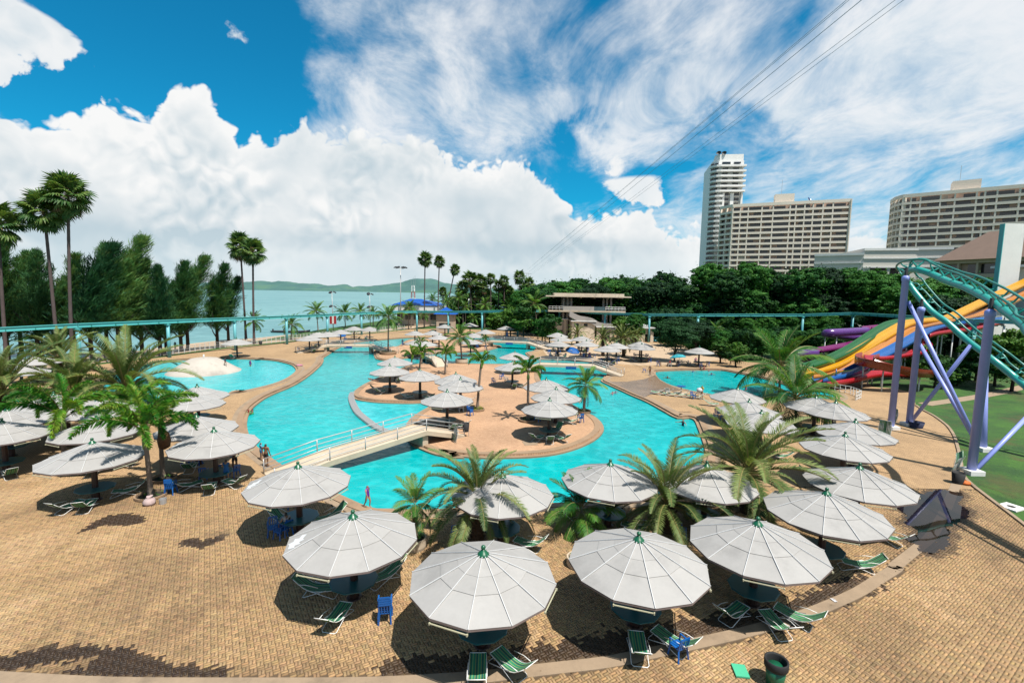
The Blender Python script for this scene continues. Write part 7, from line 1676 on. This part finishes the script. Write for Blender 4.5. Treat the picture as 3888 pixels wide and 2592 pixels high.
# bins
d = LAY['bin_fg']; t = thing('waste_bin', 'green waste bin with a black rim standing on the paving outside the kerb band', 'bin', (d[0], d[1] - .1, 0))
MB().lathe([(.24, 0), (.30, .62)], 18).build('bin_body', pm('bin_green', (.01, .16, .08), .4, .2, 3.), t, True); MB().lathe([(.31, .58), (.345, .62), (.345, .84), (.31, .86), (.28, .80), (.26, .5)], 18, cap=False).build('rim', MAT['cloth_black'], t, True)
MB().lathe([(.01, .5), (.27, .5)], 18, cap=False).build('inside', MAT['cloth_black'], t)
def bin_(x, y, label, mk, r=.30, h=.7, stand=.0):
    t = thing('waste_bin', label, 'bin', (x, y, 0)); MB().lathe([(r * .8, stand), (r, stand + h), (r * .92, stand + h), (r * .75, stand + .1)], 16, cap=False).build('bin_body', MAT[mk], t, True); MB().lathe([(.01, stand + .08), (r * .8, stand + .05)], 16, cap=False).build('bin_floor', MAT[mk], t)
    if stand:
        for k in range(3): a = TAU * k / 3; MB().tube([(r * .8 * math.cos(a), r * .8 * math.sin(a), 0), (r * .8 * math.cos(a), r * .8 * math.sin(a), stand + h * .6)], .018, 5).build('leg', MAT['rail'], t)
bin_(*LAY['bin_isl'], 'black bin on a thin stand at the island end of the long footbridge', 'cloth_black', .30, .72, .42)
bin_(*LAY['bin_right'], 'black bin below the bundle of folded loungers by the lawn kerb', 'cloth_black', .36, .75)
bin_(*LAY['tub'], 'wide dark blue tub at the foot of the second lavender column', 'cloth_navy', .62, .55)
bin_(-54.6, 101.3, 'small black bin before the beach fence', 'cloth_black', .35, .8)
d = LAY['green_sheet']; tag(MB().box((d[0], d[1], .055), (.42, .52, .05), R(-8)).build('plastic_tray', pm('tray_green', (.10, .62, .36), .4, .06, 3.)), 'pale green plastic tray lying on the paving near the waste bin', 'tray')
t_ = bpy.data.objects['plastic_tray']
d = LAY['orange_bag']; tag(MB().lathe([(.05, 0), (.36, .03), (.30, .16), (.08, .2)], 10).build('orange_bag', MAT['cloth_orange'], None, True, loc=(d[0], d[1], .02)), 'orange and yellow bag lying beside the black bin at the lawn kerb', 'bag')
d = LAY['white_slab']; t = thing('manhole_frame', 'white square slab with a round hole lying on the lawn', 'slab', (d[0], d[1], -.02), R(20)); MB().prism([(-.55, -.45), (.55, -.45), (.55, .45), (-.55, .45)], 0, .08).build('slab', MAT['white'], t); MB().lathe([(.01, .085), (.2, .085)], 14, cap=False).build('hole', MAT['soil'], t)
d = LAY['manhole']; tag(MB().box((d[0], d[1], .008), (1.1, 1.1, .02), R(12)).build('inspection_cover', MAT['concrete']), 'square grey inspection cover in the island paving', 'cover')
d = LAY['tray']; t = thing('foot_stand', 'dark blue tray on a post at the edge of the right-hand pool', 'stand', (d[0], d[1], 0)); MB().lathe([(.35, 0), (.30, .08), (.06, .1), (.06, .8)], 10).build('post', MAT['bridge'], t); MB().lathe([(.1, .78), (.55, .86), (.55, .92)], 14).build('tray', MAT['slide_blue'], t)
# litter and fallen leaves
for k, (x, y, m, lab) in enumerate(((13.0, 17.6, 'cloth_white_', 'crumpled white and pink paper on the paving beside the fourth kerb sunshade'), (10.1, 12.3, 'cloth_black', 'small black scrap lying on the paving beyond the kerb band'), (-10.6, 11.5, 'cloth_white_', 'white scrap on the dark wet paving'))):
    mb = MB(); rr = random.Random(k)
    for j in range(7): mb.add([(rr.uniform(-.15, .15), rr.uniform(-.12, .12), rr.uniform(.015, .07)) for _ in range(3)], [(0, 1, 2)])
    tag(mb.build('litter', MAT[m], None, loc=(x, y, 0)), lab, 'litter')
rs = np.random.RandomState(9); n = 420; X = rs.uniform(-24, 26, n); Y = rs.uniform(10, 30, n); ok = np.ones(n, bool)
for pl in POOLS: ok &= ~inside(X, Y, pl)
lc = leaf_cloud(np.stack([X[ok], Y[ok], np.full(ok.sum(), .022)], 1), np.tile([0, 0, 1.], (ok.sum(), 1)), .045, .5, rs, 'fallen_leaves', MAT['dry_leaf'], .12)
tag(link('fallen_leaves', lc), 'dry fallen leaves scattered over the near paving', 'leaves', kind='stuff')
# beach umbrellas
def parasol(x, y, label, mk, r=1.25, tilt=0.):
    t = thing('beach_umbrella', label, 'umbrella', (x, y, 0), 0); mb = MB()
    for k in range(8):
        a0, a1 = TAU * k / 8, TAU * (k + 1) / 8; c = lambda a, q, z: (q * math.cos(a), q * math.sin(a), z)
        mb.add([c(a0, .02, 2.15), c(a1, .02, 2.15), c(a0, r * .6, 1.98), c(a1, r * .6, 1.98), c(a0, r, 1.62), c(a1, r, 1.62), c(a0, r, 1.50), c(a1, r, 1.50)], [(0, 2, 3, 1), (2, 4, 5, 3), (4, 6, 7, 5)])
    cn = mb.build('canopy', MAT[mk], t, rot=(R(tilt), R(tilt * .6), 0))
    pa = MB()
    for k in (0, 3, 5): a = TAU * (k + .5) / 8; pa.box((r * .66 * math.cos(a), r * .66 * math.sin(a), 1.955), (.30, .14, .02), a + 1.57)
    pa.build('print', MAT['white_plastic'], cn)
    MB().tube([(0, 0, 0), (0, 0, 2.12)], .022, 6).build('pole', MAT['rail'], t); MB().lathe([(.28, 0), (.26, .12), (.05, .16)], 12).build('base', MAT['concrete'], t)
pp_ = LAY['parasols']; parasol(*pp_[0], 'bright blue beach umbrella with white print tilted beside the sand court', 'slide_blue', 1.4, 16); parasol(*pp_[1], 'pale blue beach umbrella under the round tree', 'cloth_cyan', 1.4, -10); parasol(*pp_[2], 'bright blue beach umbrella between the arched footbridge and the beach fence', 'slide_blue', 1.6, 6)
for i, (x, y) in enumerate(LAY['folded_parasol']):
    t = thing('folded_umbrella', ('closed blue umbrella standing behind the far footbridge', 'closed dark blue umbrella standing before the red slide')[i], 'umbrella', (x, y, 0)); MB().lathe([(.04, 2.6), (.14, 1.9), (.30, .9), (.34, .55), (.1, .5)], 10).build('canopy', MAT['slide_blue'], t, True); MB().tube([(0, 0, 0), (0, 0, 2.7)], .03, 6).build('pole', MAT['rail'], t); MB().lathe([(.3, 0), (.28, .12)], 10).build('base', MAT['concrete'], t)
# boats
def boat(x, y, z, rz, L, label, mk):
    t = thing('boat', label, 'boat', (x, y, z), rz); mb = MB(); st = 10
    for i in range(st + 1):
        u = i / st; w = L * .13 * (math.sin(math.pi * min(1, .12 + u * .75)) ** .6); sh = .55 + .5 * (2 * u - 1) ** 2 * (u > .5)
        mb.v += [(L * (u - .5), -w, sh), (L * (u - .5), -w * .6, 0), (L * (u - .5), w * .6, 0), (L * (u - .5), w, sh), (L * (u - .5), w * .9, sh - .02), (L * (u - .5), 0, .2), (L * (u - .5), -w * .9, sh - .02)]
    for i in range(st):
        for j in range(7): a, b = i * 7 + j, i * 7 + (j + 1) % 7; mb.f.append((a, b, b + 7, a + 7)); mb.mi.append(0)
    mb.f += [(6, 5, 4, 3, 2, 1, 0), tuple(st * 7 + j for j in range(7))]; mb.mi += [0, 0]; mb.build('hull', MAT[mk], t, True)
    for k in (-.15, .15): MB().box((L * k, 0, .42), (.3, L * .2, .05)).build('bench', MAT['beige_wall'], t)
    MB().box((-L * .47, 0, .75), (.35, .3, .6)).build('motor', MAT['steel_dark'], t)
boat(LAY['boat'][0], LAY['boat'][1], -1.15, R(-6), 12, 'long dark boat drawn up at the edge of the beach', 'steel_dark')
boat(-49.5, 150, -.9, R(8), 9, 'white boat on the sand behind the beach palms', 'white')
bx, by = LAY['boats'][0]
for k, (dx, dy, z, r_) in enumerate(((0, 0, 0, 10), (2.0, .6, 0, 30), (.8, 1.4, .6, -5))): boat(bx + dx, by + dy + 2, z, R(r_), 3.4, 'small turquoise boat in the pile beside the round tree', 'teal_plastic'); bpy.data.objects[-1] if False else None
for o in bpy.data.objects:
    if o.get('label', '').startswith('small turquoise boat'): o['group'] = 'turquoise boats'
# low fence beside the palm grove, and a railing at the end of the right-hand pool
def low_fence(pts, label, h=1.2, mk='steel_rail', n=26):
    t = thing('low_fence', label, 'fence', (pts[0][0], pts[0][1], 0)); Q = resamp(pts, n)
    pmm = MB().box((0, 0, h / 2), (.06, .06, h)).mesh('post'); pmm.materials.append(MAT[mk])
    for p in Q: link('post', pmm, None, t, (p[0] - pts[0][0], p[1] - pts[0][1], 0))
    for z in (h - .05, h * .5, .15): MB().tube([(p[0] - pts[0][0], p[1] - pts[0][1], z) for p in Q], .03, 5).build('rail', MAT[mk], t)
low_fence([(-6, 128), (2, 126), (8, 124), (12, 120)], 'dark wire fence beside the palm grove')
low_fence([(41.9, 60.9), (43.0, 58.6), (42.6, 56.2), (41.0, 54.9)], 'white pipe railing round the end of the right-hand pool', 1.0, 'tube_white', 12)
low_fence([(58.5, 36.0), (62.0, 37.2), (66, 38.5)], 'thin wire frame on the lawn at the right', 1.1, 'steel_rail', 8)
for i, k in enumerate((0,)):
    tag(MB().box((-43.5, 99.5, .28), (2.2, 1.5, .06), R(10)).build('straw_mat', MAT['dry_leaf']), 'straw mat with a heap of straw drying on the far terrace', 'mat') if False else None
